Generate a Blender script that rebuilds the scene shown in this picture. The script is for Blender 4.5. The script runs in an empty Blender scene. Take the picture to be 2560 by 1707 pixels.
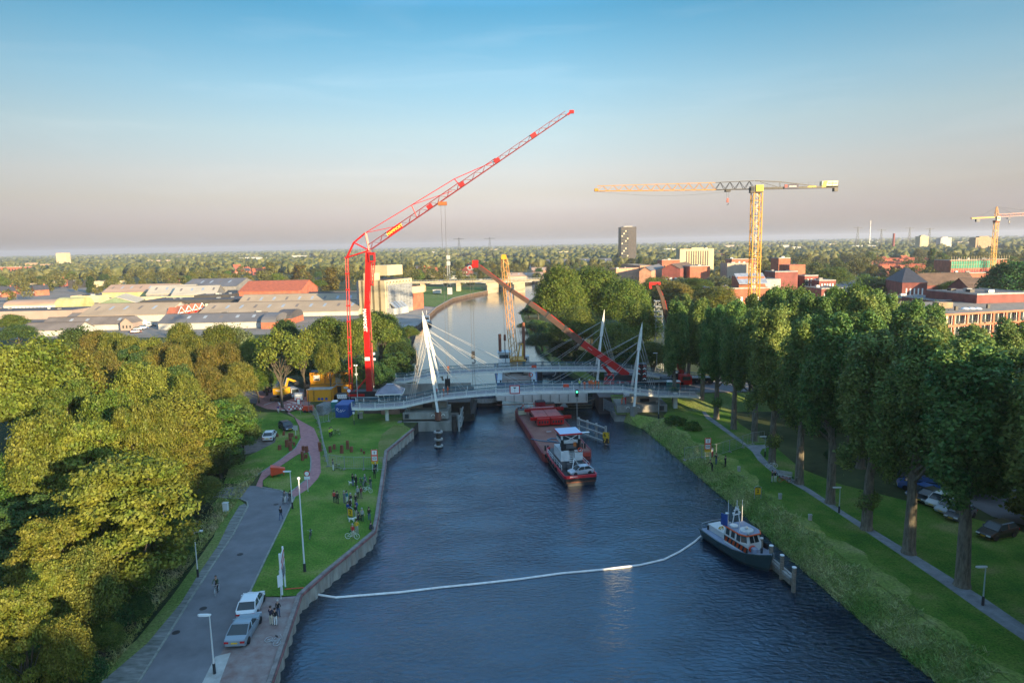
import bpy, bmesh, math, random
import numpy as np
from mathutils import Vector, Matrix, Euler
R=math.radians
random.seed(7)
SC=bpy.context.scene
# ---------------------------------------------------------------- camera
CAM_H=33.0; TH=math.atan(223/1568.0); RO=math.atan(0.0207); FPX=1706.67
_f=Vector((0,math.cos(TH),-math.sin(TH))); _r0=Vector((1,0,0)); _u0=_r0.cross(_f)
_r=_r0*math.cos(RO)-_u0*math.sin(RO); _u=_u0*math.cos(RO)+_r0*math.sin(RO)
cd=bpy.data.cameras.new('camera'); cd.lens=24; cd.sensor_width=36; cd.clip_start=0.5; cd.clip_end=60000
cam=bpy.data.objects.new('camera',cd); SC.collection.objects.link(cam); SC.camera=cam
cam.matrix_world=Matrix(((_r.x,_u.x,-_f.x,0),(_r.y,_u.y,-_f.y,0),(_r.z,_u.z,-_f.z,CAM_H),(0,0,0,1)))
# ---------------------------------------------------------------- sky, sun, exposure
SUN_EL=R(10.3); SUN_AZ=R(140)          # azimuth clockwise from the view direction (+Y)
wd=bpy.data.worlds.new('World'); SC.world=wd; wd.use_nodes=True
nt=wd.node_tree; bg=nt.nodes['Background']; bg.inputs[1].default_value=0.12
sky=nt.nodes.new('ShaderNodeTexSky'); sky.sky_type='NISHITA'; sky.sun_disc=False
sky.sun_elevation=SUN_EL; sky.sun_rotation=SUN_AZ; sky.air_density=1.0; sky.dust_density=0.6; sky.ozone_density=1.5; sky.altitude=30
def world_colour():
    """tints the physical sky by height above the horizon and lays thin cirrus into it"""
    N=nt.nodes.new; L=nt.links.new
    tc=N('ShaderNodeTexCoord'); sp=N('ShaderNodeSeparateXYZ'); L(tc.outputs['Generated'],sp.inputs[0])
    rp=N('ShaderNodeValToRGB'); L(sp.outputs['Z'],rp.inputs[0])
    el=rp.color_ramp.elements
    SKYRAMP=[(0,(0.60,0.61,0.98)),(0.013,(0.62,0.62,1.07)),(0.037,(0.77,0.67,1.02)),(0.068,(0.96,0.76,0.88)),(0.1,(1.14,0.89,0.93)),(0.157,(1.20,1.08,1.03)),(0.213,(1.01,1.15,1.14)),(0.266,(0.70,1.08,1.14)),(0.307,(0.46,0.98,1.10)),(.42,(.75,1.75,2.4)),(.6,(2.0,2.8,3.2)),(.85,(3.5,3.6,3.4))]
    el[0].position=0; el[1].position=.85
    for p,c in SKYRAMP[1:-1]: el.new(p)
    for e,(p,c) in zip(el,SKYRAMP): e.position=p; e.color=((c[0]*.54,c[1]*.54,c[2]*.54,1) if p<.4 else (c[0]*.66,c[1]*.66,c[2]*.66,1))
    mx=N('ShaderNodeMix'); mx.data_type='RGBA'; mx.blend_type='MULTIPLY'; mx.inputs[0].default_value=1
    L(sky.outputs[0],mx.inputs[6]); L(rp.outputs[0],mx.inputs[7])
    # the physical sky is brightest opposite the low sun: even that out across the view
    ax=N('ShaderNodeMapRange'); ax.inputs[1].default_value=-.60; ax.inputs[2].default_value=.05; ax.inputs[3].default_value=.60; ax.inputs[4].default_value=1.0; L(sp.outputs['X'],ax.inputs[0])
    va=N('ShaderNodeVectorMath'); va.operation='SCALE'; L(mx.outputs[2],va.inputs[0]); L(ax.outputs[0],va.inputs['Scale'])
    # cirrus streaks
    mp=N('ShaderNodeMapping'); mp.inputs['Scale'].default_value=(2.2,2.2,16); L(tc.outputs['Generated'],mp.inputs[0])
    nz=N('ShaderNodeTexNoise'); nz.inputs['Scale'].default_value=1.6; nz.inputs['Detail'].default_value=6; nz.inputs['Distortion'].default_value=.6; L(mp.outputs[0],nz.inputs[0])
    cr=N('ShaderNodeMapRange'); cr.inputs[1].default_value=.52; cr.inputs[2].default_value=.8; cr.inputs[4].default_value=.22; L(nz.outputs[0],cr.inputs[0])
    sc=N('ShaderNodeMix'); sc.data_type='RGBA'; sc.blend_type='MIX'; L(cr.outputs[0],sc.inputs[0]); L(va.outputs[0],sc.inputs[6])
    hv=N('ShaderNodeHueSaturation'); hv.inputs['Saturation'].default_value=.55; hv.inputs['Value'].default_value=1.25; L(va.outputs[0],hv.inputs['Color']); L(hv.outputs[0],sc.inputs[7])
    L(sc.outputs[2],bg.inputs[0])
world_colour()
sd=bpy.data.lights.new('sun','SUN'); sd.energy=4.8; sd.angle=R(.53); sd.color=(1.0,.77,.45)
sun=bpy.data.objects.new('sun',sd); SC.collection.objects.link(sun)
_sv=Vector((math.sin(SUN_AZ)*math.cos(SUN_EL),math.cos(SUN_AZ)*math.cos(SUN_EL),math.sin(SUN_EL)))
sun.rotation_euler=_sv.to_track_quat('Z','Y').to_euler()
SC.view_settings.view_transform='Standard'; SC.view_settings.look='None'; SC.view_settings.exposure=1.5; SC.view_settings.gamma=1
SC.render.film_transparent=False
SC.cycles.max_bounces=5; SC.cycles.diffuse_bounces=2; SC.cycles.glossy_bounces=3; SC.cycles.transmission_bounces=3; SC.cycles.volume_bounces=0; SC.cycles.transparent_max_bounces=6
SC.cycles.use_denoising=True
# ---------------------------------------------------------------- helpers
C=SC.collection
def at(x,y,z=0.0):
    """the point at height z that the photograph's pixel (x, y) of 2560 x 1707 looks at"""
    d=_f*FPX+_r*(x-1280)+_u*(853.5-y); t=(z-CAM_H)/d.z
    return Vector((d.x*t,d.y*t,z))
def atY(x,y,Y):
    d=_f*FPX+_r*(x-1280)+_u*(853.5-y); t=Y/d.y
    return Vector((d.x*t,Y,CAM_H+d.z*t))
MATS={}
def mat(name,col,rough=.7,metal=0.0,var=.0,scale=1.0,bump=0.0,spec=None,stretch=None,col2=None,ior=None,alpha=None,obj_var=0.0,world=False):
    if name in MATS: return MATS[name]
    m=bpy.data.materials.new(name); m.use_nodes=True; t=m.node_tree; b=t.nodes['Principled BSDF']
    b.inputs['Base Color'].default_value=(*col,1); b.inputs['Roughness'].default_value=rough; b.inputs['Metallic'].default_value=metal
    if spec is not None: b.inputs['Specular IOR Level'].default_value=spec
    if alpha is not None: b.inputs['Alpha'].default_value=alpha
    if var>0 or bump>0:
        tc=t.nodes.new('ShaderNodeTexCoord'); mp=t.nodes.new('ShaderNodeMapping'); t.links.new(tc.outputs['Object'],mp.inputs[0])
        if world:
            g=t.nodes.new('ShaderNodeNewGeometry'); t.links.new(g.outputs['Position'],mp.inputs[0])
        if stretch: mp.inputs['Scale'].default_value=stretch
        n=t.nodes.new('ShaderNodeTexNoise'); n.inputs['Scale'].default_value=scale; n.inputs['Detail'].default_value=5; n.inputs['Roughness'].default_value=.62
        t.links.new(mp.outputs[0],n.inputs[0])
    if var>0:
        r=t.nodes.new('ShaderNodeValToRGB'); r.color_ramp.elements[0].position=.32; r.color_ramp.elements[1].position=.68
        c2=col2 or tuple(min(1,c*(1+var)) for c in col); c1=col if col2 else tuple(c*(1-var) for c in col)
        r.color_ramp.elements[0].color=(*c1,1); r.color_ramp.elements[1].color=(*c2,1)
        t.links.new(n.outputs[0],r.inputs[0]); out=r.outputs[0]
        if obj_var>0:
            oi=t.nodes.new('ShaderNodeObjectInfo'); mr=t.nodes.new('ShaderNodeMapRange'); mr.inputs[3].default_value=1-obj_var; mr.inputs[4].default_value=1+obj_var
            t.links.new(oi.outputs['Random'],mr.inputs[0]); hs=t.nodes.new('ShaderNodeHueSaturation'); t.links.new(mr.outputs[0],hs.inputs['Value']); t.links.new(out,hs.inputs['Color']); out=hs.outputs[0]
        t.links.new(out,b.inputs['Base Color'])
    if bump>0:
        bp=t.nodes.new('ShaderNodeBump'); bp.inputs['Strength'].default_value=bump; bp.inputs['Distance'].default_value=.1
        t.links.new(n.outputs[0],bp.inputs['Height']); t.links.new(bp.outputs[0],b.inputs['Normal'])
    MATS[name]=m; return m
def brick(name,c1,c2,cm,w=.22,h=.065,rough=.8,mortar=.012):
    if name in MATS: return MATS[name]
    m=bpy.data.materials.new(name); m.use_nodes=True; t=m.node_tree; b=t.nodes['Principled BSDF']; b.inputs['Roughness'].default_value=rough
    g=t.nodes.new('ShaderNodeNewGeometry'); tc=t.nodes.new('ShaderNodeTexCoord'); sp=t.nodes.new('ShaderNodeSeparateXYZ'); t.links.new(tc.outputs['Object'],sp.inputs[0])
    ad=t.nodes.new('ShaderNodeMath'); t.links.new(sp.outputs[0],ad.inputs[0]); t.links.new(sp.outputs[1],ad.inputs[1])
    cb=t.nodes.new('ShaderNodeCombineXYZ'); t.links.new(ad.outputs[0],cb.inputs[0]); t.links.new(sp.outputs[2],cb.inputs[1])
    bt=t.nodes.new('ShaderNodeTexBrick'); bt.inputs['Scale'].default_value=1; bt.inputs['Brick Width'].default_value=w; bt.inputs['Row Height'].default_value=h; bt.inputs['Mortar Size'].default_value=mortar
    bt.inputs['Color1'].default_value=(*c1,1); bt.inputs['Color2'].default_value=(*c2,1); bt.inputs['Mortar'].default_value=(*cm,1)
    t.links.new(cb.outputs[0],bt.inputs[0])
    n=t.nodes.new('ShaderNodeTexNoise'); n.inputs['Scale'].default_value=.4; n.inputs['Detail'].default_value=4; t.links.new(tc.outputs['Object'],n.inputs[0])
    hs=t.nodes.new('ShaderNodeHueSaturation'); mr=t.nodes.new('ShaderNodeMapRange'); mr.inputs[1].default_value=.3; mr.inputs[2].default_value=.7; mr.inputs[3].default_value=.75; mr.inputs[4].default_value=1.25
    t.links.new(n.outputs[0],mr.inputs[0]); t.links.new(mr.outputs[0],hs.inputs['Value']); t.links.new(bt.outputs[0],hs.inputs['Color']); t.links.new(hs.outputs[0],b.inputs['Base Color'])
    MATS[name]=m; return m
def V3(p): return p if isinstance(p,Vector) else Vector(p)
class MB:
    """collects shapes and links them as ONE mesh object"""
    def __init__(s): s.v=[]; s.f=[]; s.mi=[]; s.m=0
    def add(s,vs,fs):
        k=len(s.v); s.v+= [tuple(p) for p in vs]; s.f+=[[i+k for i in f] for f in fs]; s.mi+=[s.m]*len(fs); return s
    def box(s,cx,cy,cz,sx,sy,sz,rz=0,tx=1,ty=1,off=(0,0)):
        """box about its centre; tx, ty shrink the top, off shifts it"""
        c,n=math.cos(rz),math.sin(rz); vs=[]
        for k,(z,ax,ay,ox,oy) in enumerate(((-.5,1,1,0,0),(.5,tx,ty,off[0],off[1]))):
            for x,y in((-.5,-.5),(.5,-.5),(.5,.5),(-.5,.5)):
                X=x*sx*ax+ox; Y=y*sy*ay+oy; vs.append((cx+X*c-Y*n,cy+X*n+Y*c,cz+z*sz))
        return s.add(vs,[(3,2,1,0),(4,5,6,7),(0,1,5,4),(1,2,6,5),(2,3,7,6),(3,0,4,7)])
    def bar(s,p,q,w,h=None,up=(0,0,1)):
        p,q=V3(p),V3(q); d=q-p
        if d.length<1e-6: return s
        h=h or w; d.normalize(); a=d.cross(V3(up))
        if a.length<1e-3: a=d.cross(Vector((1,0,0)))
        a.normalize(); b=a.cross(d); a=a*(w/2); b=b*(h/2)
        return s.add([p-a-b,p+a-b,p+a+b,p-a+b,q-a-b,q+a-b,q+a+b,q-a+b],[(3,2,1,0),(4,5,6,7),(0,1,5,4),(1,2,6,5),(2,3,7,6),(3,0,4,7)])
    def tube(s,p,q,r,r2=None,n=8,cap=True):
        p,q=V3(p),V3(q); r2=r if r2 is None else r2; d=q-p
        if d.length<1e-6: return s
        d.normalize(); a=d.cross(Vector((0,0,1)))
        if a.length<1e-3: a=Vector((1,0,0))
        a.normalize(); b=d.cross(a); vs=[]
        for c,rr in((p,r),(q,r2)):
            for i in range(n):
                t=2*math.pi*i/n; vs.append(c+a*(math.cos(t)*rr)+b*(math.sin(t)*rr))
        fs=[(i,(i+1)%n,n+(i+1)%n,n+i) for i in range(n)]
        if cap: fs+=[tuple(range(n-1,-1,-1)),tuple(range(n,2*n))]
        return s.add(vs,fs)
    def path(s,pts,r,n=6):
        for a,b in zip(pts,pts[1:]): s.tube(a,b,r,n=n)
        return s
    def prism(s,pts,z0,z1,tf=None):
        """outline in plan, extruded from z0 to z1; tf maps (u, v, w) to xyz"""
        n=len(pts); vs=[(x,y,z0) for x,y in pts]+[(x,y,z1) for x,y in pts]
        if tf: vs=[tf(*p) for p in vs]
        return s.add(vs,[tuple(range(n-1,-1,-1)),tuple(range(n,2*n))]+[(i,(i+1)%n,n+(i+1)%n,n+i) for i in range(n)])
    def loft(s,rings,cap=True):
        n=len(rings[0]); vs=[p for r in rings for p in r]; fs=[]
        for k in range(len(rings)-1):
            for i in range(n): fs.append((k*n+i,k*n+(i+1)%n,(k+1)*n+(i+1)%n,(k+1)*n+i))
        if cap: fs+=[tuple(range(n-1,-1,-1)),tuple(range((len(rings)-1)*n,len(rings)*n))]
        return s.add(vs,fs)
    def lathe(s,prof,c=(0,0,0),n=16,axis='z'):
        rings=[]
        for r,z in prof:
            ring=[]
            for i in range(n):
                t=2*math.pi*i/n; x,y=r*math.cos(t),r*math.sin(t)
                ring.append((c[0]+x,c[1]+y,c[2]+z) if axis=='z' else ((c[0]+z,c[1]+x,c[2]+y) if axis=='x' else (c[0]+y,c[1]+z,c[2]+x)))
            rings.append(ring)
        return s.loft(rings)
    def ball(s,c,r,n=10,sq=(1,1,1)):
        rings=[]; m=max(4,n//2)
        for k in range(m+1):
            ph=math.pi*(k/m)*.98+.0314-math.pi/2
            rings.append([(c[0]+sq[0]*r*math.cos(ph)*math.cos(2*math.pi*i/n),c[1]+sq[1]*r*math.cos(ph)*math.sin(2*math.pi*i/n),c[2]+sq[2]*r*math.sin(ph)) for i in range(n)])
        return s.loft(rings)
    def torus(s,c,R_,r,axis='z',n=18,k=6,a0=0,a1=2*math.pi):
        pts=[]
        full=abs(a1-a0-2*math.pi)<1e-6; m=n if full else n+1; vs=[];fs=[]
        for i in range(m):
            t=a0+(a1-a0)*i/n
            for j in range(k):
                u=2*math.pi*j/k; x=(R_+r*math.cos(u))*math.cos(t); y=(R_+r*math.cos(u))*math.sin(t); z=r*math.sin(u)
                p=(x,y,z) if axis=='z' else ((z,x,y) if axis=='x' else (x,z,y))
                vs.append((c[0]+p[0],c[1]+p[1],c[2]+p[2]))
        for i in range(n):
            for j in range(k): fs.append((i*k+j,((i+1)%m)*k+j,((i+1)%m)*k+(j+1)%k,i*k+(j+1)%k))
        return s.add(vs,fs)
    def lattice(s,p,q,w0,w1,n,rc,rd,h0=None,h1=None,up=(0,0,1),tri=False,cross=False):
        """four (or three) chords from p to q with zigzag lacing"""
        p,q=V3(p),V3(q); d=(q-p).normalized(); a=d.cross(V3(up))
        if a.length<1e-3: a=Vector((1,0,0))
        a.normalize(); b=a.cross(d); h0=h0 or w0; h1=h1 or w1
        def ring(t):
            c=p.lerp(q,t); w=w0+(w1-w0)*t; h=h0+(h1-h0)*t
            if tri: return [c-a*(w/2),c+a*(w/2),c+b*h]
            return [c-a*(w/2)-b*(h/2),c+a*(w/2)-b*(h/2),c+a*(w/2)+b*(h/2),c-a*(w/2)+b*(h/2)]
        rs=[ring(i/n) for i in range(n+1)]; K=len(rs[0])
        for j in range(K): s.bar(rs[0][j],rs[n][j],rc,up=b)
        for i in range(n):
            for j in range(K):
                k=(j+1)%K
                if (i+j)%2: s.bar(rs[i][j],rs[i+1][k],rd)
                else: s.bar(rs[i][k],rs[i+1][j],rd)
                if cross: s.bar(rs[i][j],rs[i][k],rd)
        return s
    def xf(s,M):
        s.v=[tuple(M@Vector(p)) for p in s.v]; return s
    def mesh(s,name,mats,smooth=False):
        me=bpy.data.meshes.new(name); me.from_pydata(s.v,[],s.f)
        if not isinstance(mats,(list,tuple)): mats=[mats]
        for m in mats: me.materials.append(m)
        if len(mats)>1: me.polygons.foreach_set('material_index',s.mi)
        if smooth: me.polygons.foreach_set('use_smooth',[True]*len(s.f))
        me.update()
        return me
    def put(s,name,mats,parent=None,smooth=False,loc=None,rz=0,label=None):
        o=bpy.data.objects.new(name,s.mesh(name,mats,smooth)); C.objects.link(o)
        if parent: o.parent=parent
        if loc is not None: o.location=loc
        if rz: o.rotation_euler[2]=rz
        if label: o['label']=label
        return o
def tag(o,label,cat,group=None,kind=None):
    if label: o['label']=label
    if cat: o['category']=cat
    if group: o['group']=group
    if kind: o['kind']=kind
    return o
def thing(name,label,cat,loc=(0,0,0),rz=0,group=None,scale=1.0):
    o=bpy.data.objects.new(name,None); C.objects.link(o); o.empty_display_size=.5
    o.location=loc; o.rotation_euler=(0,0,rz); o.scale=(scale,)*3 if not isinstance(scale,tuple) else scale
    return tag(o,label,cat,group)
KIDS={}
def kids(o):
    return [c for c in C.objects if c.parent==o] if o.name not in KIDS else KIDS[o.name]
def dup(o,loc,rz=0,label=None,group=None,scale=None,parent=None):
    """a copy of a thing with copies of its parts and sub-parts"""
    if o.name not in KIDS: KIDS[o.name]=[c for c in o.children]
    n=o.copy(); C.objects.link(n)
    if parent: n.parent=parent
    else:
        n.location=loc; n.rotation_euler=(0,0,rz)
        if scale is not None: n.scale=scale if isinstance(scale,tuple) else (scale,)*3
        if label: n['label']=label
        if group: n['group']=group
    for c in KIDS[o.name]: dup(c,None,parent=n)
    return n
def struct(name,mb,m): 
    o=mb.put(name,m); o['kind']='structure'; return o
def text_mesh(txt,size,bold=False):
    cu=bpy.data.curves.new('lettering','FONT'); cu.body=txt; cu.size=size; cu.align_x='CENTER'; cu.align_y='CENTER'; cu.resolution_u=2
    if bold: cu.offset=size*.025
    o=bpy.data.objects.new('lettering',cu); C.objects.link(o)
    dg=bpy.context.evaluated_depsgraph_get(); me=bpy.data.meshes.new_from_object(o.evaluated_get(dg))
    bpy.data.objects.remove(o); bpy.data.curves.remove(cu); return me
def lettering(txt,size,m,parent,loc,xdir=(1,0,0),ydir=(0,0,1),name='lettering',bold=True,sx=1):
    """flat lettering in the plane of xdir and ydir"""
    me=text_mesh(txt,size,bold); x,y=V3(xdir).normalized(),V3(ydir).normalized(); z=x.cross(y)
    M=Matrix(((x.x*sx,y.x,z.x,loc[0]),(x.y*sx,y.y,z.y,loc[1]),(x.z*sx,y.z,z.z,loc[2]),(0,0,0,1)))
    me.transform(M); me.materials.clear(); me.materials.append(m)
    o=bpy.data.objects.new(name,me); C.objects.link(o); o.parent=parent; return o
# ================================================================ setting
def poly_sheet(name,pts,z,m,px=True):
    ps=[at(x,y,z) if px else Vector((x,y,z)) for x,y in pts]
    bm=bmesh.new(); vs=[bm.verts.new((p.x,p.y,z)) for p in ps]
    es=[bm.edges.new((vs[i],vs[(i+1)%len(vs)])) for i in range(len(vs))]
    bmesh.ops.triangle_fill(bm,edges=es,use_beauty=True)
    for f in bm.faces:
        if f.normal.z<0: f.normal_flip()
    me=bpy.data.meshes.new(name); bm.to_mesh(me); bm.free(); me.materials.append(m)
    o=bpy.data.objects.new(name,me); C.objects.link(o); o['kind']='structure'; return o
def grass_mat(name,stops,fine=5.0,bump=.8,big=.13,mow=None):
    m=bpy.data.materials.new(name); m.use_nodes=True; t=m.node_tree; b=t.nodes['Principled BSDF']; b.inputs['Roughness'].default_value=.9; b.inputs['Specular IOR Level'].default_value=.15
    g=t.nodes.new('ShaderNodeNewGeometry'); N=t.nodes.new; L=t.links.new
    n1=N('ShaderNodeTexNoise'); n1.inputs['Scale'].default_value=big; n1.inputs['Detail'].default_value=7; n1.inputs['Roughness'].default_value=.65; L(g.outputs['Position'],n1.inputs[0])
    n2=N('ShaderNodeTexNoise'); n2.inputs['Scale'].default_value=fine; n2.inputs['Detail'].default_value=4; n2.inputs['Roughness'].default_value=.75; L(g.outputs['Position'],n2.inputs[0])
    r=N('ShaderNodeValToRGB'); e=r.color_ramp.elements
    e[0].position=stops[0][0]; e[1].position=stops[-1][0]
    for p,c in stops[1:-1]: e.new(p)
    for k,(p,c) in zip(e,stops): k.position=p; k.color=(*c,1)
    L(n1.outputs[0],r.inputs[0])
    hs=N('ShaderNodeHueSaturation'); mr=N('ShaderNodeMapRange'); mr.inputs[1].default_value=.25; mr.inputs[2].default_value=.75; mr.inputs[3].default_value=.35; mr.inputs[4].default_value=1.65
    L(n2.outputs[0],mr.inputs[0]); L(mr.outputs[0],hs.inputs['Value']); L(r.outputs[0],hs.inputs['Color'])
    L(hs.outputs[0],b.inputs['Base Color'])
    bp=N('ShaderNodeBump'); bp.inputs['Strength'].default_value=bump; bp.inputs['Distance'].default_value=.25; L(n2.outputs[0],bp.inputs['Height']); L(bp.outputs[0],b.inputs['Normal'])
    MATS[name]=m; return m
G_LAWN=grass_mat('lawn_grass',[(.36,(.055,.145,.016)),(.46,(.085,.19,.020)),(.54,(.14,.225,.034)),(.66,(.25,.25,.08))])
G_ROUGH=grass_mat('rough_grass',[(.3,(.085,.15,.03)),(.5,(.15,.215,.05)),(.7,(.27,.27,.11))],fine=3.5,bump=1.0,big=.12)
G_BANK=grass_mat('bank_rough_grass',[(.3,(.10,.19,.032)),(.5,(.21,.27,.06)),(.7,(.38,.34,.15))],fine=3.5,bump=.6,big=.14)
G_DRY=grass_mat('dry_grass',[(.3,(.085,.155,.025)),(.5,(.14,.17,.04)),(.7,(.22,.20,.075))],fine=4,big=.2)
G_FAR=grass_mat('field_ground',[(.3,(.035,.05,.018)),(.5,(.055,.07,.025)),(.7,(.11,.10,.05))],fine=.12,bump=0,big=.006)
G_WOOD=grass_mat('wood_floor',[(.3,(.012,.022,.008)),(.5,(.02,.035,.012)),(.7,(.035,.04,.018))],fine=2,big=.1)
ASPH=mat('asphalt',(.15,.15,.16),.85,var=.22,scale=.35,bump=.12,world=True)
ASPH2=mat('path_asphalt',(.25,.25,.255),.9,var=.3,scale=.8,bump=.1,world=True)
BRICKP=mat('red_brick_paving',(.36,.165,.16),.85,var=.22,scale=1.4,bump=.1,world=True)
GRAVEL=mat('reddish_gravel',(.20,.125,.11),.95,var=.35,scale=.9,bump=.3,col2=(.27,.235,.22),world=True)
PAVE=mat('worn_paving',(.085,.095,.08),.9,var=.5,scale=1.1,bump=.2,col2=(.25,.25,.24),world=True,stretch=(.6,2.2,1))
CONC=mat('weathered_concrete',(.17,.155,.13),.85,var=.4,scale=.55,bump=.15,col2=(.33,.31,.27),stretch=(1,1,.35))
CONC_L=mat('pale_concrete',(.40,.39,.36),.85,var=.25,scale=.8,bump=.1)
KERB=mat('kerb_concrete',(.24,.25,.22),.9,var=.3,scale=2)
# water
def water_mat():
    m=bpy.data.materials.new('canal_water'); m.use_nodes=True; t=m.node_tree; b=t.nodes['Principled BSDF']; N=t.nodes.new; L=t.links.new
    b.inputs['Base Color'].default_value=(.002,.009,.024,1); b.inputs['Roughness'].default_value=.05; b.inputs['IOR'].default_value=2.0; b.inputs['Specular Tint'].default_value=(.62,.86,1.0,1)
    g=N('ShaderNodeNewGeometry'); 
    mp=N('ShaderNodeMapping'); mp.inputs['Scale'].default_value=(.8,1.5,1); L(g.outputs['Position'],mp.inputs[0])
    w1=N('ShaderNodeTexNoise'); w1.inputs['Scale'].default_value=1.7; w1.inputs['Detail'].default_value=5; w1.inputs['Roughness'].default_value=.58; w1.inputs['Distortion'].default_value=.5; L(mp.outputs[0],w1.inputs[0])
    w2=N('ShaderNodeTexNoise'); w2.inputs['Scale'].default_value=.16; w2.inputs['Detail'].default_value=3; L(mp.outputs[0],w2.inputs[0])
    sp=N('ShaderNodeSeparateXYZ'); L(g.outputs['Position'],sp.inputs[0])
    fl=N('ShaderNodeMapRange'); fl.inputs[1].default_value=115; fl.inputs[2].default_value=160; fl.inputs[3].default_value=1; fl.inputs[4].default_value=.10; L(sp.outputs[1],fl.inputs[0])
    mu=N('ShaderNodeMath'); mu.operation='MULTIPLY'; mu.inputs[1].default_value=.35; L(w2.outputs[0],mu.inputs[0])
    pt=N('ShaderNodeMapRange'); pt.inputs[1].default_value=.35; pt.inputs[2].default_value=.65; pt.inputs[3].default_value=.55; pt.inputs[4].default_value=1.15; L(w2.outputs[0],pt.inputs[0])
    a1=N('ShaderNodeMath'); a1.operation='MULTIPLY'; L(w1.outputs[0],a1.inputs[0]); L(pt.outputs[0],a1.inputs[1])
    ad=N('ShaderNodeMath'); ad.operation='ADD'; L(a1.outputs[0],ad.inputs[0]); L(mu.outputs[0],ad.inputs[1])
    bp=N('ShaderNodeBump'); bp.inputs['Distance'].default_value=.17; L(fl.outputs[0],bp.inputs['Strength']); L(ad.outputs[0],bp.inputs['Height']); L(bp.outputs[0],b.inputs['Normal'])
    return m
WATER=water_mat(); WZ=-1.8
LEFT=[(-22.2,-300),(-22.2,20)]+[tuple(at(x,y,0).xy) for x,y in((668,1707),(744,1487),(802,1436),(930,1330),(937,1298),(957,1165),(962,1128),(1030,1072))]+[(-18,127),(-19,150),(-27,175),(-32.5,205),(-35,233),(-40,283)]+[tuple(at(x,y,0).xy) for x,y in((1090,768),(1130,746),(1175,735),(1218,727))]+[(-14,515),(8,570),(30,660)]
RIGHT=[(34.5,-300),(34.3,30)]+[tuple(at(x,y,WZ).xy) for x,y in((2351,1707),(2177,1567),(2014,1426),(1872,1295),(1731,1175),(1611,1072))]+[(22,130),(22,152),(18.5,175),(12,200),(10,223),(6.5,277),(5,333),(9,386),(17.5,452),(26,464),(38,520),(45,590)]
def land_strip(name,edge,far,m):
    mb=MB(); n=len(edge)
    for (x0,y0),(x1,y1) in zip(edge,edge[1:]):
        if y1<=y0: y1=y0+.01
        f=[(x0,y0,0),(x1,y1,0),(far,y1,0),(far,y0,0)]
        mb.add(f,[(0,1,2,3)] if far<0 else [(3,2,1,0)])
    return mb
mb=land_strip('ground',LEFT,-14000,G_FAR)
RTOP=[(x+(3.6 if y<126 else .2),y) for x,y in RIGHT]
mr_=land_strip('ground',RTOP,14000,G_FAR); mb.add(mr_.v,mr_.f)
yl=LEFT[-1][1]; yr=RIGHT[-1][1]
mb.add([(-14000,yl,0),(LEFT[-1][0],yl,0),(60,yl,0),(60,26000,0),(-14000,26000,0)],[(0,1,2,3,4)])
mb.add([(60.0,yl,0),(110.2,yr,0),(14000,yr,0),(14000,26000,0),(60,26000,0)],[(0,1,2,3,4)])
struct('ground',mb,G_FAR)
mb=MB(); mb.add([(-60,-300,WZ),(160,-300,WZ),(160,700,WZ),(-60,700,WZ)],[(0,1,2,3)]); struct('water',mb,WATER)
# banks: left is a wall down to the water (quay built later), right is a grassy slope
mb=MB()
for (x0,y0),(x1,y1) in zip(LEFT,LEFT[1:]): mb.add([(x0,y0,0),(x0,y0,-2.6),(x1,y1,-2.6),(x1,y1,0)],[(0,1,2,3)])
struct('left_bank',mb,mat('bank_earth',(.045,.035,.025),.95,var=.4,scale=.8))
mb=MB()
for i in range(len(RIGHT)-1):
    (x0,y0),(x1,y1)=RIGHT[i],RIGHT[i+1]; (a0,b0),(a1,b1)=RTOP[i],RTOP[i+1]
    mb.add([(x0-.5,y0,WZ-.3),(x1-.5,y1,WZ-.3),(a1,b1,.004),(a0,b0,.004)],[(0,3,2,1)])
struct('right_bank_slope',mb,G_BANK)
mb=MB(); rs=random.Random(4); pv=None
def rx(y):
    for (x0,y0),(x1,y1) in zip(RTOP,RTOP[1:]):
        if y0<=y<=y1: return x0+(x1-x0)*(y-y0)/(y1-y0)
for i in range(110):
    y=34+i*.8; w=1.3+.9*math.sin(y*.21)+.6*math.sin(y*.83+1)+rs.uniform(-.35,.35); cur=((rx(y)-.2,y),(rx(y)+max(.1,w),y))
    if pv: mb.add([(*pv[0],.03),(*pv[1],.03),(*cur[1],.03),(*cur[0],.03)],[(0,1,2,3)])
    pv=cur
struct('rough_grass_strip',mb,G_BANK)
# ---- left bank sheets
L_EDGE=[(668,1707),(744,1487),(802,1436),(930,1330),(937,1298),(957,1165),(962,1128),(1030,1072)]
lawn=[(620,1491),(665,1395),(701,1321),(727,1265),(737,1242),(770,1222),(795,1195),(802,1180),(801,1150),(798,1100),(785,1070),(742,1046),(718,1033),(760,1022),(880,1010),(1000,1010),(1010,1062)]+[(x-1,y) for x,y in L_EDGE[::-1][:5]]+[(798,1438),(742,1489),(700,1492)]
poly_sheet('lawn',lawn,.02,G_LAWN)
poly_sheet('dry_grass_patch',[(945,1110),(955,1085),(985,1062),(1012,1064),(1024,1070),(962,1124),(956,1160),(948,1150)],.03,G_DRY)
poly_sheet('gravel_verge',[(502,1707),(556,1626),(596,1551),(620,1491),(742,1488),(664,1707)],.02,GRAVEL)
ROADP=[(346,1707),(488,1480),(584,1335),(620,1266),(618,1255),(600,1247),(545,1243),(490,1238),(430,1232),(300,1248),(150,1262),(-100,1285),(-100,1268),(160,1240),(320,1226),(470,1212),(540,1222),(605,1213),(640,1214),(655,1219),(709,1227),(737,1242),(727,1265),(701,1321),(665,1395),(620,1491),(596,1551),(556,1626),(505,1707)]
poly_sheet('road',ROADP,.03,ASPH)
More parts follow.
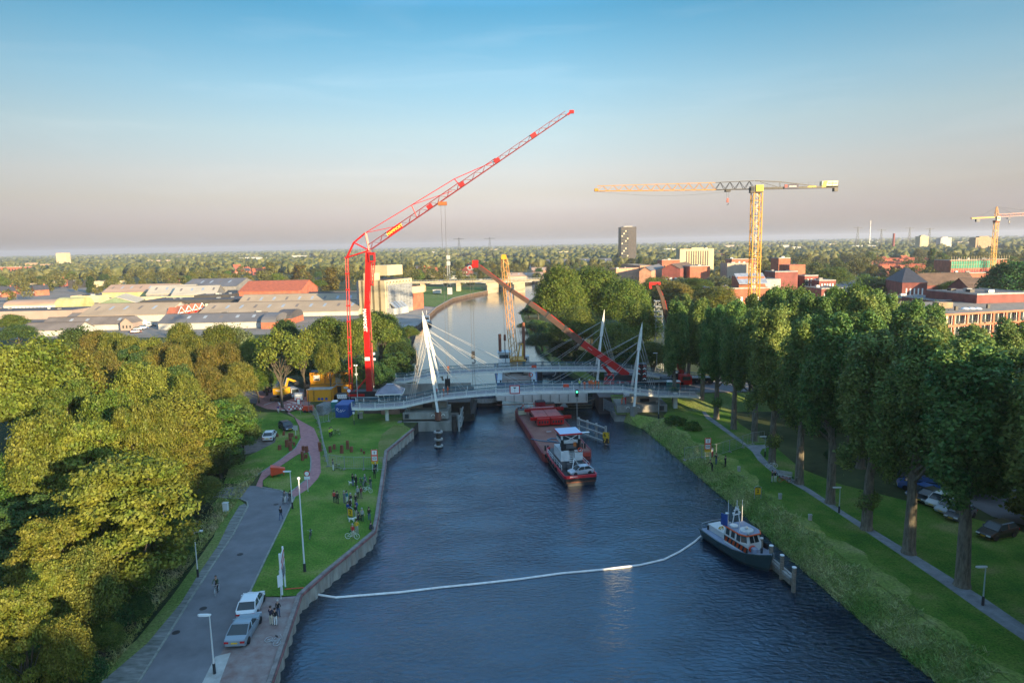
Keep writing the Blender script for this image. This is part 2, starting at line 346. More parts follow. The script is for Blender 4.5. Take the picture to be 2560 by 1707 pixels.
poly_sheet('sidewalk',[(250,1707),(367,1608),(453,1505),(499,1430),(545,1363),(574,1303),(598,1264),(612,1258),(620,1266),(584,1335),(488,1480),(344,1707)],.04,PAVE)
poly_sheet('verge_grass',[(200,1707),(340,1600),(430,1490),(480,1420),(535,1340),(545,1300),(530,1262),(545,1245),(600,1249),(612,1258),(598,1264),(574,1303),(545,1363),(499,1430),(453,1505),(367,1608),(250,1707)],.025,G_ROUGH)
poly_sheet('parking_strip_concrete',[(505,1707),(538,1640),(577,1630),(548,1707)],.045,CONC_L)
# red brick cycle path with its loop of grass
PATH=[(640,1214),(655,1180),(700,1150),(740,1120),(752,1095),(748,1065),(735,1040),(700,1012),(690,1003),(730,985),(770,985),(765,1008),(718,1032),(742,1046),(785,1070),(798,1100),(801,1150),(802,1180),(795,1195),(770,1222),(737,1242),(722,1234),(745,1216),(770,1195),(777,1170),(777,1145),(770,1130),(745,1135),(700,1165),(657,1200),(656,1219)]
poly_sheet('cycle_path',PATH,.035,BRICKP)
poly_sheet('island_lawn',[(657,1202),(700,1166),(745,1136),(770,1131),(776,1146),(776,1170),(769,1194),(744,1215),(722,1233),(700,1224),(660,1214)],.05,G_LAWN)
poly_sheet('inner_lawn',[(640,1030),(700,1030),(734,1043),(747,1066),(751,1095),(738,1119),(698,1149),(650,1180),(600,1208),(560,1208),(575,1160),(640,1130),(690,1100),(640,1075)],.04,G_LAWN)
poly_sheet('parking_track',[(560,1145),(640,1130),(688,1105),(690,1090),(650,1085),(600,1095),(560,1110)],.055,mat('track_earth',(.12,.10,.085),.95,var=.4,scale=.8,world=True))
poly_sheet('brick_square',[(640,1012),(650,975),(690,966),(760,980),(900,985),(960,1000),(900,1014),(780,1000),(765,1022),(700,1025),(668,1022)],.03,BRICKP)
poly_sheet('site_road',[(560,985),(640,945),(700,950),(765,975),(900,980),(985,990),(975,1004),(900,990),(760,982),(690,968),(650,975),(640,1010)],.02,ASPH)
# kerbs
def kerb(pts,name='kerb',w=.18,h=.12):
    mb=MB(); ps=[at(x,y,0) for x,y in pts]
    for a,b in zip(ps,ps[1:]): mb.bar((a.x,a.y,h/2),(b.x,b.y,h/2),w,h)
    struct(name,mb,KERB)
kerb([(346,1707),(488,1480),(584,1335),(620,1266),(618,1255),(600,1247),(545,1243),(490,1238)])
kerb([(620,1491),(665,1395),(701,1321),(727,1265),(737,1242)])
kerb([(655,1219),(700,1226),(722,1234),(745,1216),(770,1195),(777,1170),(777,1145),(771,1130)])
kerb([(597,1213),(650,1182),(700,1150),(739,1120),(752,1096)],w=.14,h=.08)
# road markings
mk=MB()
for a,b in(((690,995),(745,1008)),((690,995),(700,1012)),((698,1000),(660,1012)),((730,985),(760,1000))):
    p,q=at(*a,.043),at(*b,.043); mk.bar((p.x,p.y,.044),(q.x,q.y,.044),.22,.004)
for x,y in((708,1013),(722,1010),(736,1008),(708,1025),(722,1024)):
    p=at(x,y,.044); mk.box(p.x,p.y,.045,.8,.4,.004)
struct('road_marking',mk,mat('road_paint',(.7,.7,.7),.7))
# ---- right bank sheets
RL=[(2330,1660),(2177,1540),(2040,1420),(1900,1290),(1770,1180),(1660,1085),(1645,1060)]
def rx(y):
    for (x0,y0),(x1,y1) in zip(RTOP,RTOP[1:]):
        if y0<=y<=y1: return x0+(x1-x0)*(y-y0)/(y1-y0)
_lw=[(rx(y)+.05,y) for y in (34,44,54,64,74,84,94,104,114,121)]+[(28.6,127)]+[tuple(at(x,y,0).xy) for x,y in[(1690,1010),(1760,985),(1790,990),(1850,1060),(1930,1110),(2000,1170),(2100,1210),(2300,1260),(2560,1330),(2760,1480)]]+[(62,34)]
poly_sheet('right_lawn',_lw,.02,G_LAWN,px=False)
FOOT=[(2700,1680),(2560,1600),(2450,1525),(2330,1440),(2200,1352),(2100,1285),(2010,1225),(1930,1180),(1895,1150),(1880,1128),(1868,1118),(1800,1070),(1765,1045),(1755,1030),(1762,1013),(1776,1003),(1772,1000),(1777,994),(1786,1001),(1780,1010),(1768,1018),(1764,1030),(1776,1042),(1808,1065),(1870,1112),(1900,1112),(1922,1110),(1925,1116),(1905,1122),(1900,1132),(1915,1150),(1945,1175),(2030,1225),(2120,1285),(2220,1345),(2350,1425),(2470,1500),(2580,1575),(2720,1650)]
poly_sheet('footpath',FOOT,.035,ASPH2)
poly_sheet('car_park',[(2200,1180),(2330,1205),(2480,1290),(2700,1350),(2700,1150),(2200,1080)],.03,ASPH)
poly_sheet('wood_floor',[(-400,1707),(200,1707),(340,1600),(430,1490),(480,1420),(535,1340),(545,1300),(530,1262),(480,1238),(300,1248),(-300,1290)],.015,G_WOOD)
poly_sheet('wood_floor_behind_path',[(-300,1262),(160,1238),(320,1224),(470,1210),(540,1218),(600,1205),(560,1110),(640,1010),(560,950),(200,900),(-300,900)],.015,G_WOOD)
poly_sheet('far_quay',[tuple(x) for x in [(985,830),(1028,826),(1088,768),(1040,764),(1020,775),(965,800)]],.03,mat('quay_concrete',(.24,.22,.20),.9,var=.3,scale=.1,world=True))
poly_sheet('far_meadow',[(1040,762),(1090,767),(1130,745),(1175,734),(1216,726),(1200,718),(1050,716),(1035,740)],.03,grass_mat('meadow_grass',[(.3,(.06,.12,.02)),(.5,(.10,.16,.03)),(.7,(.15,.17,.05))],fine=.6,big=.03))
poly_sheet('estate_yard',[(-200,850),(500,842),(720,834),(900,795),(890,740),(560,722),(300,716),(-200,716)],.02,mat('yard_paving',(.19,.165,.14),.9,var=.35,scale=.05,world=True))
poly_sheet('town_street',[(1900,720),(2100,770),(2330,760),(2330,700),(2100,690),(1950,690)],.02,ASPH)
mb=MB()
for x,y in((600,1385),(690,1260),(440,1580),(540,1290),(508,1520)): p=at(x,y,.04); mb.lathe([(.34,0),(.34,.012),(.01,.012)],(p.x,p.y,.036),n=14)
struct('drain_cover',mb,mat('cast_iron',(.05,.045,.045),.6,.5))
# ================================================================ bridges, piers, guide works
WHITE=mat('white_paint',(.68,.66,.60),.5,var=.12,scale=1.2)
WHITE_D=mat('dirty_white_paint',(.55,.53,.48),.6,var=.35,scale=.6,col2=(.66,.65,.62))
TEAL=mat('teal_handrail',(.02,.085,.11),.45)
STEEL=mat('galvanised_steel',(.42,.44,.45),.45,.6,var=.2,scale=2)
STEEL_D=mat('dark_steel',(.05,.055,.06),.5,.4,var=.3,scale=1.5)
BLACK=mat('black_rubber',(.012,.012,.014),.7)
RUST=mat('rusty_steel',(.16,.055,.03),.85,var=.5,scale=1.2,bump=.15,col2=(.24,.085,.05))
WOOD=mat('weathered_timber',(.16,.12,.085),.85,var=.5,scale=2.5,bump=.2,col2=(.31,.27,.21),stretch=(1,1,3))
WOOD_G=mat('grey_timber',(.23,.22,.20),.85,var=.4,scale=2.5,bump=.2,col2=(.40,.39,.36))
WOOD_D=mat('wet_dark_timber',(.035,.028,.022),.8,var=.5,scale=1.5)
GLASS=mat('dark_glass',(.03,.045,.05),.06,spec=.8)
RED=mat('signal_red_paint',(.48,.012,.012),.38,var=.12,scale=.8)
REDL=mat('orange_red_paint',(.62,.06,.02),.45,var=.12,scale=1)
YEL=mat('yellow_paint',(.70,.42,.015),.45,var=.15,scale=1)
BLUE=mat('blue_paint',(.015,.07,.28),.5,var=.2,scale=1)
BLK=mat('black_paint',(.014,.014,.016),.45,var=.3,scale=2)
SWHITE=mat('sign_white',(.78,.78,.76),.5)
GRILLE=mat('deck_grille',(.17,.175,.19),.8,var=.25,scale=2)
BRK=brick('bridge_house_brick',(.26,.12,.09),(.33,.17,.12),(.30,.27,.24))
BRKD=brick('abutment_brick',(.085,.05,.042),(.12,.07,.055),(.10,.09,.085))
def yline(S,f):
    """points of a line in the picture that stand on the wall y = f(x)"""
    out=[]
    for x,y in S:
        Y=f(0)
        for _ in range(6): p=atY(x,y,Y); Y=f(p.x)
        out.append(Vector((p.x,Y,p.z)))
    return out
def footbridge(name,label,S,f,depth,pyl,cables,lw=3.6):
    t=thing(name,label,'footbridge',(0,0,0)); P=yline(S,f); V=Vector((0,1,0))
    mb=MB()
    for a,b in zip(P,P[1:]):
        o=Vector((0,0,.30)); q=Vector((0,lw,0)); e=Vector((0,0,.14))
        mb.add([a+o,b+o,b+o+q,a+o+q,a+o-e,b+o-e,b+o+q-e,a+o+q-e],[(0,1,2,3),(7,6,5,4),(0,4,5,1),(3,2,6,7)])
    mb.put('deck',GRILLE,t)
    for k in (0,lw):
        mb=MB()
        for a,b in zip(P,P[1:]): mb.bar(a+Vector((0,k-.12+.24*(k>0),.17)),b+Vector((0,k-.12+.24*(k>0),.17)),.18,.42)
        mb.put('edge_beam',WHITE,t)
        rl=MB(); hr=MB()
        for a,b in zip(P,P[1:]):
            L=(b-a).length; n=max(1,round(L/1.9)); y=Vector((0,k+(.02 if k==0 else -.02),0))
            for i in range(n):
                c=a.lerp(b,i/n)+y; rl.bar(c+Vector((0,0,.35)),c+Vector((0,0,1.45)),.07 if i else .16)
            m=max(1,round(L/.16))
            for i in range(m):
                c=a.lerp(b,(i+.5)/m)+y; rl.bar(c+Vector((0,0,.5)),c+Vector((0,0,1.2)),.022)
            rl.bar(a+y+Vector((0,0,.5)),b+y+Vector((0,0,.5)),.045); rl.bar(a+y+Vector((0,0,1.2)),b+y+Vector((0,0,1.2)),.045)
            hr.tube(a+y+Vector((0,0,1.5)),b+y+Vector((0,0,1.5)),.085,n=6); hr.tube(a+y+Vector((0,0,1.24)),b+y+Vector((0,0,1.24)),.05,n=6)
        r=rl.put('railing',WHITE_D,t); hr.put('handrail',TEAL,r)
    for (x,z0,ztop,dx,zm) in pyl:
        mb=MB(); yf=f(x); ym=yf+lw/2; h=ztop-z0
        X=lambda z: x+dx*(z-z0)/h
        apex=Vector((X(zm),ym,zm))
        for ys in (yf-.9,yf+lw+.9):
            foot=Vector((x,ys,z0)); d=(apex-foot)
            for u0,u1,w0,w1 in((0,.5,.54,.46),(.5,1,.46,.36)):
                a=foot+d*u0; b=foot+d*u1
                mb.loft([[a+Vector((sx*w0*.8,sy*w0,0)) for sx,sy in((-.5,-.5),(.5,-.5),(.5,.5),(-.5,.5))],[b+Vector((sx*w1*.8,sy*w1,0)) for sx,sy in((-.5,-.5),(.5,-.5),(.5,.5),(-.5,.5))]])
        mb.loft([[Vector((X(z)+sx*w,ym+sy*w,z)) for sx,sy in((-.5,-.5),(.5,-.5),(.5,.5),(-.5,.5))] for z,w in((zm-.3,.62),(zm+(ztop-zm)*.45,.52),(zm+(ztop-zm)*.62,.42),(ztop,.05))])
        # cross beam under the deck
        zd=min(P,key=lambda p:abs(p.x-x)).z; mb.bar((X(zd),yf-.8,zd-.15),(X(zd),yf+lw+.8,zd-.15),.5,.4)
        mb.put('pylon',WHITE,t)
    cb=0
    for (px,z0,ztop,dx,zm),tg in zip(pyl,cables):
        yf=f(px); ym=yf+lw/2
        for zfrac,tx,anchor in tg:
            z=zm+(ztop-zm)*zfrac; a=Vector((px+dx*(z-z0)/(ztop-z0),ym,z))
            for k in (-.1,lw+.1):
                if anchor is None:
                    for u,v in zip(P,P[1:]):
                        if u.x<=tx<=v.x: q=u.lerp(v,(tx-u.x)/(v.x-u.x)); break
                    e=Vector((q.x,q.y+k,q.z+.3))
                else: e=Vector((tx,f(tx)+k,anchor))
                MB().tube(a,e,.030,n=5).put('stay_cable',mat('stay_cable_grey',(.40,.39,.37),.5),t); cb+=1
    return t,P
FF=lambda x:127.9+.07*x
FS=[(880,1024),(900,1024.7),(938,1024.7),(1010,1019),(1080,1003),(1105,998.6),(1166,993),(1240,987),(1335,982),(1434,980.7),(1557,980),(1600,986),(1645,992.6),(1699,992.6),(1750,995)]
fb,PF=footbridge('footbridge','front white cable-stayed footbridge with teal handrails nearest to the viewer',FS,FF,0,[(-14.3,1.9,20.0,-2.6,14.2),(23.3,1.6,17.6,2.0,12.4)],
  [[(.55,3.6,None),(.28,-3.6,None),(.02,-9.0,None),(.55,-20.6,1.4),(.28,-20.3,1.4),(.02,-20.0,1.4)],[(.55,4.9,None),(.28,10.3,None),(.02,17.2,None),(.55,28.7,1.3),(.28,28.4,1.3),(.02,28.1,1.3)]])
mb=MB(); mb.tube((-24.3,FF(-24.3)+1.7,-.5),(-24.3,FF(-24.3)+1.7,2.5),.38,n=14); mb.put('support_column',WHITE,fb,smooth=False)
mb=MB(); mb.box(32.0,FF(32)+1.7,1.4,.75,.75,4.0); mb.put('support_column',WHITE,fb)
RF=lambda x:150.8-.04*x
RS=[(925,975),(938,962.7),(984,957),(1011.8,957),(1070,945.8),(1088,941),(1150,936.5),(1240,932),(1294,928.7),(1400,928),(1480,928),(1540,930),(1609,938.6),(1655,946),(1720,953),(1790,958)]
rb,PR=footbridge('footbridge','rear white cable-stayed footbridge beyond the lifted road bridge',RS,RF,0,[(-16.2,2.0,18.6,-3.9,13.0),(18.8,2.6,18.2,2.0,12.5)],
  [[(.55,1.1,None),(.28,-5.5,None),(.02,-10.5,None),(.55,-23,2.0),(.28,-22.5,2.0),(.02,-22,2.0)],[(.55,1.4,None),(.28,7.2,None),(.02,13.0,None),(.55,24.0,2.5),(.28,23.7,2.5),(.02,23.4,2.5)]])
def single(name,label,cat,mb,m,group=None,**k):
    o=mb.put(name,m,**k); return tag(o,label,cat,group)
# red bordered clearance sign on the front deck, orange life-raft boxes on both
def deck_sign():
    p=yline([(1287,978)],lambda x:FF(x)-.35)[0]
    t=thing('clearance_sign','square white clearance sign with red border on the front footbridge railing','sign',(p.x,p.y,p.z+.35))
    MB().box(0,0,0,1.95,.06,1.65).put('border',RED,t); MB().box(0,-.045,0,1.6,.03,1.3).put('panel',SWHITE,t)
    MB().prism([(-.32,.45),(.32,.45),(0,.1)],-.065,-.075,lambda u,v,w:(u,w,v)).box(0,-.07,-.25,.07,.01,.4).put('symbol',BLK,t)
deck_sign()
for (sx,sy,f,lb) in ((1415,964,FF,'orange rescue float box on the front footbridge railing'),(1335,916,RF,'orange rescue float box on the rear footbridge railing')):
    p=yline([(sx,sy)],f)[0]; mb=MB(); mb.box(0,0,0,1.15,.5,.42,tx=.9,ty=.9); mb.box(0,-.02,.25,.95,.4,.12); mb.bar((-.45,0,-.2),(-.45,.2,-.5),.05); mb.bar((.45,0,-.2),(.45,.2,-.5),.05)
    single('float_box',lb,'float box',mb,REDL,'orange boxes on the footbridges',loc=(p.x,p.y-.05,p.z))
# ---- piers and abutments
def pier(name,label,parts):
    t=thing(name,label,'bridge pier',(0,0,0))
    for nm,bx,m in parts:
        mb=MB()
        for b in bx: mb.box((b[0]+b[1])/2,(b[2]+b[3])/2,(b[4]+b[5])/2,b[1]-b[0],b[3]-b[2],b[5]-b[4])
        mb.put(nm,m,t)
    return t
pl=pier('bridge_pier','stepped concrete bridge pier under the left mast of the front footbridge',[
 ('footing',[(-21.2,-10.9,126.0,133.5,-3,.02),(-11.5,-10.9,125.7,126,-3,.35),(-22,-21.2,125.7,127,-3,.15)],CONC),
 ('slab',[(-21.0,-12.4,126.4,133.0,.45,1.75)],CONC),('wall',[(-20.8,-13,130,132.8,1.75,3.0)],CONC),
 ('opening',[(-17.6,-15.8,129.9,129.99,1.9,2.6)],BLK)])
mb=MB(); mb.lathe([(.62,-.35),(.62,1.25)],(-14.3,FF(-14.3)-.6,.6),n=4); mb.put('mast_foot',RUST,pl)
for sx in(-1,1): MB().torus((-14.3+sx*.95,126.3,1.05),.32,.07,axis='y',n=10,k=5,a0=0,a1=math.pi).put('bracket',WHITE,pl)
MB().box(-20.2,126.2,1.2,.7,.5,.75).put('cable_anchor',STEEL_D,pl)
pr=pier('bridge_pier','stepped concrete bridge pier under the right mast of the front footbridge',[
 ('footing',[(19.8,22.4,130.2,137,-3,-.45),(22.4,24.2,130.2,137,-3,-.55),(22.6,24.5,129.0,130.2,-3,-.3)],CONC),
 ('slab',[(20.2,30.0,129.9,136.2,.05,1.45)],CONC),('wall',[(22.4,29.0,132.6,136,1.45,2.6)],CONC_L),('opening',[(25.2,27.0,132.5,132.59,1.55,2.2)],BLK)])
MB().lathe([(.75,-1.0),(.7,1.2)],(23.3,FF(23.3)-.55,.4),n=4).put('mast_foot',CONC,pr)
for sx in(-1,1): MB().torus((23.3+sx*1.0,129.7,.9),.32,.07,axis='y',n=10,k=5,a0=0,a1=math.pi).put('bracket',WHITE,pr)
MB().box(28.9,129.8,.9,.8,.5,.85).put('cable_anchor',STEEL_D,pr)
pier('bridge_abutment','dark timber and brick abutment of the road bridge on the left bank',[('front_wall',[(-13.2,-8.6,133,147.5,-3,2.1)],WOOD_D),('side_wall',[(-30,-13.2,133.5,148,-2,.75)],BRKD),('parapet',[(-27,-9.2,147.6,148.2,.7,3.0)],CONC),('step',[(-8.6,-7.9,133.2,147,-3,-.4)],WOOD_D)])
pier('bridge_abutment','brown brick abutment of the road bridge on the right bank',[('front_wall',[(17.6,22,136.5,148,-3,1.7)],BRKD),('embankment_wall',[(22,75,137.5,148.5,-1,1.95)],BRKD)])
o=MB(); o.box(48,143,1.99,54,10.4,.06); struct('site_apron',o,ASPH)
mb=MB()
mb.add([(20,129.6,-.2),(75,126,-.1),(75,137.6,1.9),(20,137.6,1.9)],[(0,1,2,3)]); struct('embankment_slope',mb,G_ROUGH)
# bascule leaf
t=thing('bascule_bridge','lifted steel leaf of the old road bridge with pale ribbed side girder','road bridge',(0,0,0))
mb=MB()
mb.loft([[(-3.6,137.2,1.35),(-3.6,137.5,1.35),(-3.6,137.5,2.35),(-3.6,137.2,2.35)],[(3.5,137.2,.65),(3.5,137.5,.65),(3.5,137.5,2.55),(3.5,137.2,2.55)],[(15.3,137.2,.30),(15.3,137.5,.30),(15.3,137.5,2.6),(15.3,137.2,2.6)]]); mb.put('girder',WHITE_D,t)
for i in range(11):
    x=-3.5+i*1.85; MB().box(x,137.13,1.6,.10,.12,1.5 if x>0 else 1.0).put('rib',STEEL_D,t)
MB().loft([[(-3.6,137.5,2.2),(-3.6,147,2.2),(-3.6,147,2.45),(-3.6,137.5,2.45)],[(16.5,137.5,2.4),(16.5,147,2.4),(16.5,147,2.7),(16.5,137.5,2.7)]]).put('roadway',ASPH,t)
MB().box(6.0,137.12,.42,18.6,.10,.14).put('rust_edge',RUST,t)
mb=MB()
for i in range(9): mb.bar((-3.6+i*2.48,147,2.5),(-3.6+i*2.48,147,3.5),.09)
mb.bar((-3.6,147,3.5),(16.3,147,3.6),.09); mb.bar((-3.6,147,3.0),(16.3,147,3.1),.05); mb.put('railing',BLK,t)
MB().prism([(-.9,0),(.9,0),(.25,.8),(-.25,.8)],-.2,.2,lambda u,v,w:(10.4+u,137.2+w,-.35+v)).put('bearing',STEEL,t)
# bridge house
def bridge_house():
    p=atY(977,1003,134.3); t=thing('bridge_house',"bridge keeper's house of brick with a grey hipped roof and slanting windows",'bridge house',(p.x,134.3,-.3),R(4))
    MB().box(0,0,1.55,3.6,3.6,3.1).put('wall',BRK,t)
    mb=MB(); mb.box(0,0,3.72,3.7,3.7,1.3,tx=1.22,ty=1.22); w=mb.put('window_band',GLASS,t)
    fr=MB()
    for k in range(4):
        c,s=math.cos(k*math.pi/2),math.sin(k*math.pi/2)
        for u in(-1.83,-.92,0,.92,1.83):
            q=1.22; a=(u,-1.88); b=(u*q,-1.88*q); fr.bar((a[0]*c-a[1]*s,a[0]*s+a[1]*c,3.05),(b[0]*c-b[1]*s,b[0]*s+b[1]*c,4.4),.13 if abs(u)>1.5 else .07)
        fr.bar((-1.9*c+1.9*s,-1.9*s-1.9*c,3.1),(1.9*c+1.9*s,1.9*s-1.9*c,3.1),.14)
    fr.put('frame',WHITE,w)
    MB().box(0,0,4.5,5.4,5.4,.22).put('eaves',WHITE,t)
    mb=MB(); mb.box(0,0,5.3,5.3,5.3,1.4,tx=.28,ty=.28); mb.box(0,0,6.05,1.5,1.5,.14)
    for k in range(4):
        c,s=math.cos(k*math.pi/2),math.sin(k*math.pi/2)
        for u in(-1.6,-.8,0,.8,1.6):
            a=(u,-2.65); b=(u*.3,-.75)
            mb.bar((a[0]*c-a[1]*s,a[0]*s+a[1]*c,4.64),(b[0]*c-b[1]*s,b[0]*s+b[1]*c,6.02),.05)
    mb.put('roof',mat('grey_zinc_roof',(.22,.23,.27),.5,.2,var=.15,scale=1),t)
    MB().lathe([(.05,-.08),(.16,-.05),(.16,0)],(.6,-1.83,2.5),n=10,axis='y').put('lamp',WHITE,t)
bridge_house()
mb=MB(); mb.box(-19.7,137,1.2,.75,.4,1.0); mb.box(-19.7,136.9,1.75,.9,.5,.08); single('switch_cabinet','pale switch cabinet on the left abutment beside the bridge house','cabinet',mb,CONC_L)
# ---- timber guide works
def guide_fence(name,label,A,B,zs,posts,m=WOOD_G,depth=.0,th=.28,legs=True,pile=None):
    t=thing(name,label,'guide fence',(0,0,0)); A,B=Vector(A),Vector(B)
    for i in range(posts):
        c=A.lerp(B,i/max(1,posts-1)); MB().tube((c.x,c.y,-3),(c.x,c.y,zs[-1]+.25),.2,n=8).put('pile',pile or m,t)
    n=(B-A).normalized().cross(Vector((0,0,1)))*.3
    for z in zs: MB().bar((A.x+n.x,A.y+n.y,z),(B.x+n.x,B.y+n.y,z),th,.24).put('rail',m,t)
    return t
a,b=at(1148,1078,-1.8),at(1163,1050,-1.8)
guide_fence('guide_fence','grey slanting timber guide fence in front of the left bridge pier',(a.x,a.y,0),(b.x-.6,b.y+8,0),(-.9,.1,1.1),4)
mb=MB(); mb.tube((a.x-.9,a.y+.3,-3),(a.x-.9,a.y+.3,1.2),.5,n=12); mb.tube((a.x-.9,a.y+.3,1.2),(a.x-.9,a.y+.3,1.25),.52,n=12); single('mooring_pile','thick dark mooring pile at the end of the slanting guide fence','pile',mb,WOOD_D)
p=at(1097,1118,-1.8)
t=thing('mooring_dolphin','round mooring dolphin with two white rings in front of the left bridge pier','mooring dolphin',(p.x,p.y,0)); MB().tube((0,0,-3),(0,0,1.3),.42,n=14).put('post',WOOD_D,t)
for z in(-1.5,-.3,1.0): MB().lathe([(.45,-.14),(.78,-.14),(.78,.14),(.45,.14)],(0,0,z),n=16).put('ring',WOOD_G,t)
p=at(1221,1010,-1.8); 
t=thing('mooring_platform','round timber mooring platform in the water between the footbridges','mooring platform',(p.x-.5,p.y+1.0,.75))
mb=MB(); mb.lathe([(3.5,-3.6),(3.6,-.55),(3.6,-.5)],n=28); mb.put('hull',WOOD_D,t)
MB().lathe([(3.66,-1.7),(3.66,-.75),(3.3,-.75)],n=28).put('lower_band',WOOD_G,t); MB().lathe([(3.66,-.7),(3.68,-.2),(3.3,-.2)],n=28).put('upper_band',mat('blue_grey_steel',(.08,.10,.14),.6,var=.3,scale=2),t)
MB().lathe([(3.3,-.3),(3.3,-.1),(0.01,-.1)],n=28).put('deck',WOOD,t)
mb=MB()
for i in range(6): mb.box(-1.6+i*.65,random.uniform(-.6,.6),.05,.35,4.2-abs(i-2.5)*.5,.2,rz=.35)
mb.put('planks',WOOD_G,t)
for q in((-3.0,-1.5),(3.1,-1.2)): MB().tube((q[0],q[1],-3),(q[0],q[1],1.6),.16,n=8).put('pile',WOOD_D,t)
# right: black fender tube, timber platform, lattice guide fence with 6 / 7 board
a=at(1372,1005,-1.2); b=at(1412,1052,-1.2)
t=thing('fender_tube','long black steel fender tube with a pale walkway pointing at the viewer','fender',(0,0,0))
MB().tube((a.x,a.y,-1.2),(b.x,b.y,-1.2),.62,n=16).put('tube',BLK,t); mb=MB(); mb.bar((a.x-.9,a.y,-.7),(b.x-.9,b.y,-.7),.7,.12); mb.put('walkway',STEEL,t); MB().prism([(-.6,-.5),(.6,-.5),(.1,.5),(-.1,.5)],-.1,.1,lambda u,v,w:(b.x-.4+u,b.y-.65+w,-1.1+v)).put('end_bracket',WOOD_G,t)
t=thing('work_platform','low timber work platform with rope railing below the lifted road bridge','platform',(0,0,0))
q=[at(1378,1012,-1.0),at(1480,1010,-1.0),at(1500,992,-1.0),at(1372,990,-1.0)]
MB().prism([(p.x,p.y) for p in q],-2.6,-1.0).put('deck',WOOD_D,t)
for k in(-1.75,-1.15): MB().bar((q[0].x,q[0].y-.1,k),(q[1].x,q[1].y-.1,k),.2,.3).put('fender_beam',WOOD,t)
mb=MB(); ps=[q[0].lerp(q[1],i/5) for i in range(6)]
for c in ps: mb.bar((c.x,c.y,-1),(c.x,c.y,.05),.1)
for c,d in zip(ps,ps[1:]): 
    m_=(c+d)/2; mb.tube((c.x,c.y,.05),(m_.x,m_.y,-.2),.03,n=4); mb.tube((m_.x,m_.y,-.2),(d.x,d.y,.05),.03,n=4)
mb.put('rope_railing',WOOD,t)
for i in range(3): MB().bar((q[1].x-1+i*.6,q[1].y+1,-.7+i*.25),(q[1].x+3+i*.6,q[1].y+3.5,-.3+i*.25),.25,.08).put('plank',WOOD,t)
a=at(1447,1078,-1.3); b=at(1514,1102,-1.3)
t=guide_fence('guide_fence','grey lattice guide fence with yellow six and black seven board',(a.x,a.y,0),(b.x,b.y,0),(-1.35,-.1,1.1),4)
for i in range(2):
    c=a.lerp(b,.32+.3*i); mb=MB(); mb.bar((c.x-.25,c.y-.3,-.6),(c.x+.3,c.y-.3,.9),.1); mb.bar((c.x+.3,c.y-.3,-.6),(c.x-.1,c.y-.3,.9),.1); mb.put('brace',WOOD_G,t)
d=(b-a).normalized(); c=b+Vector((0,-.55,0))
bd=thing('depth_board','yellow and black height board with numbers six and seven','height board',(c.x,c.y,0),math.atan2(d.y,d.x)*.4)
MB().box(0,0,-.1,1.15,.06,1.05).put('upper_panel',YEL,bd); MB().box(0,0,-1.13,1.15,.06,.95).put('lower_panel',BLK,bd)
lettering('6',.95,BLK,bd,(-.22,-.035,-.12)); lettering('7',.95,YEL,bd,(-.22,-.035,-1.14))
for i in range(3):
    MB().box(.45,-.035,.3-i*.3,.18,.01,.12).put('scale_mark',BLK,bd); MB().box(.45,-.035,-.75-i*.3,.18,.01,.12).put('scale_mark',YEL,bd)
a=at(1446,1078,-1.3)
t=thing('traffic_light_pole','slim pole with a green signal lamp by the lattice guide fence','traffic light',(a.x-.2,a.y+.3,0)); MB().tube((0,0,-2.5),(0,0,5.2),.06,n=8).put('pole',STEEL,t); h=MB(); h.box(0,-.05,5.8,.55,.35,1.3); hh=h.put('lamp_housing',BLK,t)
gm=bpy.data.materials.new('green_signal'); gm.use_nodes=True; gb=gm.node_tree.nodes['Principled BSDF']; gb.inputs['Emission Color'].default_value=(.05,1,.35,1); gb.inputs['Emission Strength'].default_value=2.5; gb.inputs['Base Color'].default_value=(.02,.3,.1,1)
MB().lathe([(.15,-.25),(.15,-.24),(.01,-.24)],(0,0,6.1),n=12,axis='y').put('signal_lens',gm,hh)
# round piles
for i,(sx,sy,z1,r,lb) in enumerate([(1476,868,1.8,.8,'thick dark pile behind the rear footbridge'),(1298,945,2.2,.55,'dark cylinder buoy hanging from the crane hook by the bridge')][:1]):
    p=at(sx,935,-1.8); mb=MB(); mb.tube((p.x,p.y,-3),(p.x,p.y,z1),r,n=14); mb.tube((p.x,p.y,z1),(p.x,p.y,z1+.1),r*1.05,n=14); single('mooring_pile',lb,'pile',mb,WOOD_D)
p=at(1355,958,-1.8); t=thing('mooring_fender','dark steel mooring fender with bent rails beside the pile driving pontoon','fender',(p.x,p.y,0)); p=Vector((0,0,0)); MB().tube((-.5,0,-2.5),(-.5,0,1.8),.7,n=12).put('pile',BLK,t); MB().tube((4,1,-2.5),(4,1,2.6),.75,n=12).put('pile',BLK,t)
mb=MB(); mb.tube((p.x,p.y-.3,.6),(p.x+4,p.y+.6,.8),.45,n=10); mb.put('roller',STEEL_D,t); mb=MB(); mb.bar((p.x,p.y-.5,1.6),(p.x+3.2,p.y+.4,2.1),.3); mb.torus((p.x+2.6,p.y-.1,.9),.9,.09,axis='y',a0=-1.5,a1=1.5); mb.put('bent_rail',WOOD_G,t)
# lamp mast standing between the bridges
def pole(name,label,S,ztop,r=.09,head=None,zb=0,group=None,cat='lamp post',m=None):
    p=at(S[0],S[1],zb); t=thing(name,label,cat,(p.x,p.y,zb),0,group)
    MB().tube((0,0,0),(0,0,ztop),r,r*.55,n=10).put('pole',m or STEEL,t)
    MB().tube((0,0,0),(0,0,.7),r*1.7,n=10).put('base',STEEL_D,t)
    if head: head(t,ztop)
    return t
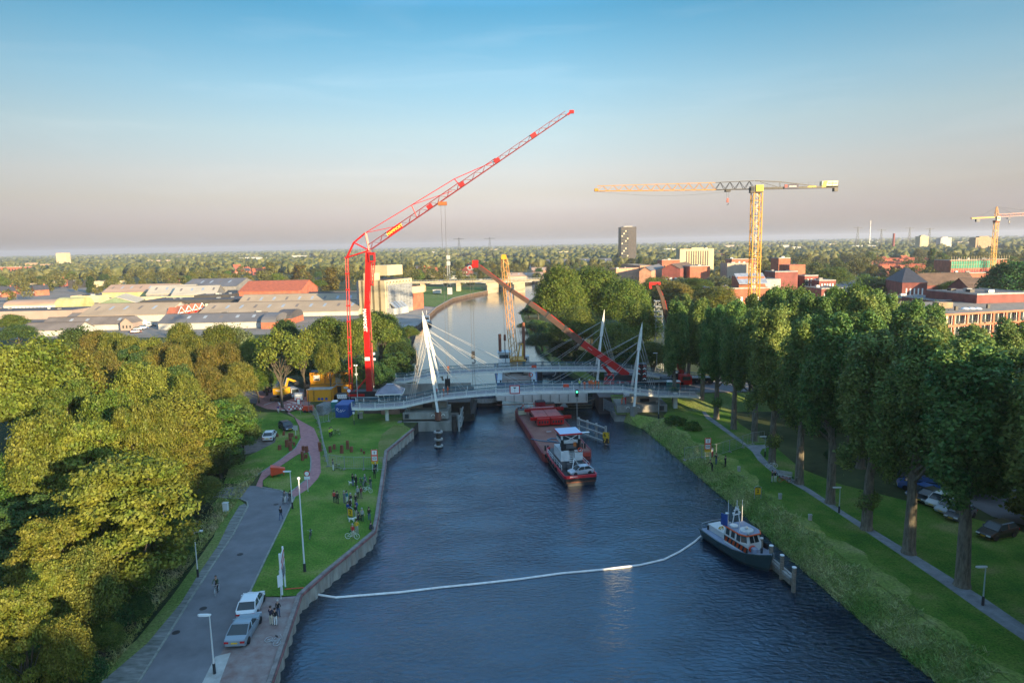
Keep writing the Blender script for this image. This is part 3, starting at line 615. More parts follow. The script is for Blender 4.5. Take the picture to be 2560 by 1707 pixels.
# ---- steel sheet piled quay on the left
def quay():
    t=thing('quay_wall','sheet-piled quay wall with timber cap and faded red edge on the left bank','quay wall',(0,0,0)); P=[Vector((-22.2,30,0))]+[at(x,y,0) for x,y in L_EDGE]
    sh=MB(); cap=MB(); red=MB(); k=0
    for a,b in zip(P,P[1:]):
        d=(b-a); L=d.length; d.normalize(); n=Vector((d.y,-d.x,0))
        N=max(2,round(L/.45)); N+=N%2
        for i in range(N):
            u0,u1=a+d*(L*i/N),a+d*(L*(i+1)/N); f=lambda j:n*(.30 if (j//2)%2 else .08)
            p,q=u0+f(i),u1+f(i+1); zb=-1.35-random.random()*.45
            sh.add([(p.x,p.y,zb-1.2),(q.x,q.y,zb-1.2),(q.x,q.y,-.1),(p.x,p.y,-.1)],[(0,1,2,3)])
        cap.bar(a+n*.16+Vector((0,0,.03)),b+n*.16+Vector((0,0,.03)),.40,.24); red.bar(a+n*.45+Vector((0,0,-.02)),b+n*.45+Vector((0,0,-.02)),.08,.22)
    sh.put('sheet_piles',mat('pale_sheet_piles',(.25,.20,.16),.85,var=.6,scale=1.4,bump=.2,col2=(.45,.40,.33),stretch=(1.5,1.5,.3)),t); cap.put('cap_beam',mat('quay_cap',(.15,.12,.11),.85,var=.35,scale=1.5,col2=(.27,.24,.22)),t); red.put('red_edge',mat('faded_red_steel',(.25,.10,.09),.8,var=.5,scale=1.5),t)  # sheet piles are pale beige with upright streaks
quay()
def far_quay():
    t=thing('quay_wall','long low quay wall in front of the silo on the far left bank','quay wall',(0,0,0)); P=[Vector((x,y,0)) for x,y in LEFT if 280<y<500]
    mb=MB(); c=MB()
    for a,b in zip(P,P[1:]): mb.bar(a+Vector((.25,0,-1.2)),b+Vector((.25,0,-1.2)),.4,2.6); c.bar(a+Vector((.2,0,.1)),b+Vector((.2,0,.1)),.8,.25)
    mb.put('wall',mat('rusty_quay',(.06,.035,.02),.9,var=.5,scale=.6,col2=(.12,.08,.055)),t); c.put('cap_beam',mat('quay_cap',(.15,.12,.11)),t)
far_quay()
# far road bridge
def far_bridge():
    t=thing('road_bridge','long flat concrete road bridge crossing the canal in the distance','road bridge',(0,0,0)); z=5.2
    A=atY(1030,690,470); B=atY(1375,704,500); zA=z
    f=lambda sx:(lambda p:(p.x,p.y))(atY(sx,700,497-.0*sx))
    X0,X1=f(985)[0],f(1390)[0]; Y=497
    MB().box((X0+X1)/2,Y+5,6.6,X1-X0,9,1.1).put('deck',CONC,t)
    MB().box((X0+X1)/2,Y+.4,7.15,X1-X0,.3,.9).put('fascia',mat('beige_concrete',(.36,.29,.20),.85,var=.3,scale=.3),t)
    mb=MB()
    for i in range(60): mb.bar((X0+(X1-X0)*i/59,Y+.5,7.5),(X0+(X1-X0)*i/59,Y+.5,8.5),.12)
    mb.bar((X0,Y+.5,8.5),(X1,Y+.5,8.5),.14); mb.bar((X0,Y+.5,8.05),(X1,Y+.5,8.05),.08); mb.put('railing',STEEL,t)
    for sx,w in((1055,3),(1145,3),(1230,9),(1297,9)):
        x=f(sx)[0]; mb=MB(); mb.box(x,Y+5,1.9,w,8.5,8.4); 
        if w>5: mb.box(x,Y+.2,.8,w*.8,1.2,7)
        mb.put('pier',mat('lit_concrete',(.42,.33,.22),.85,var=.35,scale=.25,stretch=(.4,.4,2)),t)
far_bridge()
# ================================================================ cranes
CR=mat('crane_red',(.46,.007,.006),.35,var=.08,scale=.6)
CRG=mat('boom_grey',(.12,.075,.06),.3,.5,var=.15,scale=.5)
CYE=mat('crane_yellow',(.50,.24,.008),.5,var=.12,scale=.8)
COR=mat('crane_orange',(.42,.17,.008),.5,var=.12,scale=.8)
ROPE=mat('wire_rope',(.10,.10,.10),.6)
def rope(a,b,t,r=.03,name='hoist_rope'): return MB().tube(a,b,r,n=4).put(name,ROPE,t)
def wheel(parent,x,y,z,r=.55,w=.4,rimm=None):
    a=MB(); a.lathe([(r*.55,-w/2),(r*.96,-w/2),(r,-w*.3),(r,w*.3),(r*.96,w/2),(r*.55,w/2)],(x,y,z),n=16,axis='y'); o=a.put('wheel',BLACK,parent)
    MB().lathe([(.05,-w*.42),(r*.5,-w*.42),(r*.56,-w*.5),(r*.56,w*.5),(r*.5,w*.42),(.05,w*.42)],(x,y,z),n=12,axis='y').put('rim',rimm or STEEL,o); return o
def hook_block(t,p,s=1.0,m=None):
    mb=MB(); mb.box(p.x,p.y,p.z,.55*s,.4*s,1.1*s,tx=.8,ty=.8); o=mb.put('hook_block',m or BLK,t)
    MB().torus((p.x,p.y,p.z-.95*s),.26*s,.07*s,axis='y',a0=-2.6,a1=1.2,n=10,k=5).put('hook',STEEL_D,o); return o
# ---- mobile tower crane with lattice jib on the left bank
def left_crane():
    Y=140; P=lambda x,y:atY(x,y,Y); B=P(925,986); Tp=P(921,630)
    t=thing('mobile_tower_crane','tall red mobile crane with long lattice jib on the left bank','crane',(0,0,0))
    m=MB(); m.loft([[(B.x+a*.60,Y+b*.65,B.z-.4) for a,b in((-1,-1),(1,-1),(1,1),(-1,1))],[(B.x+a*.54,Y+b*.62,B.z+13) for a,b in((-1,-1),(1,-1),(1,1),(-1,1))],[(Tp.x+a*.48,Y+b*.6,Tp.z) for a,b in((-1,-1),(1,-1),(1,1),(-1,1))]])
    mo=m.put('mast',CR,t)
    for k,(z0,z1) in enumerate(((B.z+2,B.z+11),(B.z+11.5,B.z+19),(B.z+19.5,Tp.z-2.5))): MB().tube((B.x+1.05,Y-.5,z0),(B.x+1.0,Y-.5,z1),.13-.02*k,n=6).put('cylinder',mat('crane_red_dark',(.34,.015,.015),.4),mo)
    lettering('MAMMOET',.95,SWHITE,t,(B.x-.12,Y-.80,18.2),xdir=(0,0,-1),ydir=(1,0,0))
    MB().box(B.x,Y-.84,10.2,1.0,.02,.7).put('white_panel',SWHITE,t)
    # cab at the top
    c=P(931,643); MB().box(c.x,Y-.3,c.z,1.1,1.5,1.9).put('cab',CR,t); MB().box(c.x+.05,Y-1.08,c.z-.1,.8,.06,1.2).put('window',GLASS,t)
    ld=MB(); q=P(934,690); ld.lattice((c.x+.2,Y,c.z-1),(q.x-.4,Y,q.z-2),.5,.4,7,.06,.05); ld.put('ladder',CR,t)
    # head triangle and rear stay
    H=P(923,626); A=P(914,582); D=P(884.6,606.5); E=P(867,644); F=P(878,978)
    mb=MB()
    for a,b,r in((H,A,.17),(A,D,.15),(D,E,.15),(E,H,.17),(D,H,.15)):
        for dy in(-.5,.5): mb.tube(a+Vector((0,dy,0)),b+Vector((0,dy,0)),r*.75,n=6)
    mb.put('head_frame',CR,t)
    mb=MB()
    for dx in(-.22,.22):
        mb.tube(E+Vector((dx,-.3,0)),F+Vector((dx*1.3,-.3,0)),.07,n=6); mb.tube(E+Vector((dx,.3,0)),F+Vector((dx*1.3,.3,0)),.05,n=5)
    for i in range(9):
        c=E.lerp(F,i/8.5); mb.box(c.x,Y,c.z,.7,.8,.25)
    mb.put('rear_stay',CR,t)
    # jib
    J0=P(927,624); J1=P(1429,280); mb=MB(); d=J1-J0
    for u0,u1,h,rc in((0,.46,1.05,.15),(.46,.64,.95,.13),(.64,.98,.8,.10)):
        mb.lattice(J0+d*u0,J0+d*u1,1.1,1.0,max(6,int(d.length*(u1-u0)/1.15)),rc,.055,h0=h,h1=h,tri=True)
    jb=mb.put('jib',mat('jib_red_backlit',(.17,.006,.008),.45,var=.15,scale=.5),t)  # darker red carries the jib's backlit shade in its colour
    e=MB(); e.box(J1.x,Y,J1.z,.9,.6,.6); e.bar(J1-d*.02,J1+d*.004,.3,.4); e.put('jib_tip',CR,t)
    for u in(.635,.815,.30,.46): 
        c=J0+d*u; MB().bar(c-d*.012+Vector((0,0,.45)),c+d*.012+Vector((0,0,.45)),1.1,.9).put('joint',mat('crane_red_dark',(.34,.015,.015),.4),jb)
    S0,S1=P(972.5,588),P(1006,565); n=Vector((-(S1-S0).z,0,(S1-S0).x)).normalized(); MB().bar(S0+Vector((0,-.75,0))+n*.15,S1+Vector((0,-.75,0))+n*.15,.06,1.25,up=n).put('name_panel',CR,t)
    c=(S0+S1)/2+n*.15; lettering('MAMMOET',.75,mat('yellow_lettering',(.75,.55,.08),.5),t,(c.x,Y-.80,c.z),xdir=(S1-S0),ydir=n)
    pts=[A,P(1028.8,513),P(1136,447.5),P(1240,402)]
    for a,b in zip(pts,pts[1:]): MB().tube(a,b,.075,n=5).put('pendant',CR,t)
    for a,b in((A,P(1007,562.7)),(pts[1],P(1130.6,478))): MB().tube(a,b,.06,n=5).put('pendant',CR,t)
    for a,b in((pts[1],P(1042,543)),(pts[2],P(1153,468))): MB().tube(a,b,.11,n=6).put('strut',CR,t)
    # trolley, ropes, hook and the hanging block
    Tr=P(1106,503); MB().box(Tr.x,Y,Tr.z-.5,1.7,1.3,.7).put('trolley',mat('trolley_brown',(.30,.09,.02),.6),t)
    K=P(1120.5,921); rope(Tr+Vector((-.35,0,-.7)),K+Vector((-.25,0,.5)),t); rope(Tr+Vector((.5,0,-.7)),K+Vector((.25,0,.5)),t); hook_block(t,K,.9,mat('hook_orange',(.42,.12,.05),.6))
    # carrier
    z0=.35; x0,x1=P(836,1000).x,P(992,1000).x; yc=Y+.2
    MB().box((x0+x1)/2,yc,1.75,x1-x0-1,2.6,.75).put('chassis',BLK,t)
    MB().box(x0+1.3,yc,1.9,2.4,2.7,1.7,tx=.85).put('driver_cab',BLK,t); MB().box(x0+1.1,yc-1.32,2.2,1.5,.06,.7).put('window',GLASS,t); MB().box(x0+1.4,yc-1.36,.75,2.6,.1,.45).put('bumper',CR,t)
    for i in range(7):
        x=x0+3.2+i*1.65+(1.2 if i>2 else 0)
        wheel(t,x,yc-1.25,.85,.62,.5); wheel(t,x,yc+1.25,.85,.62,.5)
    MB().box((x0+x1)/2+1.8,yc-1.4,2.2,x1-x0-4,.3,.12).put('side_rail',CONC_L,t)
    MB().box(B.x-1.0,yc,2.75,6.2,2.5,1.25).put('turntable',BLK,t); MB().box(B.x-2.6,yc-1.3,2.65,3.4,.08,.5).put('side_panel',CR,t)
    ch=MB(); ch.box(B.x-5.6,yc-1.38,2.45,2.0,.05,.9); o=ch.put('warning_panel',SWHITE,t); st=MB()
    for i in range(5): st.bar((B.x-6.5+i*.42,yc-1.42,2.05),(B.x-6.2+i*.42,yc-1.42,2.85),.03,.17,up=(0,1,0))
    st.put('red_stripes',CR,o)
    MB().bar((B.x-3.2,Y-.9,2.9),(B.x-.4,Y-.6,6.2),.28).put('support_strut',CR,t)
    for x in(x0+2.6,x1-.6):
        MB().box(x,yc,1.2,.5,7.0,.4).put('outrigger',BLK,t)
        for s in(-1,1): MB().tube((x,yc+s*3.4,0),(x,yc+s*3.4,1.4),.16,n=8).put('outrigger_foot',STEEL_D,t)
    MB().box(x1-.8,yc-1.0,2.7,1.1,.8,.6).put('tool_box',CR,t)
    return t
left_crane()
p=atY(1119,958,140.4); mb=MB(); mb.tube((p.x,140.4,p.z-2.4),(p.x,140.4,p.z+1.0),.55,n=14); mb.tube((p.x,140.4,p.z+1.0),(p.x,140.4,p.z+1.6),.1,n=6); single('hanging_weight','black cylinder hanging from the hook between the two footbridges','weight',mb,BLK)
mb=MB(); q=atY(1120.5,918,140.4); mb.tube((q.x,140.4,q.z-.6),(p.x,140.4,p.z+1.6),.045,n=5); single('lifting_sling','thin sling between the hook and the black cylinder','sling',mb,ROPE)
p=atY(1042,900,138); mb=MB()
for i in range(5): mb.tube((p.x-.05+.02*i,138,p.z+2.2-i*1.1),(p.x-.0,138,p.z+1.1-i*1.1),[.06,.16,.24,.28,.16][i],[.16,.24,.28,.16,.05][i],n=8)
single('furled_flag','dark furled tarp hanging near the left footbridge mast','tarp',mb,BLK)
# ---- red telescopic crane on the right bank
def telescopic(name,label,pts,base,tipw,Y,segs,hookS=None,text=None,x_off=0):
    t=thing(name,label,'crane',(0,0,0)); P=lambda x,y:atY(x,y,Y)
    q=[P(*s) for s in pts]; n=len(q)-1; d=(q[-1]-q[0]).normalized(); up=Vector((-d.z,0,d.x)); up=up if up.z>0 else -up
    for i in range(n):
        w=base+(tipw-base)*i/n; a,b=q[i],q[i+1]
        MB().bar(a,b+d*.2,w*.78,w,up=(0,1,0)).put('boom_section',CR if i==0 else CRG,t)
        if i>0: 
            MB().bar(a+d*.5+up*(w*.16)+Vector((0,-w*.40,0)),b-d*.6+up*(w*.16)+Vector((0,-w*.40,0)),.03,w*.58,up=up).put('red_stripe',CR,t)
            MB().bar(a-d*.12,a+d*.2,w*1.0,w*1.16,up=(0,1,0)).put('collar',BLK,t)
    return t,q,d,up
def right_crane():
    Y=143.5; t,q,d,up=telescopic('telescopic_crane','red telescopic mobile crane with boom leaning left over the bridges',[(1568,937),(1454,856),(1411,821.5),(1367,787),(1323,756),(1278,726),(1192,662)],1.75,.85,Y,6)
    P=lambda x,y:atY(x,y,Y); tip=q[-1]
    h=MB(); h.box(tip.x-.3,Y,tip.z+.2,1.2,1.1,1.5); h.bar(tip+Vector((-.2,0,.3)),tip+Vector((-1.5,0,-.7)),.7,.7); h.put('boom_head',CR,t)
    for k in range(2): MB().torus((tip.x-1.5+k*.3,Y-.4+k*.8,tip.z-.6),.4,.12,axis='y').put('sheave',STEEL,t)
    K=P(1183,887); 
    for dx in(-.28,.28): rope((tip.x-1.2+dx,Y,tip.z-.6),(K.x+dx,Y,K.z+.6),t,.035)
    hook_block(t,K,1.5)
    for dx in(-.3,.3): rope((K.x+dx*.4,Y,K.z-1.4),(K.x+dx,Y,2.9),t,.04,'lifting_chain')
    c=q[0].lerp(q[1],.50)+Vector((0,-.74,0)); lettering('MAMMOET',1.5,SWHITE,t,(c.x,c.y,c.z),xdir=-d,ydir=up)
    c=q[0].lerp(q[1],.83)+Vector((0,-.74,0)); MB().bar(c-d*.5,c+d*.5,.03,.8,up=(0,1,0)).put('emblem',SWHITE,t)
    MB().tube(P(1505,911),P(1536,945),.34,n=10).put('lift_cylinder',CR,t)
    z=2.0; b=q[0]
    MB().box(b.x-1.0,Y,4.2,7.5,2.8,1.7).put('superstructure',BLK,t); cb=MB(); cb.loft([[(b.x-5.2,Y-1.5,3.2),(b.x-3.0,Y-1.5,3.2),(b.x-3.0,Y-.4,3.2),(b.x-5.2,Y-.4,3.2)],[(b.x-5.0,Y-1.5,4.2),(b.x-3.0,Y-1.5,4.2),(b.x-3.0,Y-.4,4.2),(b.x-5.0,Y-.4,4.2)],[(b.x-4.3,Y-1.45,5.3),(b.x-3.1,Y-1.45,5.3),(b.x-3.1,Y-.4,5.3),(b.x-4.3,Y-.4,5.3)]]); co=cb.put('cab',CR,t); MB().box(b.x-3.9,Y-1.52,4.7,1.2,.05,.8).put('window',GLASS,co)
    MB().box(b.x-.2,Y-1.44,3.6,4.5,.08,.4).put('side_panel',CR,t)
    # counterweight towers with chevrons
    w0=P(1601,930)
    for s in(-1,1):
        MB().box(w0.x+s*.62,Y-.2,w0.z+.1,1.0,2.2,3.7).put('counterweight',BLK,t)
        for k in range(6): MB().prism([(-.36,-.16),(0,.08),(.36,-.16),(.36,.06),(0,.30),(-.36,.06)],-1.32,-1.34,lambda u,v,w:(w0.x+s*.62+u,Y+w,w0.z-1.3+k*.55+v)).put('chevron',SWHITE if k%2==0 else CR,t)
    MB().box(w0.x,Y-.2,2.9,3.2,2.4,.9).put('counterweight_base',BLK,t)
    x0,x1=P(1545,975).x,P(1705,975).x
    MB().box((x0+x1)/2,Y,z+1.05,x1-x0,2.7,.7).put('chassis',BLK,t); MB().box((x0+x1)/2,Y-1.42,z+1.55,x1-x0-2,.2,.12).put('side_rail',CONC_L,t)
    for i in range(8):
        x=x0+1.5+i*(x1-x0-3)/7
        for s in(-1,1): wheel(t,x,Y+s*1.3,z+.62,.6,.5)
    MB().box(x1+.6,Y,z+1.7,2.4,2.7,1.9,tx=.9).put('driver_cab',CR,t); MB().box(x1+.6,Y-1.36,z+2.1,1.7,.05,.8).put('window',GLASS,t)
    for x in(x0+.8,x1-2.5):
        MB().box(x,Y,z+.9,.5,7,.4).put('outrigger',BLK,t)
        for s in(-1,1): MB().tube((x,Y+s*3.4,z-.02),(x,Y+s*3.4,z+1.1),.16,n=8).put('outrigger_foot',STEEL_D,t)
right_crane()
def second_mobile():
    Y=147.2; t,q,d,up=telescopic('telescopic_crane','second red mobile crane half hidden by the poplars beyond the footbridge ramp',[(1704,935),(1672,820),(1655,745),(1641,712)],1.2,.75,Y,3)
    P=lambda x,y:atY(x,y,Y); tip=q[-1]; h=MB(); h.box(tip.x-.4,Y,tip.z+.3,2.4,.9,.6); h.bar((tip.x-1.5,Y,tip.z+.2),(tip.x-1.2,Y,tip.z-.8),.5); h.put('boom_head',CR,t)
    b=q[0]; MB().box(b.x-.4,Y,b.z-.6,4.2,2.6,1.5).put('superstructure',BLK,t); MB().box(b.x-.2,Y-1.32,b.z-.9,3.6,.06,.35).put('side_panel',CR,t)
    mb=MB(); mb.torus((b.x-1.2,Y-1.0,b.z-.6),1.4,.12,axis='y',a0=1.3,a1=3.14,n=8); mb.put('cab_guard',CONC_L,t); MB().box(b.x-1.3,Y-1.0,b.z-.2,1.6,1.0,1.5,tx=.8).put('cab',GLASS,t)
    MB().box(b.x+1.5,Y,3.0,12,2.6,.7).put('chassis',BLK,t); MB().box(b.x+2.5,Y-1.4,3.5,11,.2,.12).put('side_rail',CONC_L,t)
    for i in range(6):
        for s in(-1,1): wheel(t,b.x-3.5+i*1.9,Y+s*1.25,2.62,.6,.5)
second_mobile()
def scaffold_tower():
    p=atY(1648,775,172); t=thing('scaffold_tower','pale scaffold tower standing left of the poplars under the red crane tip','scaffold',(p.x,172,0)); h=p.z+2.5
    mb=MB(); mb.lattice((0,0,0),(0,0,h),2.0,2.0,int(h/1.6),.09,.06,cross=True); mb.put('frame',STEEL,t)
    for k in range(4): MB().box(0,0,h-.2-k*1.3,2.6,2.6,.09).put('deck',WOOD_G,t)
scaffold_tower()
# ---- big tower crane
def tower_crane():
    Y=190; P=lambda x,y:atY(x,y,Y); top=P(1892,482); base=P(1885,900)
    X=top.x; zt=top.z; t=thing('tower_crane','large yellow tower crane with flat orange and black jib','tower crane',(X,Y,0))
    n=int(zt/2.0); mb=MB(); mb.lattice((0,0,0),(0,0,zt),2.3,2.3,n,.26,.11,cross=True); mb.put('mast',CYE,t)
    l=MB(); l.lattice((.2,0,0),(.2,0,zt),.5,.5,n,.06,.045); l.put('ladder',STEEL,t)
    for z in(zt*.34,zt*.62): MB().box(0,0,z,3.0,3.0,.12).put('platform',CYE,t)
    MB().box(.3,-.9,zt+1.1,2.0,1.2,1.7).put('name_panel',YEL,t); lettering('EC-B',.62,BLK,t,(.3,-1.51,zt+1.3))
    MB().box(0,0,zt+.6,2.6,2.2,1.3).put('slewing_ring',BLK,t)
    c=MB(); c.box(-1.6,-.9,zt+.75,1.3,1.5,1.7,tx=.9); co=c.put('cab',BLK,t); MB().box(-1.75,-1.67,zt+.9,.8,.04,.9).put('window',GLASS,co)
    L=P(1492,478); q=lambda x,y:P(x,y)-Vector((X,Y,0))
    jl=q(1493,478); jm=q(1788,475); jr=q(1885,473); hl,hr=1.35,2.05
    mb=MB(); mb.lattice(jl,jm,1.4,1.6,22,.15,.085,h0=1.35,h1=1.95,tri=True); mb.put('jib',COR,t)
    mb=MB(); mb.lattice(jm,jr,1.6,1.7,8,.17,.10,h0=1.95,h1=2.2,tri=True); mb.put('inner_jib',BLK,t)
    MB().box(jl.x-.3,0,jl.z+.3,.9,1.2,.8).put('jib_tip',COR,t)
    mb=MB(); mb.bar(jr+Vector((.2,0,2.2)),q(1950,455),.22); mb.bar(q(1950,455),q(2062,468),.2); mb.bar(q(1900,455),q(1952,470),.12); mb.bar(q(1950,455),q(1950,472),.14); mb.put('counter_tie',BLK,t)
    a,b=q(1900,471),q(2092,468); mb=MB(); mb.box((a.x+b.x)/2,0,(a.z+b.z)/2,b.x-a.x,1.5,.55); mb.put('counter_jib',BLK,t)
    mb=MB()
    for i in range(14): mb.bar((a.x+(b.x-a.x)*i/13,-.8,a.z),(a.x+(b.x-a.x)*i/13,-.8,a.z+1.3),.03)
    mb.bar((a.x,-.8,a.z+1.3),(b.x,-.8,b.z+1.3),.03); mb.put('railing',STEEL_D,t)
    s=q(1975,467); MB().box(s.x,-.95,s.z,3.9,.12,1.2).put('blue_sign',mat('navy',(.01,.012,.05),.5),t); MB().box(s.x-1.5,-1.03,s.z+.1,.6,.02,.7).put('emblem',RED,t); lettering('FORTIS BRUNS',.38,SWHITE,t,(s.x+.35,-1.03,s.z),sx=.8)
    s=q(2027,467.5); lettering('LIEBHERR',.55,mat('yellow_lettering',(.75,.55,.08),.5),t,(s.x,-.79,s.z))
    s=q(2072,461); MB().box(s.x,0,s.z,4.4,1.5,1.6).put('ballast_panel',mat('ballast_white',(.58,.55,.38),.5),t); MB().prism([(-2.25,-.82),(-1.2,-.82),(-.7,.82),(-1.7,.82)],-.77,-.80,lambda u,v,w:(s.x+u,w,s.z+v)).put('yellow_flash',YEL,t); lettering('VAN DER SPEK',.5,YEL,t,(s.x+.7,-.78,s.z+.15),sx=.8)
    s=q(2088,471); MB().box(s.x,0,s.z,1.0,1.4,1.7).put('ballast',BLK,t)
    tr=q(1819,474); MB().box(tr.x,0,tr.z-.35,1.3,1.4,.6).put('trolley',BLK,t); hk=q(1819,501)
    for dx in(-.35,.35): rope((tr.x+dx,0,tr.z-.6),(hk.x+dx*.6,0,hk.z+.6),t,.025)
    hook_block(t,hk,1.0,mat('hook_red',(.5,.05,.03),.5))
    pts=[jl.lerp(Vector((tr.x,0,tr.z-.5)),i/12)+Vector((0,0,-1.1*math.sin(math.pi*i/12)-.1)) for i in range(13)]
    MB().path(pts,.025,4).put('trolley_rope',ROPE,t)
tower_crane()
def tower_crane_far():
    Y=420; P=lambda x,y:atY(x,y,Y); top=P(2491,551); X=top.x; t=thing('tower_crane','orange hammerhead tower crane at the right edge with peaked top and tie ropes','tower crane',(X,Y,0)); q=lambda x,y:P(x,y)-Vector((X,Y,0)); zt=top.z
    mb=MB(); mb.lattice((0,0,0),(0,0,zt),1.9,1.9,int(zt/2),.26,.13,cross=True); mb.put('mast',CYE,t)
    ap=q(2492,517); mb=MB(); mb.lattice((0,0,zt+2.5),ap,1.8,.4,5,.2,.12); mb.put('peak',COR,t)
    MB().box(.3,-.8,zt+1,1.9,1.6,2.6).put('cab',mat('ballast_white',(.58,.55,.38),.5),t); MB().box(.3,-1.62,zt+1.2,1.2,.05,1.0).put('window',GLASS,t); MB().box(0,0,zt-.7,2.6,2.6,1.2).put('slewing_ring',RUST,t)
    a,b=q(2428,546),q(2488,543); mb=MB(); mb.bar(a,b,1.2,.8); mb.put('counter_jib',CYE,t); c=q(2444,550); MB().box(c.x,0,c.z-.3,2.2,1.4,1.7).put('ballast',STEEL_D,t)
    a2,b2=q(2495,543),q(2620,535); mb=MB(); mb.lattice(a2,b2,1.6,1.4,22,.2,.12,h0=1.7,h1=1.5,tri=True); mb.put('jib',mat('faded_red_jib',(.55,.25,.18),.5),t)
    for e in(q(2450,542),q(2540,537),q(2615,533)): MB().tube(ap,e,.06,n=4).put('tie_rope',ROPE,t)
    tr=q(2521,546); hk=q(2520,592); MB().box(tr.x,0,tr.z,1.4,1.4,.6).put('trolley',STEEL_D,t)
    for dx in(-.3,.3): rope((tr.x+dx,0,tr.z),(hk.x+dx,0,hk.z+9),t,.04)
    hook_block(t,hk+Vector((0,0,9)),1.2)
tower_crane_far()
# ---- yellow crawler crane on its pontoon
def pontoon_crane():
    q=at(1296,958,-1.0); cx,cy=1.0,178.0
    t=thing('work_pontoon','blue and rust work pontoon moored beyond the rear footbridge','pontoon',(0,0,0))
    MB().prism([(-3.9,164),(6.0,164),(6.9,193),(-5.2,193)],-2.4,-.75).put('hull',mat('pontoon_hull',(.05,.10,.22),.7,var=.4,scale=1),t)
    MB().prism([(-3.6,164.3),(5.7,164.3),(6.6,192.7),(-4.9,192.7)],-.75,-.70).put('deck',mat('pontoon_deck',(.17,.12,.09),.9,var=.4,scale=.7,col2=(.25,.21,.18)),t)
    MB().box(1.1,163.93,-1.2,9.8,.1,.7).put('bow_band',BLUE,t)
    for s in(-1,1): MB().box(1.0+s*4.3,176,-.6,1.2,23,.1).put('side_walk',STEEL,t)
    for sx,y0,y1 in((1251,835,912),(1310,806,906)):
        p0=atY(sx,y1,190 if sx<1300 else 188); p1=atY(sx,y0,190 if sx<1300 else 188)
        MB().tube((p0.x,p0.y,-4),(p0.x,p0.y,p1.z),.42,n=14).put('spud_pile',RUST,t)
    w=MB(); w.box(-2.2,190,1.2,3.4,4.5,3.8); wo=w.put('wheelhouse',SWHITE,t); MB().box(-2.2,187.72,2.1,2.8,.06,1.0).put('window',GLASS,wo); MB().box(-2.2,189.8,3.2,3.9,5,.15).put('roof',STEEL,wo)
    w=MB(); w.box(2.5,191,.5,4.5,2.6,2.4); wo=w.put('deckhouse',mat('grey_white',(.5,.5,.5),.5),t); MB().box(2.5,189.66,.9,3.4,.06,.7).put('window',BLK,wo)
    for x in(-3.3,-2.2,1.2): MB().tube((x,190,3),(x,190,6.5+x*.3),.06,n=6).put('aerial',STEEL_D,t)
    mb=MB(); mb.box(.5,187,3.3,3.4,.1,.1); mb.box(.5,187,2.3,3.4,.1,.1); mb.bar((-1,187,0),(-1,187,3.3),.1); mb.bar((2,187,0),(2,187,3.3),.1); mb.put('gantry',SWHITE,t)
    mb=MB(); mb.torus((4.6,170.5,.1),.45,.12,axis='y'); mb.put('lifebuoy',REDL,t)
    for x in(-3.0,5.2): MB().tube((x,165,-.7),(x,165,.0),.2,n=8).put('bollard',STEEL_D,t)
    c=thing('crawler_crane','yellow crawler crane with tall lattice boom standing on the work pontoon','crawler crane',(cx,cy,-.70))
    for s in(-1,1):
        mb=MB(); mb.loft([[(s*2.35+a*.55,yy,z) for a,z in((-1,0),(1,0),(1,h),(-1,h))] for yy,h in((-4.2,.6),(-3.6,1.2),(3.6,1.2),(4.2,.6))]); mb.put('track',mat('track_steel',(.12,.085,.06),.85,var=.4,scale=2),c)
    MB().box(0,0,.8,4,2.5,.6).put('undercarriage',STEEL_D,c)
    h=MB(); h.box(.2,1.2,2.6,3.6,6.0,2.2); ho=h.put('housing',CYE,c); MB().box(.2,4.3,2.4,3.8,1.0,2.6).put('counterweight',CYE,ho)
    k=MB(); k.box(2.0,-2.0,2.6,1.1,1.7,2.2,ty=.8); ko=k.put('cab',CYE,c); MB().box(2.0,-2.86,2.9,.8,.06,1.2).put('window',GLASS,ko)
    mb=MB(); mb.bar((.3,1.5,3.6),(1.2,3.5,7.2),.22); mb.bar((1.6,1.5,3.6),(1.9,3.5,7.2),.22); mb.bar((1.2,3.5,7.2),(1.9,3.5,7.2),.3); mb.bar((1.2,3.5,7.2),(.6,4.5,3.5),.16); mb.bar((1.9,3.5,7.2),(2.0,4.5,3.5),.16); mb.put('gantry',CYE,c)
    tp=atY(1260,642,177); tp=tp-Vector((cx,cy,-.7)); b0=Vector((-.4,-2.0,1.8)); tp.y=-3.0
    mb=MB(); mb.lattice(b0,b0.lerp(tp,.1),.9,1.7,3,.16,.1); mb.lattice(b0.lerp(tp,.1),b0.lerp(tp,.93),1.6,1.4,22,.12,.06); mb.lattice(b0.lerp(tp,.93),tp,1.5,.8,2,.16,.1); bo=mb.put('boom',COR,c)
    MB().box(tp.x,tp.y,tp.z,1.5,1.4,1.2,tx=.7).put('boom_head',mat('boom_head_amber',(.62,.27,.01),.5),bo)
    for dx in(-.5,.5): MB().tube((tp.x+dx,tp.y,tp.z),(1.5+dx*.6,3.5,7.2),.035,n=4).put('boom_rope',ROPE,c)
    w_=atY(1262,833,177)-Vector((cx,cy,-.7)); 
    for dx in(-.1,.12): MB().tube((tp.x-.9+dx,tp.y-.6,tp.z-.2),(w_.x+dx,tp.y-.6,w_.z),.03,n=4).put('hoist_rope',ROPE,c)
    MB().box(w_.x,tp.y-.6,w_.z-.8,.7,.6,1.6,tx=.8,ty=.8).put('hook_weight',RUST,c); MB().tube((w_.x,tp.y-.6,w_.z-1.6),(w_.x+.1,tp.y-.6,3.2),.09,n=6).put('drop_chain',STEEL_D,c)
    p0,p1=atY(1160,846,170),atY(1262,831,177); mb=MB(); mb.tube(p0,(p1.x,p1.y,p1.z),.03,n=4)
pontoon_crane()
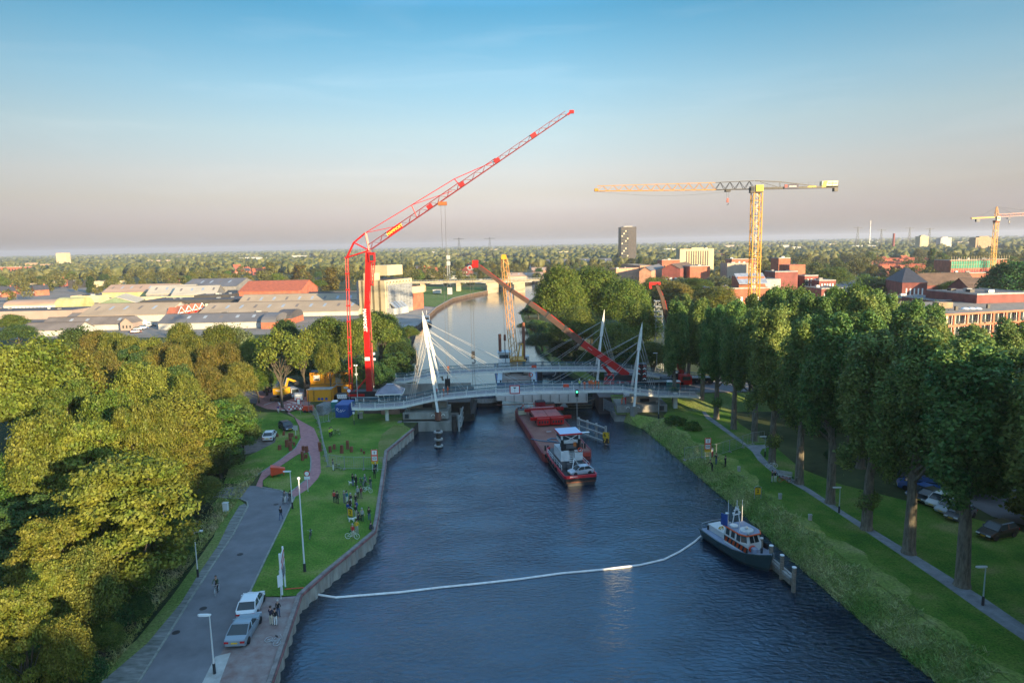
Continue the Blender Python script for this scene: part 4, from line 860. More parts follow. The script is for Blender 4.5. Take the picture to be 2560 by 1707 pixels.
# ================================================================ boats
def hull_loft(L,B,z0,z1,prof,m,t,name='hull',zb=None,sheer=0):
    """prof: list of (y along -L/2..L/2, half breadth factor, sheer height)"""
    rings=[]
    for y,w,s in prof:
        h=B/2*w; rings.append([(-h*.82,y,z0),(h*.82,y,z0),(h,y,(z0+z1)/2),(h,y,z1+s),(-h,y,z1+s),(-h,y,(z0+z1)/2)])
    return MB().loft(rings).put(name,m,t)
def lifebuoy(t,c,axis='y',r=.36):
    o=MB().torus(c,r,.1,axis=axis,n=16).put('lifebuoy',REDL,t); return o
def barge():
    A=at(1361,1154,-1.8); bow=at(1296,1035,-1.8); ax=Vector((bow.x-at(1395,1137,-1.8).x,bow.y-at(1395,1137,-1.8).y,0))
    # stern left corner (1361,1154), stern right hidden by the tug, bow left (1290,1040)
    a=at(1358,1156,-1.8); b=at(1290,1045,-1.8); d=Vector((b.x-a.x,b.y-a.y,0)); L=d.length+3.0; d.normalize(); n=Vector((d.y,-d.x,0)); W_=8.2
    t=thing('deck_barge','long flat rusty red deck barge lying behind the tug','barge',(a.x+n.x*W_/2,a.y+n.y*W_/2,0),math.atan2(d.y,d.x)-math.pi/2)
    HR=mat('barge_red',(.30,.05,.035),.7,var=.4,scale=.8)
    MB().loft([[(-W_/2+.6,.0,-2.6),(W_/2-.6,0,-2.6),(W_/2-.4,0,-.55),(-W_/2+.4,0,-.55)],[(-W_/2,.9,-3),(W_/2,.9,-3),(W_/2,.9,-.55),(-W_/2,.9,-.55)],[(-W_/2,L-2,-3),(W_/2,L-2,-3),(W_/2,L-2,-.55),(-W_/2,L-2,-.55)],[(-W_/2+.7,L,-2.0),(W_/2-.7,L,-2.0),(W_/2-.5,L,-.55),(-W_/2+.5,L,-.55)]]).put('hull',HR,t)
    MB().prism([(-W_/2+.3,.5),(W_/2-.3,.5),(W_/2-.3,L-.8),(-W_/2+.3,L-.8)],-.55,-.50).put('deck',mat('rust_deck',(.19,.075,.055),.9,var=.35,scale=.45,col2=(.27,.13,.10),bump=.1),t)
    mb=MB()
    for s in(-1,1): mb.bar((s*(W_/2-.1),.9,-.5),(s*(W_/2-.1),L-2,-.5),.18,.14)
    mb.put('edge_rail',mat('barge_edge',(.20,.04,.05),.7,var=.3,scale=2),t); MB().bar((-W_/2+.4,-.06,-.9),(W_/2-.4,-.06,-.9),.1,.6).put('stern_band',mat('stern_red',(.50,.06,.035),.6,var=.3,scale=1.5),t)
    for x,y in((-3.1,2.2),(3.1,2.2),(-3.3,L-2.5),(3.3,L-2.5)):
        mb=MB(); mb.tube((x-.2,y,-.5),(x-.2,y,.35),.15,n=8); mb.tube((x+.25,y,-.5),(x+.25,y,.35),.15,n=8); mb.put('bollard',STEEL_D,t)
    for x,y in((-.5,13.2),(2,11.6),(1.2,14)): MB().box(x,y,-.49,.9,.5,.02).put('hatch',STEEL,t)
    return t,L,W_
BARGE,BL_,BW_=barge()
M4=BARGE.matrix_basis if False else Matrix.Translation(BARGE.location)@Matrix.Rotation(BARGE.rotation_euler[2],4,'Z')
def onb(x,y,z=-.5): return M4@Vector((x,y,z))
BRZ=BARGE.rotation_euler[2]
def trailer(x,label):
    p=onb(x,22.0); t=thing('modular_trailer',label,'trailer',(p.x,p.y,-.5),BRZ,'red self-propelled trailers on the barge')
    MB().box(0,0,1.15,2.5,9.0,.5).put('platform',mat('trailer_pink_red',(.50,.12,.10),.6,var=.2,scale=1),t)
    mb=MB(); mb.box(0,-4.9,.95,2.4,1.3,1.2,ty=.9); mb.put('power_pack',CR,t)
    for k in range(6):
        y=-3.8+k*1.5
        for s in(-.8,.8): wheel(t,s*.98,y,.42,.4,.5) if False else MB().lathe([(.1,-.3),(.4,-.28),(.4,.28),(.1,.3)],(s,y,.42),n=10,axis='x').put('wheel',BLACK,t)
    mb=MB()
    for k in range(4): mb.box(-.8+k*.5,-5.57,.9,.3,.04,.5)
    mb.put('grille',BLK,t)
trailer(-.75,'left red self-propelled trailer carrying the cross beams on the barge'); trailer(1.85,'right red self-propelled trailer carrying the cross beams on the barge')
for y,lb in((17.6,'near long red steel cross beam lying across the barge trailers'),(24.3,'far long red steel cross beam lying across the barge trailers')):
    p=onb(.8,y,1.32); mb=MB(); mb.box(0,0,0,7.8,.5,.12); mb.box(0,0,-.0,7.8,.12,.5); mb.box(0,0,-.28,7.8,.5,.1)
    for k in range(8): mb.box(-3.5+k*1.0,0,0,.06,.48,.5)
    single('cross_beam',lb,'steel beam',mb,CR,'red beams across the barge',loc=(p.x,p.y,.92),rz=BRZ+.02)
def gear(x,y,sx,sy,sz,m,name,label,cat,det=True):
    p=onb(x,y); t=thing(name,label,cat,(p.x,p.y,-.5),BRZ); MB().box(0,0,sz/2+.08,sx,sy,sz,tx=.96,ty=.96).put('housing',m,t); mb=MB(); mb.box(0,0,sz+.12,sx*1.02,sy*1.02,.1); mb.put('lid',STEEL_D if det else m,t); mb=MB(); mb.box(0,0,.04,sx*.9,sy*1.05,.1); mb.put('skid',BLK,t)
gear(1.0,29.5,1.9,1.6,1.7,mat('deep_red',(.35,.01,.03),.5),'generator_set','deep red generator box with blue lid on the barge','generator'); gear(2.9,30.0,2.2,1.6,1.1,mat('salmon_red',(.45,.10,.07),.6),'winch_box','salmon red winch box on the barge beside the generator','winch')
gear(-3.2,26.5,1.5,1.1,.9,mat('ballast_white',(.72,.70,.55),.5),'storage_chest','white storage chest at the left barge edge','chest'); gear(2.7,26.6,.6,.5,.5,YEL,'tool_chest','small yellow tool chest on the barge','chest')
p=onb(-.3,6.8,-.42); mb=MB(); pts=[Vector((-4.2+.0,2.2,0)),Vector((-3.0,.9,0)),Vector((-1.2,-.2,0)),Vector((.6,-1.3,0)),Vector((1.6,-.5,.05)),Vector((.8,1.2,.05)),Vector((-.8,1.6,.05)),Vector((-1.6,.8,.08)),Vector((-.6,-.6,.1)),Vector((.6,-1.9,.05)),Vector((2.8,-1.3,.05)),Vector((3.4,.4,.03))]
mb.path(pts,.11,6); single('coiled_hose','blue-grey hose lying in a loop on the barge deck','hose',mb,mat('hose_blue',(.10,.15,.20),.6),loc=p,rz=BRZ)
def tug():
    s0=at(1405,1214,-1.8); s1=at(1500,1212,-1.8); st=(s0+s1)/2; f=at(1400,1120,-1.8); d=Vector((at(1440,1100,-1.8).x-st.x,at(1440,1100,-1.8).y-st.y,0)); d=Vector((-.19,1,0)).normalized()
    t=thing('pusher_tug','red and black pusher tug with tall white wheelhouse and a car on its stern','tug boat',(st.x,st.y,0),math.atan2(d.y,d.x)-math.pi/2)
    B=5.6; L=15.2; H0=mat('tug_black_hull',(.03,.03,.032),.5,var=.3,scale=1)
    prof=[(0,.93,0),(.4,1,0),(9,1,0),(12.5,.93,.2),(14.5,.72,.45),(L,.5,.5)]
    hull_loft(L,B,-2.8,-.75,prof,H0,t); 
    rl=MB()
    for (y0,w0,z0),(y1,w1,z1) in zip(prof,prof[1:]):
        for s in(-1,1): rl.bar((s*B/2*w0,y0,-.6+z0),(s*B/2*w1,y1,-.6+z1),.22,.55)
    rl.bar((-B/2*.93,0,-.6),(B/2*.93,0,-.6),.22,.55); rl.put('red_bulwark',mat('tug_red',(.50,.015,.03),.4,var=.1,scale=1),t)
    mb=MB()
    for k in(-1.0,-1.35): mb.bar((-B/2*.95,-.12,k),(B/2*.95,-.12,k),.2,.22)
    mb.put('stern_fender',BLACK,t); MB().box(0,-.06,-1.62,5.0,.12,.28).put('rust_band',RUST,t)
    MB().prism([(-2.45,.25),(2.45,.25),(2.6,9),(2.4,12.5),(1.3,14.8),(-1.3,14.8),(-2.4,12.5),(-2.6,9)],-.85,-.80).put('deck',mat('green_deck',(.02,.14,.10),.7,var=.2,scale=1),t)
    G=mat('tug_white',(.62,.62,.61),.5,var=.15,scale=.8); DG=mat('tug_grey',(.10,.105,.11),.5,var=.2,scale=1)
    MB().box(-.1,7.6,.0,3.9,5.2,1.6).put('lower_house',DG,t)
    for s in(-1,1): MB().box(-.1+s*1.25,7.2,1.75,1.45,4.6,2.1).put('casing',G,t)
    st_=MB()
    for i in range(7): st_.box(-.1,4.9+i*.12,.5+i*.33,.75,.25,.06)
    st_.bar((-.5,4.8,.4),(-.5,5.7,2.9),.06); st_.bar((.3,4.8,.4),(.3,5.7,2.9),.06); st_.put('stairs',SWHITE,t)
    for x in(-1.7,1.4): MB().tube((x,5.3,.8),(x,5.3,5.0),.26,n=10).put('exhaust_stack',BLK,t)
    MB().box(-.1,6.6,3.4,2.6,2.6,1.5).put('tower',BLK,t); MB().box(-.1,5.26,3.6,1.8,.05,.8).put('machinery',DG,t)
    MB().box(.55,5.2,4.0,.5,.06,.9).put('orange_panel',mat('orange_panel',(.45,.12,.02),.5),t)
    w=MB(); w.box(-.1,7.2,5.1,3.3,3.2,2.0,tx=1.06,ty=1.04); wo=w.put('wheelhouse',G,t)
    for s,(x,y,a,b) in enumerate(((-.1,5.52,2.8,.05),(-1.83,7.2,.05,2.7),(1.63,7.2,.05,2.7))): MB().box(x,y,5.35,a,b,.85).put('window',GLASS,wo)
    MB().box(-.1,7.2,6.2,4.0,3.9,.16).put('roof',mat('pale_blue_roof',(.42,.52,.66),.5),wo); MB().box(-.1,5.22,6.15,4.0,.1,.3).put('roof_edge',mat('tug_red',(.50,.015,.03),.4),wo); MB().box(-2.12,7.2,6.15,.08,3.9,.3).put('roof_edge',mat('tug_red',(.50,.015,.03),.4),wo)
    mb=MB(); mb.bar((-1.2,5.3,5.9),(.9,5.3,4.7),.09); mb.bar((-1.3,5.3,4.5),(1.0,5.3,5.9),.09); mb.box(2.9,6.5,5.9,1.4,.5,.06); mb.put('mast_struts',SWHITE,t)
    lifebuoy(t,(1.35,4.85,2.95)); lettering('VERHAGEN',.3,BLK,t,(1.2,4.88,2.45))
    rr=MB()
    for s in(-1,1):
        for i in range(7): rr.bar((s*2.5,3+i*1.6,-.4),(s*2.5,3+i*1.6,.6),.05)
        rr.bar((s*2.5,3,.6),(s*2.5,12.6,.6),.05); rr.bar((s*2.5,3,.1),(s*2.5,12.6,.1),.04)
    rr.put('railing',SWHITE,t)
    for i in range(5): MB().torus((-2.95,5+i*1.8,-.8),.34,.13,axis='x',n=12).put('tyre_fender',BLACK,t)
    for s in(-1,1): MB().tube((s*.8,4.3,-.5),(s*.8,4.3,.4),.45,n=12).put('winch_drum',DG,t)
    MB().tube((1.9,2.0,-.6),(1.9,1.5,1.7),.03,n=5).put('flag_pole',SWHITE,t); MB().box(1.9,1.5,1.1,.12,.05,1.0).put('flag',RED,t)
    mb=MB(); mb.tube((-1.2,1.5,-.7),(-.1,3.6,1.7),.06,n=6); mb.tube((1.2,3.5,-.6),(-.1,3.6,1.7),.06,n=6); mb.put('derrick',SWHITE,t)
    lettering('SIMSON II',.3,SWHITE,t,(-1.3,-.13,-.52))
    t.scale=(.86,.90,.74)
    return t
TUG=tug()
def patrol():
    b=at(1897,1428,-1.8); s=at(1757,1338,-1.8); d=Vector((b.x-s.x,b.y-s.y,0)); L=d.length; d.normalize(); c=s
    t=thing('patrol_boat','grey and green patrol boat with orange striped cabin moored at the right jetty','patrol boat',(c.x+1.0,c.y-.2,0),math.atan2(d.y,d.x)-math.pi/2); B=4.0; t.scale=(1,1.02,.88)
    GH=mat('patrol_green_hull',(.022,.052,.055),.4,var=.15,scale=1); GD=mat('patrol_grey_deck',(.25,.28,.36),.6,var=.12,scale=1); PW=mat('patrol_white',(.66,.65,.62),.45,var=.08,scale=1)
    prof=[(0,.86,.0),(.6,.92,0),(L*.35,1,0),(L*.62,.98,.1),(L*.8,.80,.35),(L*.93,.42,.65),(L+.2,.04,.95)]
    rings=[]
    for y,w,z in prof:
        h=B/2*w; e=.35*max(0,(y/L-.6)/.4); rings.append([(-h*.6,y-e*2,-2.4),(h*.6,y-e*2,-2.4),(h*.9,y-e,-1.6),(h,y,-.75+z),(-h,y,-.75+z),(-h*.9,y-e,-1.6)])
    MB().loft(rings).put('hull',GH,t)
    rl=MB()
    for (y0,w0,z0),(y1,w1,z1) in zip(prof,prof[1:]):
        for k in(-1,1): rl.bar((k*B/2*w0,y0,-.68+z0),(k*B/2*w1,y1,-.68+z1),.14,.2)
    rl.put('rubbing_strake',GH,t)
    dk=[(-B/2*w+.06,y,-.70+z) for y,w,z in prof]+[(B/2*w-.06,y,-.70+z) for y,w,z in prof[::-1]]
    n=len(prof); MB().add(dk,[(i,i+1,2*n-2-i,2*n-1-i)[::-1] for i in range(n-1)]).put('deck',GD,t)
    MB().box(0,L*.20,-.32,1.7,3.2,.75).put('engine_casing',PW,t); MB().box(0,L*.31,.02,1.9,2.6,.2).put('canopy',PW,t)
    cl,cw=L*.27,2.7; y0=L*.40
    cb=MB(); cb.loft([[(-cw/2,y0,-.7),(cw/2,y0,-.7),(cw/2,y0,.45),(-cw/2,y0,.45)],[(-cw/2,y0+cl,-.6),(cw/2,y0+cl,-.6),(cw/2,y0+cl,.5),(-cw/2,y0+cl,.5)],[(-cw*.33,y0+cl+.8,-.5),(cw*.33,y0+cl+.8,-.5),(cw*.33,y0+cl+.75,.5),(-cw*.33,y0+cl+.75,.5)]]); cb.put('cabin',PW,t)
    up=MB(); up.loft([[(-cw/2,y0,.45),(cw/2,y0,.45),(cw*.46,y0+.1,1.5),(-cw*.46,y0+.1,1.5)],[(-cw/2,y0+cl,.5),(cw/2,y0+cl,.5),(cw*.45,y0+cl-.2,1.5),(-cw*.45,y0+cl-.2,1.5)],[(-cw*.33,y0+cl+.75,.5),(cw*.33,y0+cl+.75,.5),(cw*.27,y0+cl+.4,1.5),(-cw*.27,y0+cl+.4,1.5)]]); u=up.put('wheelhouse',PW,t)
    for sgn in(-1,1):
        for k in range(3): 
            ya=y0+.3+k*cl/3; MB().loft([[(sgn*(cw/2+.02),ya,.58),(sgn*(cw/2+.02),ya+cl/3-.3,.58),(sgn*(cw/2-.02),ya+cl/3-.3,.6),(sgn*(cw/2-.02),ya,.6)],[(sgn*(cw*.465+.02),ya,1.35),(sgn*(cw*.465+.02),ya+cl/3-.35,1.35),(sgn*(cw*.465-.02),ya+cl/3-.35,1.35),(sgn*(cw*.465-.02),ya,1.35)]]).put('window',GLASS,u)
        a0,a1=Vector((sgn*cw*.5,y0+cl,.5)),Vector((sgn*cw*.33,y0+cl+.75,.5)); b0,b1=Vector((sgn*cw*.45,y0+cl-.2,1.5)),Vector((sgn*cw*.27,y0+cl+.4,1.5)); nn=Vector((sgn*.02,.03,0))
        MB().add([a0.lerp(a1,.15).lerp(b0.lerp(b1,.15),.12)+nn,a0.lerp(a1,.9).lerp(b0.lerp(b1,.9),.12)+nn,a0.lerp(a1,.9).lerp(b0.lerp(b1,.9),.88)+nn,a0.lerp(a1,.15).lerp(b0.lerp(b1,.15),.88)+nn],[(0,1,2,3),(3,2,1,0)]).put('window',GLASS,u)
        st=MB()
        for k in range(6): st.add([(sgn*(cw/2+.02),y0+.15+k*.62,-.35),(sgn*(cw/2+.02),y0+.15+k*.62+.36,-.35),(sgn*(cw/2+.02),y0+.15+k*.62+.56,.28),(sgn*(cw/2+.02),y0+.15+k*.62+.2,.28)],[(0,1,2,3),(3,2,1,0)])
        MB().box(sgn*(cw/2+.005),y0+2.0,-.03,.02,3.9,.72).put('dark_band',BLK,t); st.put('orange_stripes',mat('signal_orange',(.85,.12,.015),.4),t)
    for sx_ in(-.32,.32):
        a,b=sx_-.27,sx_+.27; MB().add([(a,y0+cl+.79,.6),(b,y0+cl+.79,.6),(b*.86,y0+cl+.47,1.38),(a*.86,y0+cl+.47,1.38)],[(0,1,2,3),(3,2,1,0)]).put('window',GLASS,u)
    MB().loft([[(-cw*.5,y0-.2,1.5),(cw*.5,y0-.2,1.5),(cw*.47,y0,1.66),(-cw*.47,y0,1.66)],[(-cw*.5,y0+cl-.1,1.5),(cw*.5,y0+cl-.1,1.5),(cw*.47,y0+cl-.2,1.66),(-cw*.47,y0+cl-.2,1.66)],[(-cw*.33,y0+cl+.62,1.5),(cw*.33,y0+cl+.62,1.5),(cw*.3,y0+cl+.5,1.62),(-cw*.3,y0+cl+.5,1.62)]]).put('roof',GD,u)
    oe=MB(); 
    for k in(-1,1): oe.bar((k*cw*.5,y0-.2,1.5),(k*cw*.5,y0+cl-.1,1.5),.08,.14); oe.bar((k*cw*.5,y0+cl-.1,1.5),(k*cw*.33,y0+cl+.62,1.5),.08,.14)
    oe.bar((-cw*.33,y0+cl+.62,1.5),(cw*.33,y0+cl+.62,1.5),.08,.14); oe.bar((-cw*.48,y0-.2,1.5),(-cw*.2,y0-1.2,-.3),.12,.25); oe.put('orange_trim',mat('signal_orange',(.85,.12,.015),.4),u)
    MB().lathe([(.75,0),(.72,.12),(.3,.2),(.01,.2)],(.1,y0+2.2,1.66),n=16).put('radar_base',PW,u); MB().bar((-.1,y0+2.0,1.95),(.75,y0+2.7,2.3),.22,.16).put('radar_scanner',PW,u); MB().ball((.8,y0+3.3,1.8),.17).put('searchlight',STEEL,u)
    ms=MB(); ms.tube((-.5,y0+.3,1.6),(-.15,y0+.4,4.0),.05,n=6); ms.tube((.5,y0+.3,1.6),(.15,y0+.4,4.0),.05,n=6); ms.box(0,y0+.35,2.9,.9,.12,.1); ms.box(0,y0+.35,3.5,.7,.12,.1); ms.tube((0,y0+.4,4),(0,y0+.4,4.8),.04,n=5); ms.tube((-.9,y0+.2,1.6),(-.9,y0+.2,4.6),.03,n=5); ms.tube((1.0,y0+.2,1.6),(1.0,y0+.2,4.9),.03,n=5); ms.put('mast',SWHITE,t)
    for x,z in((-.4,3.1),(.4,3.1),(0,3.7)): MB().ball((x,y0+.35,z),.15,8).put('lamp',PW,t)
    MB().lathe([(.45,0),(.45,.16),(.01,.2)],(.75,y0+.9,1.7),n=14).put('radar_dome',PW,u)
    MB().tube((1.1,y0+cl-.4,1.6),(1.1,y0+cl-.4,3.4),.03,n=5).put('aerial',SWHITE,t)
    bs=MB(); bs.box(1.5,y0+.2,2.4,.06,.8,1.5,rz=.4); bs.put('blue_board',BLUE,t)
    lifebuoy(t,(-.9,1.2,-.2),'x'); lifebuoy(t,(.5,y0+cl+1.0,.0),'y')
    fr=MB(); fr.bar((.3,1.6,-.7),(.3,2.4,.5),.08); fr.bar((.3,2.4,.5),(.3,2.5,-.7),.08); fr.bar((.7,1.6,-.7),(.7,2.4,.5),.08); fr.bar((.7,2.4,.5),(.7,2.5,-.7),.08); fr.bar((.3,2.4,.5),(.7,2.4,.5),.08); fr.put('towing_frame',YEL,t)
    r=MB()
    for i in range(4): r.tube((-1.55,.4+i*.0,-.7),(-1.55,.4,.3),.03,n=5)
    r.path([(-1.6,.3,.2),(0,.1,.25),(1.6,.3,.2)],.03,5); r.bar((-1.6,.3,-.7),(-1.6,.3,.2),.05); r.bar((1.6,.3,-.7),(1.6,.3,.2),.05); r.put('stern_rail',STEEL,t)
    for x,y in((-.9,.5),(.9,.5),(0,L*.86)): 
        MB().tube((x,y,-.7),(x,y,-.1+(.5 if y>3 else 0)),.13,n=8).put('bollard',STEEL_D,t)
    MB().lathe([(.35,0),(.35,.5),(.2,.6)],(.45,L*.8,-.3),n=12).put('anchor_winch',GD,t)
    MB().torus((-B/2*.84,L*.76,-.85),.36,.13,axis='x',n=14).put('tyre_fender',BLACK,t); MB().torus((-B/2*1.0,L*.45,-.95),.3,.12,axis='x',n=14).put('tyre_fender',BLACK,t)
    a=Vector((-B/2*.80-.1,L*.80,-.62)); b=Vector((-B/2*.44-.10,L*.93,-.38)); dd=(b-a); nb=dd.cross(Vector((0,0,1))).normalized(); nb=-nb if nb.x>0 else nb
    MB().bar(a+nb*.05,b+nb*.05,.03,.46).put('name_plate',SWHITE,t); mm=(a+b)/2+nb*.075; lettering('HUDSON',.4,BLK,t,mm,xdir=(b-a),ydir=(0,0,1))
patrol()
# jetty of the patrol boat
def jetty():
    a=at(1830,1350,-1.8); b=at(1975,1455,-1.8); 
    t=thing('jetty','narrow timber jetty beam with piles beside the patrol boat','jetty',(0,0,0)); d=(b-a).normalized(); n=Vector((d.y,-d.x,0)); n=n if n.x>0 else -n
    a=at(1817,1310,-1.0); b=at(1978,1448,-1.0)
    for k,(o,z) in enumerate(((0,-.9),(.32,-.85),(.16,-1.5))): MB().bar((a.x+n.x*o,a.y+n.y*o,z),(b.x+n.x*o,b.y+n.y*o,z),.26,.3).put('beam',WOOD_G,t)
    MB().bar((a.x,a.y,-1.35),(b.x,b.y,-1.35),.12,.5).put('fender_board',WOOD,t)
    for sx,sy in((1817,1300),(1902,1365),(1927,1385),(1954,1410),(1984,1442)):
        p=at(sx,sy+18,-1.0); c=Vector((p.x,p.y,0)); o=MB().tube((c.x,c.y,-3.2),(c.x,c.y,.75),.21,n=10).put('pile',WOOD,t); MB().tube((c.x,c.y,.75),(c.x,c.y,.83),.23,n=10).put('pile_cap',SWHITE,o)
jetty()
# white floating boom across the canal
mb=MB(); A=[(783,1484),(840,1493),(900,1488),(1000,1480),(1100,1468),(1200,1458),(1300,1447),(1400,1433),(1500,1424),(1600,1412),(1660,1398),(1700,1378),(1735,1355),(1752,1340)]
P_=[at(x,y,-1.75) for x,y in A]; 
mb.path(P_,.12,7)
single('floating_boom','long white floating boom strung across the canal to the patrol boat','floating boom',mb,mat('boom_white',(.80,.76,.72),.6,var=.15,scale=2))
mb=MB(); q0=at(712,1472,.15); q1=at(757,1468,.2); mb.path([q0,q1,at(783,1484,-1.7)],.05,5); single('mooring_line','orange line tying the floating boom to the quay','rope',mb,REDL)
# small boat by the silo quay
def small_boat():
    p=at(1062,812,-1.8); t=thing('workboat','small black and white workboat moored at the silo quay','workboat',(p.x+1,p.y,0),.1)
    hull_loft(11,4.2,-2.4,-.6,[(-5,.8,0),(-2,1,0),(2,.95,.2),(4.5,.55,.6),(5.6,.15,.9)],BLK,t); MB().box(0,0,.8,2.6,3.6,2.2,tx=.9,ty=.9).put('wheelhouse',SWHITE,t); MB().box(0,-1.75,1.2,2.0,.08,.8).put('window',GLASS,t); MB().box(0,0,2.0,2.8,3.8,.15).put('roof',STEEL,t); MB().tube((0,1,2),(0,1,4.6),.06,n=5).put('mast',SWHITE,t)
small_boat()
# ================================================================ vehicles
TYRE=BLACK; HUB=mat('alloy_rim',(.45,.45,.46),.35,.7)
PLATE=mat('yellow_plate',(.75,.48,.02),.5); TAIL=mat('tail_lamp_red',(.45,.012,.015),.25); HEAD=mat('headlamp_clear',(.65,.67,.7),.15)
def paint(name,c,r=.28): return mat(name,c,r,.0,var=.05,scale=.6,spec=.7)
def car(label,loc,rz,m,kind='hatch',group=None,glass=None,name='parked_car'):
    """nose towards -Y"""
    t=thing(name,label,'car',loc,rz,group); 
    L,W_,H_={'hatch':(4.3,1.78,1.5),'coupe':(4.85,1.86,1.40),'van':(5.2,1.95,2.05),'suv':(4.5,1.85,1.66)}[kind]; h=L/2; w=W_/2
    if kind=='van': prof=[(-h,.35,.78,.86),(-h+.25,.22,.98,.95),(-h+1.0,.2,1.15,1),(0,.2,1.2,1),(h-.3,.2,1.2,1),(h,.3,1.15,.96)]
    else:
        bz=.86 if kind!='suv' else .98
        prof=[(-h,.34,.58,.80),(-h+.18,.22,.70,.92),(-h+.95,.2,bz-.02,1),(-.1,.2,bz+.06,1),(h-.9,.2,bz+.10,1),(h-.15,.24,bz+(.10 if kind!='coupe' else .02),.94),(h,.36,bz-.05,.86)]
    MB().loft([[(-w*f*.94,y,a),(w*f*.94,y,a),(w*f,y,(a+b)*.52),(w*f*.95,y,b),(-w*f*.95,y,b),(-w*f,y,(a+b)*.52)] for y,a,b,f in prof]).put('body',m,t,smooth=False)
    b0=prof[3][2]-.03
    if kind=='van': gp=(-h+.95,-h+1.75,h-.25,h-.08)
    elif kind=='coupe': gp=(-.95,-.15,h-1.75,h-.55)
    elif kind=='suv': gp=(-1.15,-.45,h-.75,h-.12)
    else: gp=(-1.2,-.35,h-.95,h-.22)
    a0,a1,a2,a3=gp; g=MB(); q=.78; g.loft([[(-w*.93,a0,b0),(w*.93,a0,b0),(w*.93,a3,b0),(-w*.93,a3,b0)],[(-w*q,a1,H_-.05),(w*q,a1,H_-.05),(w*q,a2,H_-.05),(-w*q,a2,H_-.05)]]); g.put('window_band',glass or GLASS,t)
    r=MB(); r.loft([[(-w*(q+.02),a1-.06,H_-.06),(w*(q+.02),a1-.06,H_-.06),(w*(q+.02),a2+.08,H_-.06),(-w*(q+.02),a2+.08,H_-.06)],[(-w*(q-.12),a1+.2,H_),(w*(q-.12),a1+.2,H_),(w*(q-.12),a2-.1,H_),(-w*(q-.12),a2-.1,H_)]])
    for s in(-1,1):
        for (ya,yb) in((a0,a1),(a3,a2),((a0+a3)/2,(a1+a2)/2)): r.bar((s*w*.935,ya,b0),(s*w*(q+.01),yb,H_-.05),.07)
    r.put('roof',m,t)
    if kind=='van': 
        for s in(-1,1): MB().box(s*(w*.86),.9,1.62,.06,h*1.25,.7).put('side_panel',m,t)
    for s in(-1,1):
        MB().box(s*w*.70,h-.05,prof[-1][2]-.14,.36,.16,.16).put('tail_light',TAIL,t); MB().box(s*w*.62,-h+.07,.56,.42,.2,.14).put('headlight',HEAD,t)
        for y in(-h+.85,h-.85): wheel(t,s*(w-.10),y,.33,.33,.24,HUB) if False else None
    for s in(-1,1):
        for y in(-h+.85,h-.85):
            o=MB().lathe([(.2,-.12),(.31,-.12),(.33,-.06),(.33,.06),(.31,.12),(.2,.12)],(s*(w-.09),y,.33),n=14,axis='x').put('wheel',TYRE,t); MB().lathe([(.02,-.1),(.2,-.11),(.2,.11),(.02,.1)],(s*(w-.09),y,.33),n=10,axis='x').put('rim',HUB,o)
        MB().box(s*(w+.08),a0+.35,b0+.08,.2,.12,.13).put('mirror',m,t)
    MB().box(0,h-.0,prof[-1][2]-.2,.52,.06,.12).put('number_plate',PLATE,t); MB().box(0,-h-.0,.45,.52,.05,.11).put('number_plate',PLATE,t)
    return t
def car_between(label,R_,F_,m,kind,z=0,**k):
    r_,f_=at(*R_,z),at(*F_,z); d=f_-r_; c=(r_+f_)/2; return car(label,(c.x,c.y,z+.045),math.atan2(d.y,d.x)+math.pi/2,m,kind,**k)
PW_=paint('car_white',(.66,.67,.68)); PS_=paint('car_silver',(.22,.27,.31)); PN_=paint('car_navy',(.012,.02,.05)); PG_=paint('car_grey',(.10,.10,.105)); PB_=paint('car_black',(.012,.013,.015)); PL_=paint('car_light_silver',(.45,.48,.52)); PU_=paint('car_blue',(.03,.10,.30)); PR_=paint('car_dark_red',(.12,.012,.015))
car_between('silver blue coupe parked at the bottom of the road in front of the white hatchback',(593,1615),(628,1556),PS_,'coupe')
car_between('white hatchback parked in front of the silver coupe at the bottom of the road',(617,1548),(640,1500),PW_,'hatch')
car_between('dark blue hatchback parked on the grass beside the brick cycle path',(704,1066),(728,1080),PN_,'hatch')
car_between('white hatchback parked on the earth track under the wood',(668,1106),(682,1088),PW_,'hatch')
car_between('grey estate car parked behind the yellow excavator',(668,982),(684,974),PG_,'suv')
car_between('black car parked left of the grey estate car',(655,974),(664,966),PB_,'suv'); car_between('dark car half hidden by the wood at the end of the parked row',(640,970),(652,962),PG_,'hatch')
car_between('white van parked behind the yellow excavator',(738,994),(722,986),PW_,'van',name='white_van')
# small white box trailer
p=at(748,1001,0); t=thing('box_trailer','small white box trailer beside the orange site cabin','trailer',(p.x,p.y,0),.2,scale=.8); MB().box(0,0,1.2,2.1,2.6,1.6,tx=.95,ty=.92).put('body',PW_,t)
for s in(-1,1): MB().lathe([(.05,-.1),(.3,-.1),(.3,.1),(.05,.1)],(s*1.0,0,.3),n=10,axis='x').put('wheel',TYRE,t)
for (R_,F_,m,k,lb) in [((2312,1225),(2285,1222),PU_,'van','blue van parked behind the poplar with the leafy collar'),((2318,1236),(2290,1243),PU_,'hatch','blue car parked in front of the blue van'),((2338,1246),(2308,1254),PB_,'hatch','black car parked between the blue car and the white one'),((2368,1254),(2332,1268),PW_,'hatch','white car parked behind the forked poplar'),((2395,1272),(2358,1284),PL_,'hatch','light silver car parked beside the white one near the forked poplar'),((2415,1288),(2385,1300),PG_,'hatch','dark grey car hidden behind the forked poplar trunk'),((2515,1335),(2470,1345),PB_,'suv','black car under the nearest poplar at the right edge')]:
    car_between(lb,R_,F_,m,k,group='cars parked behind the poplars')
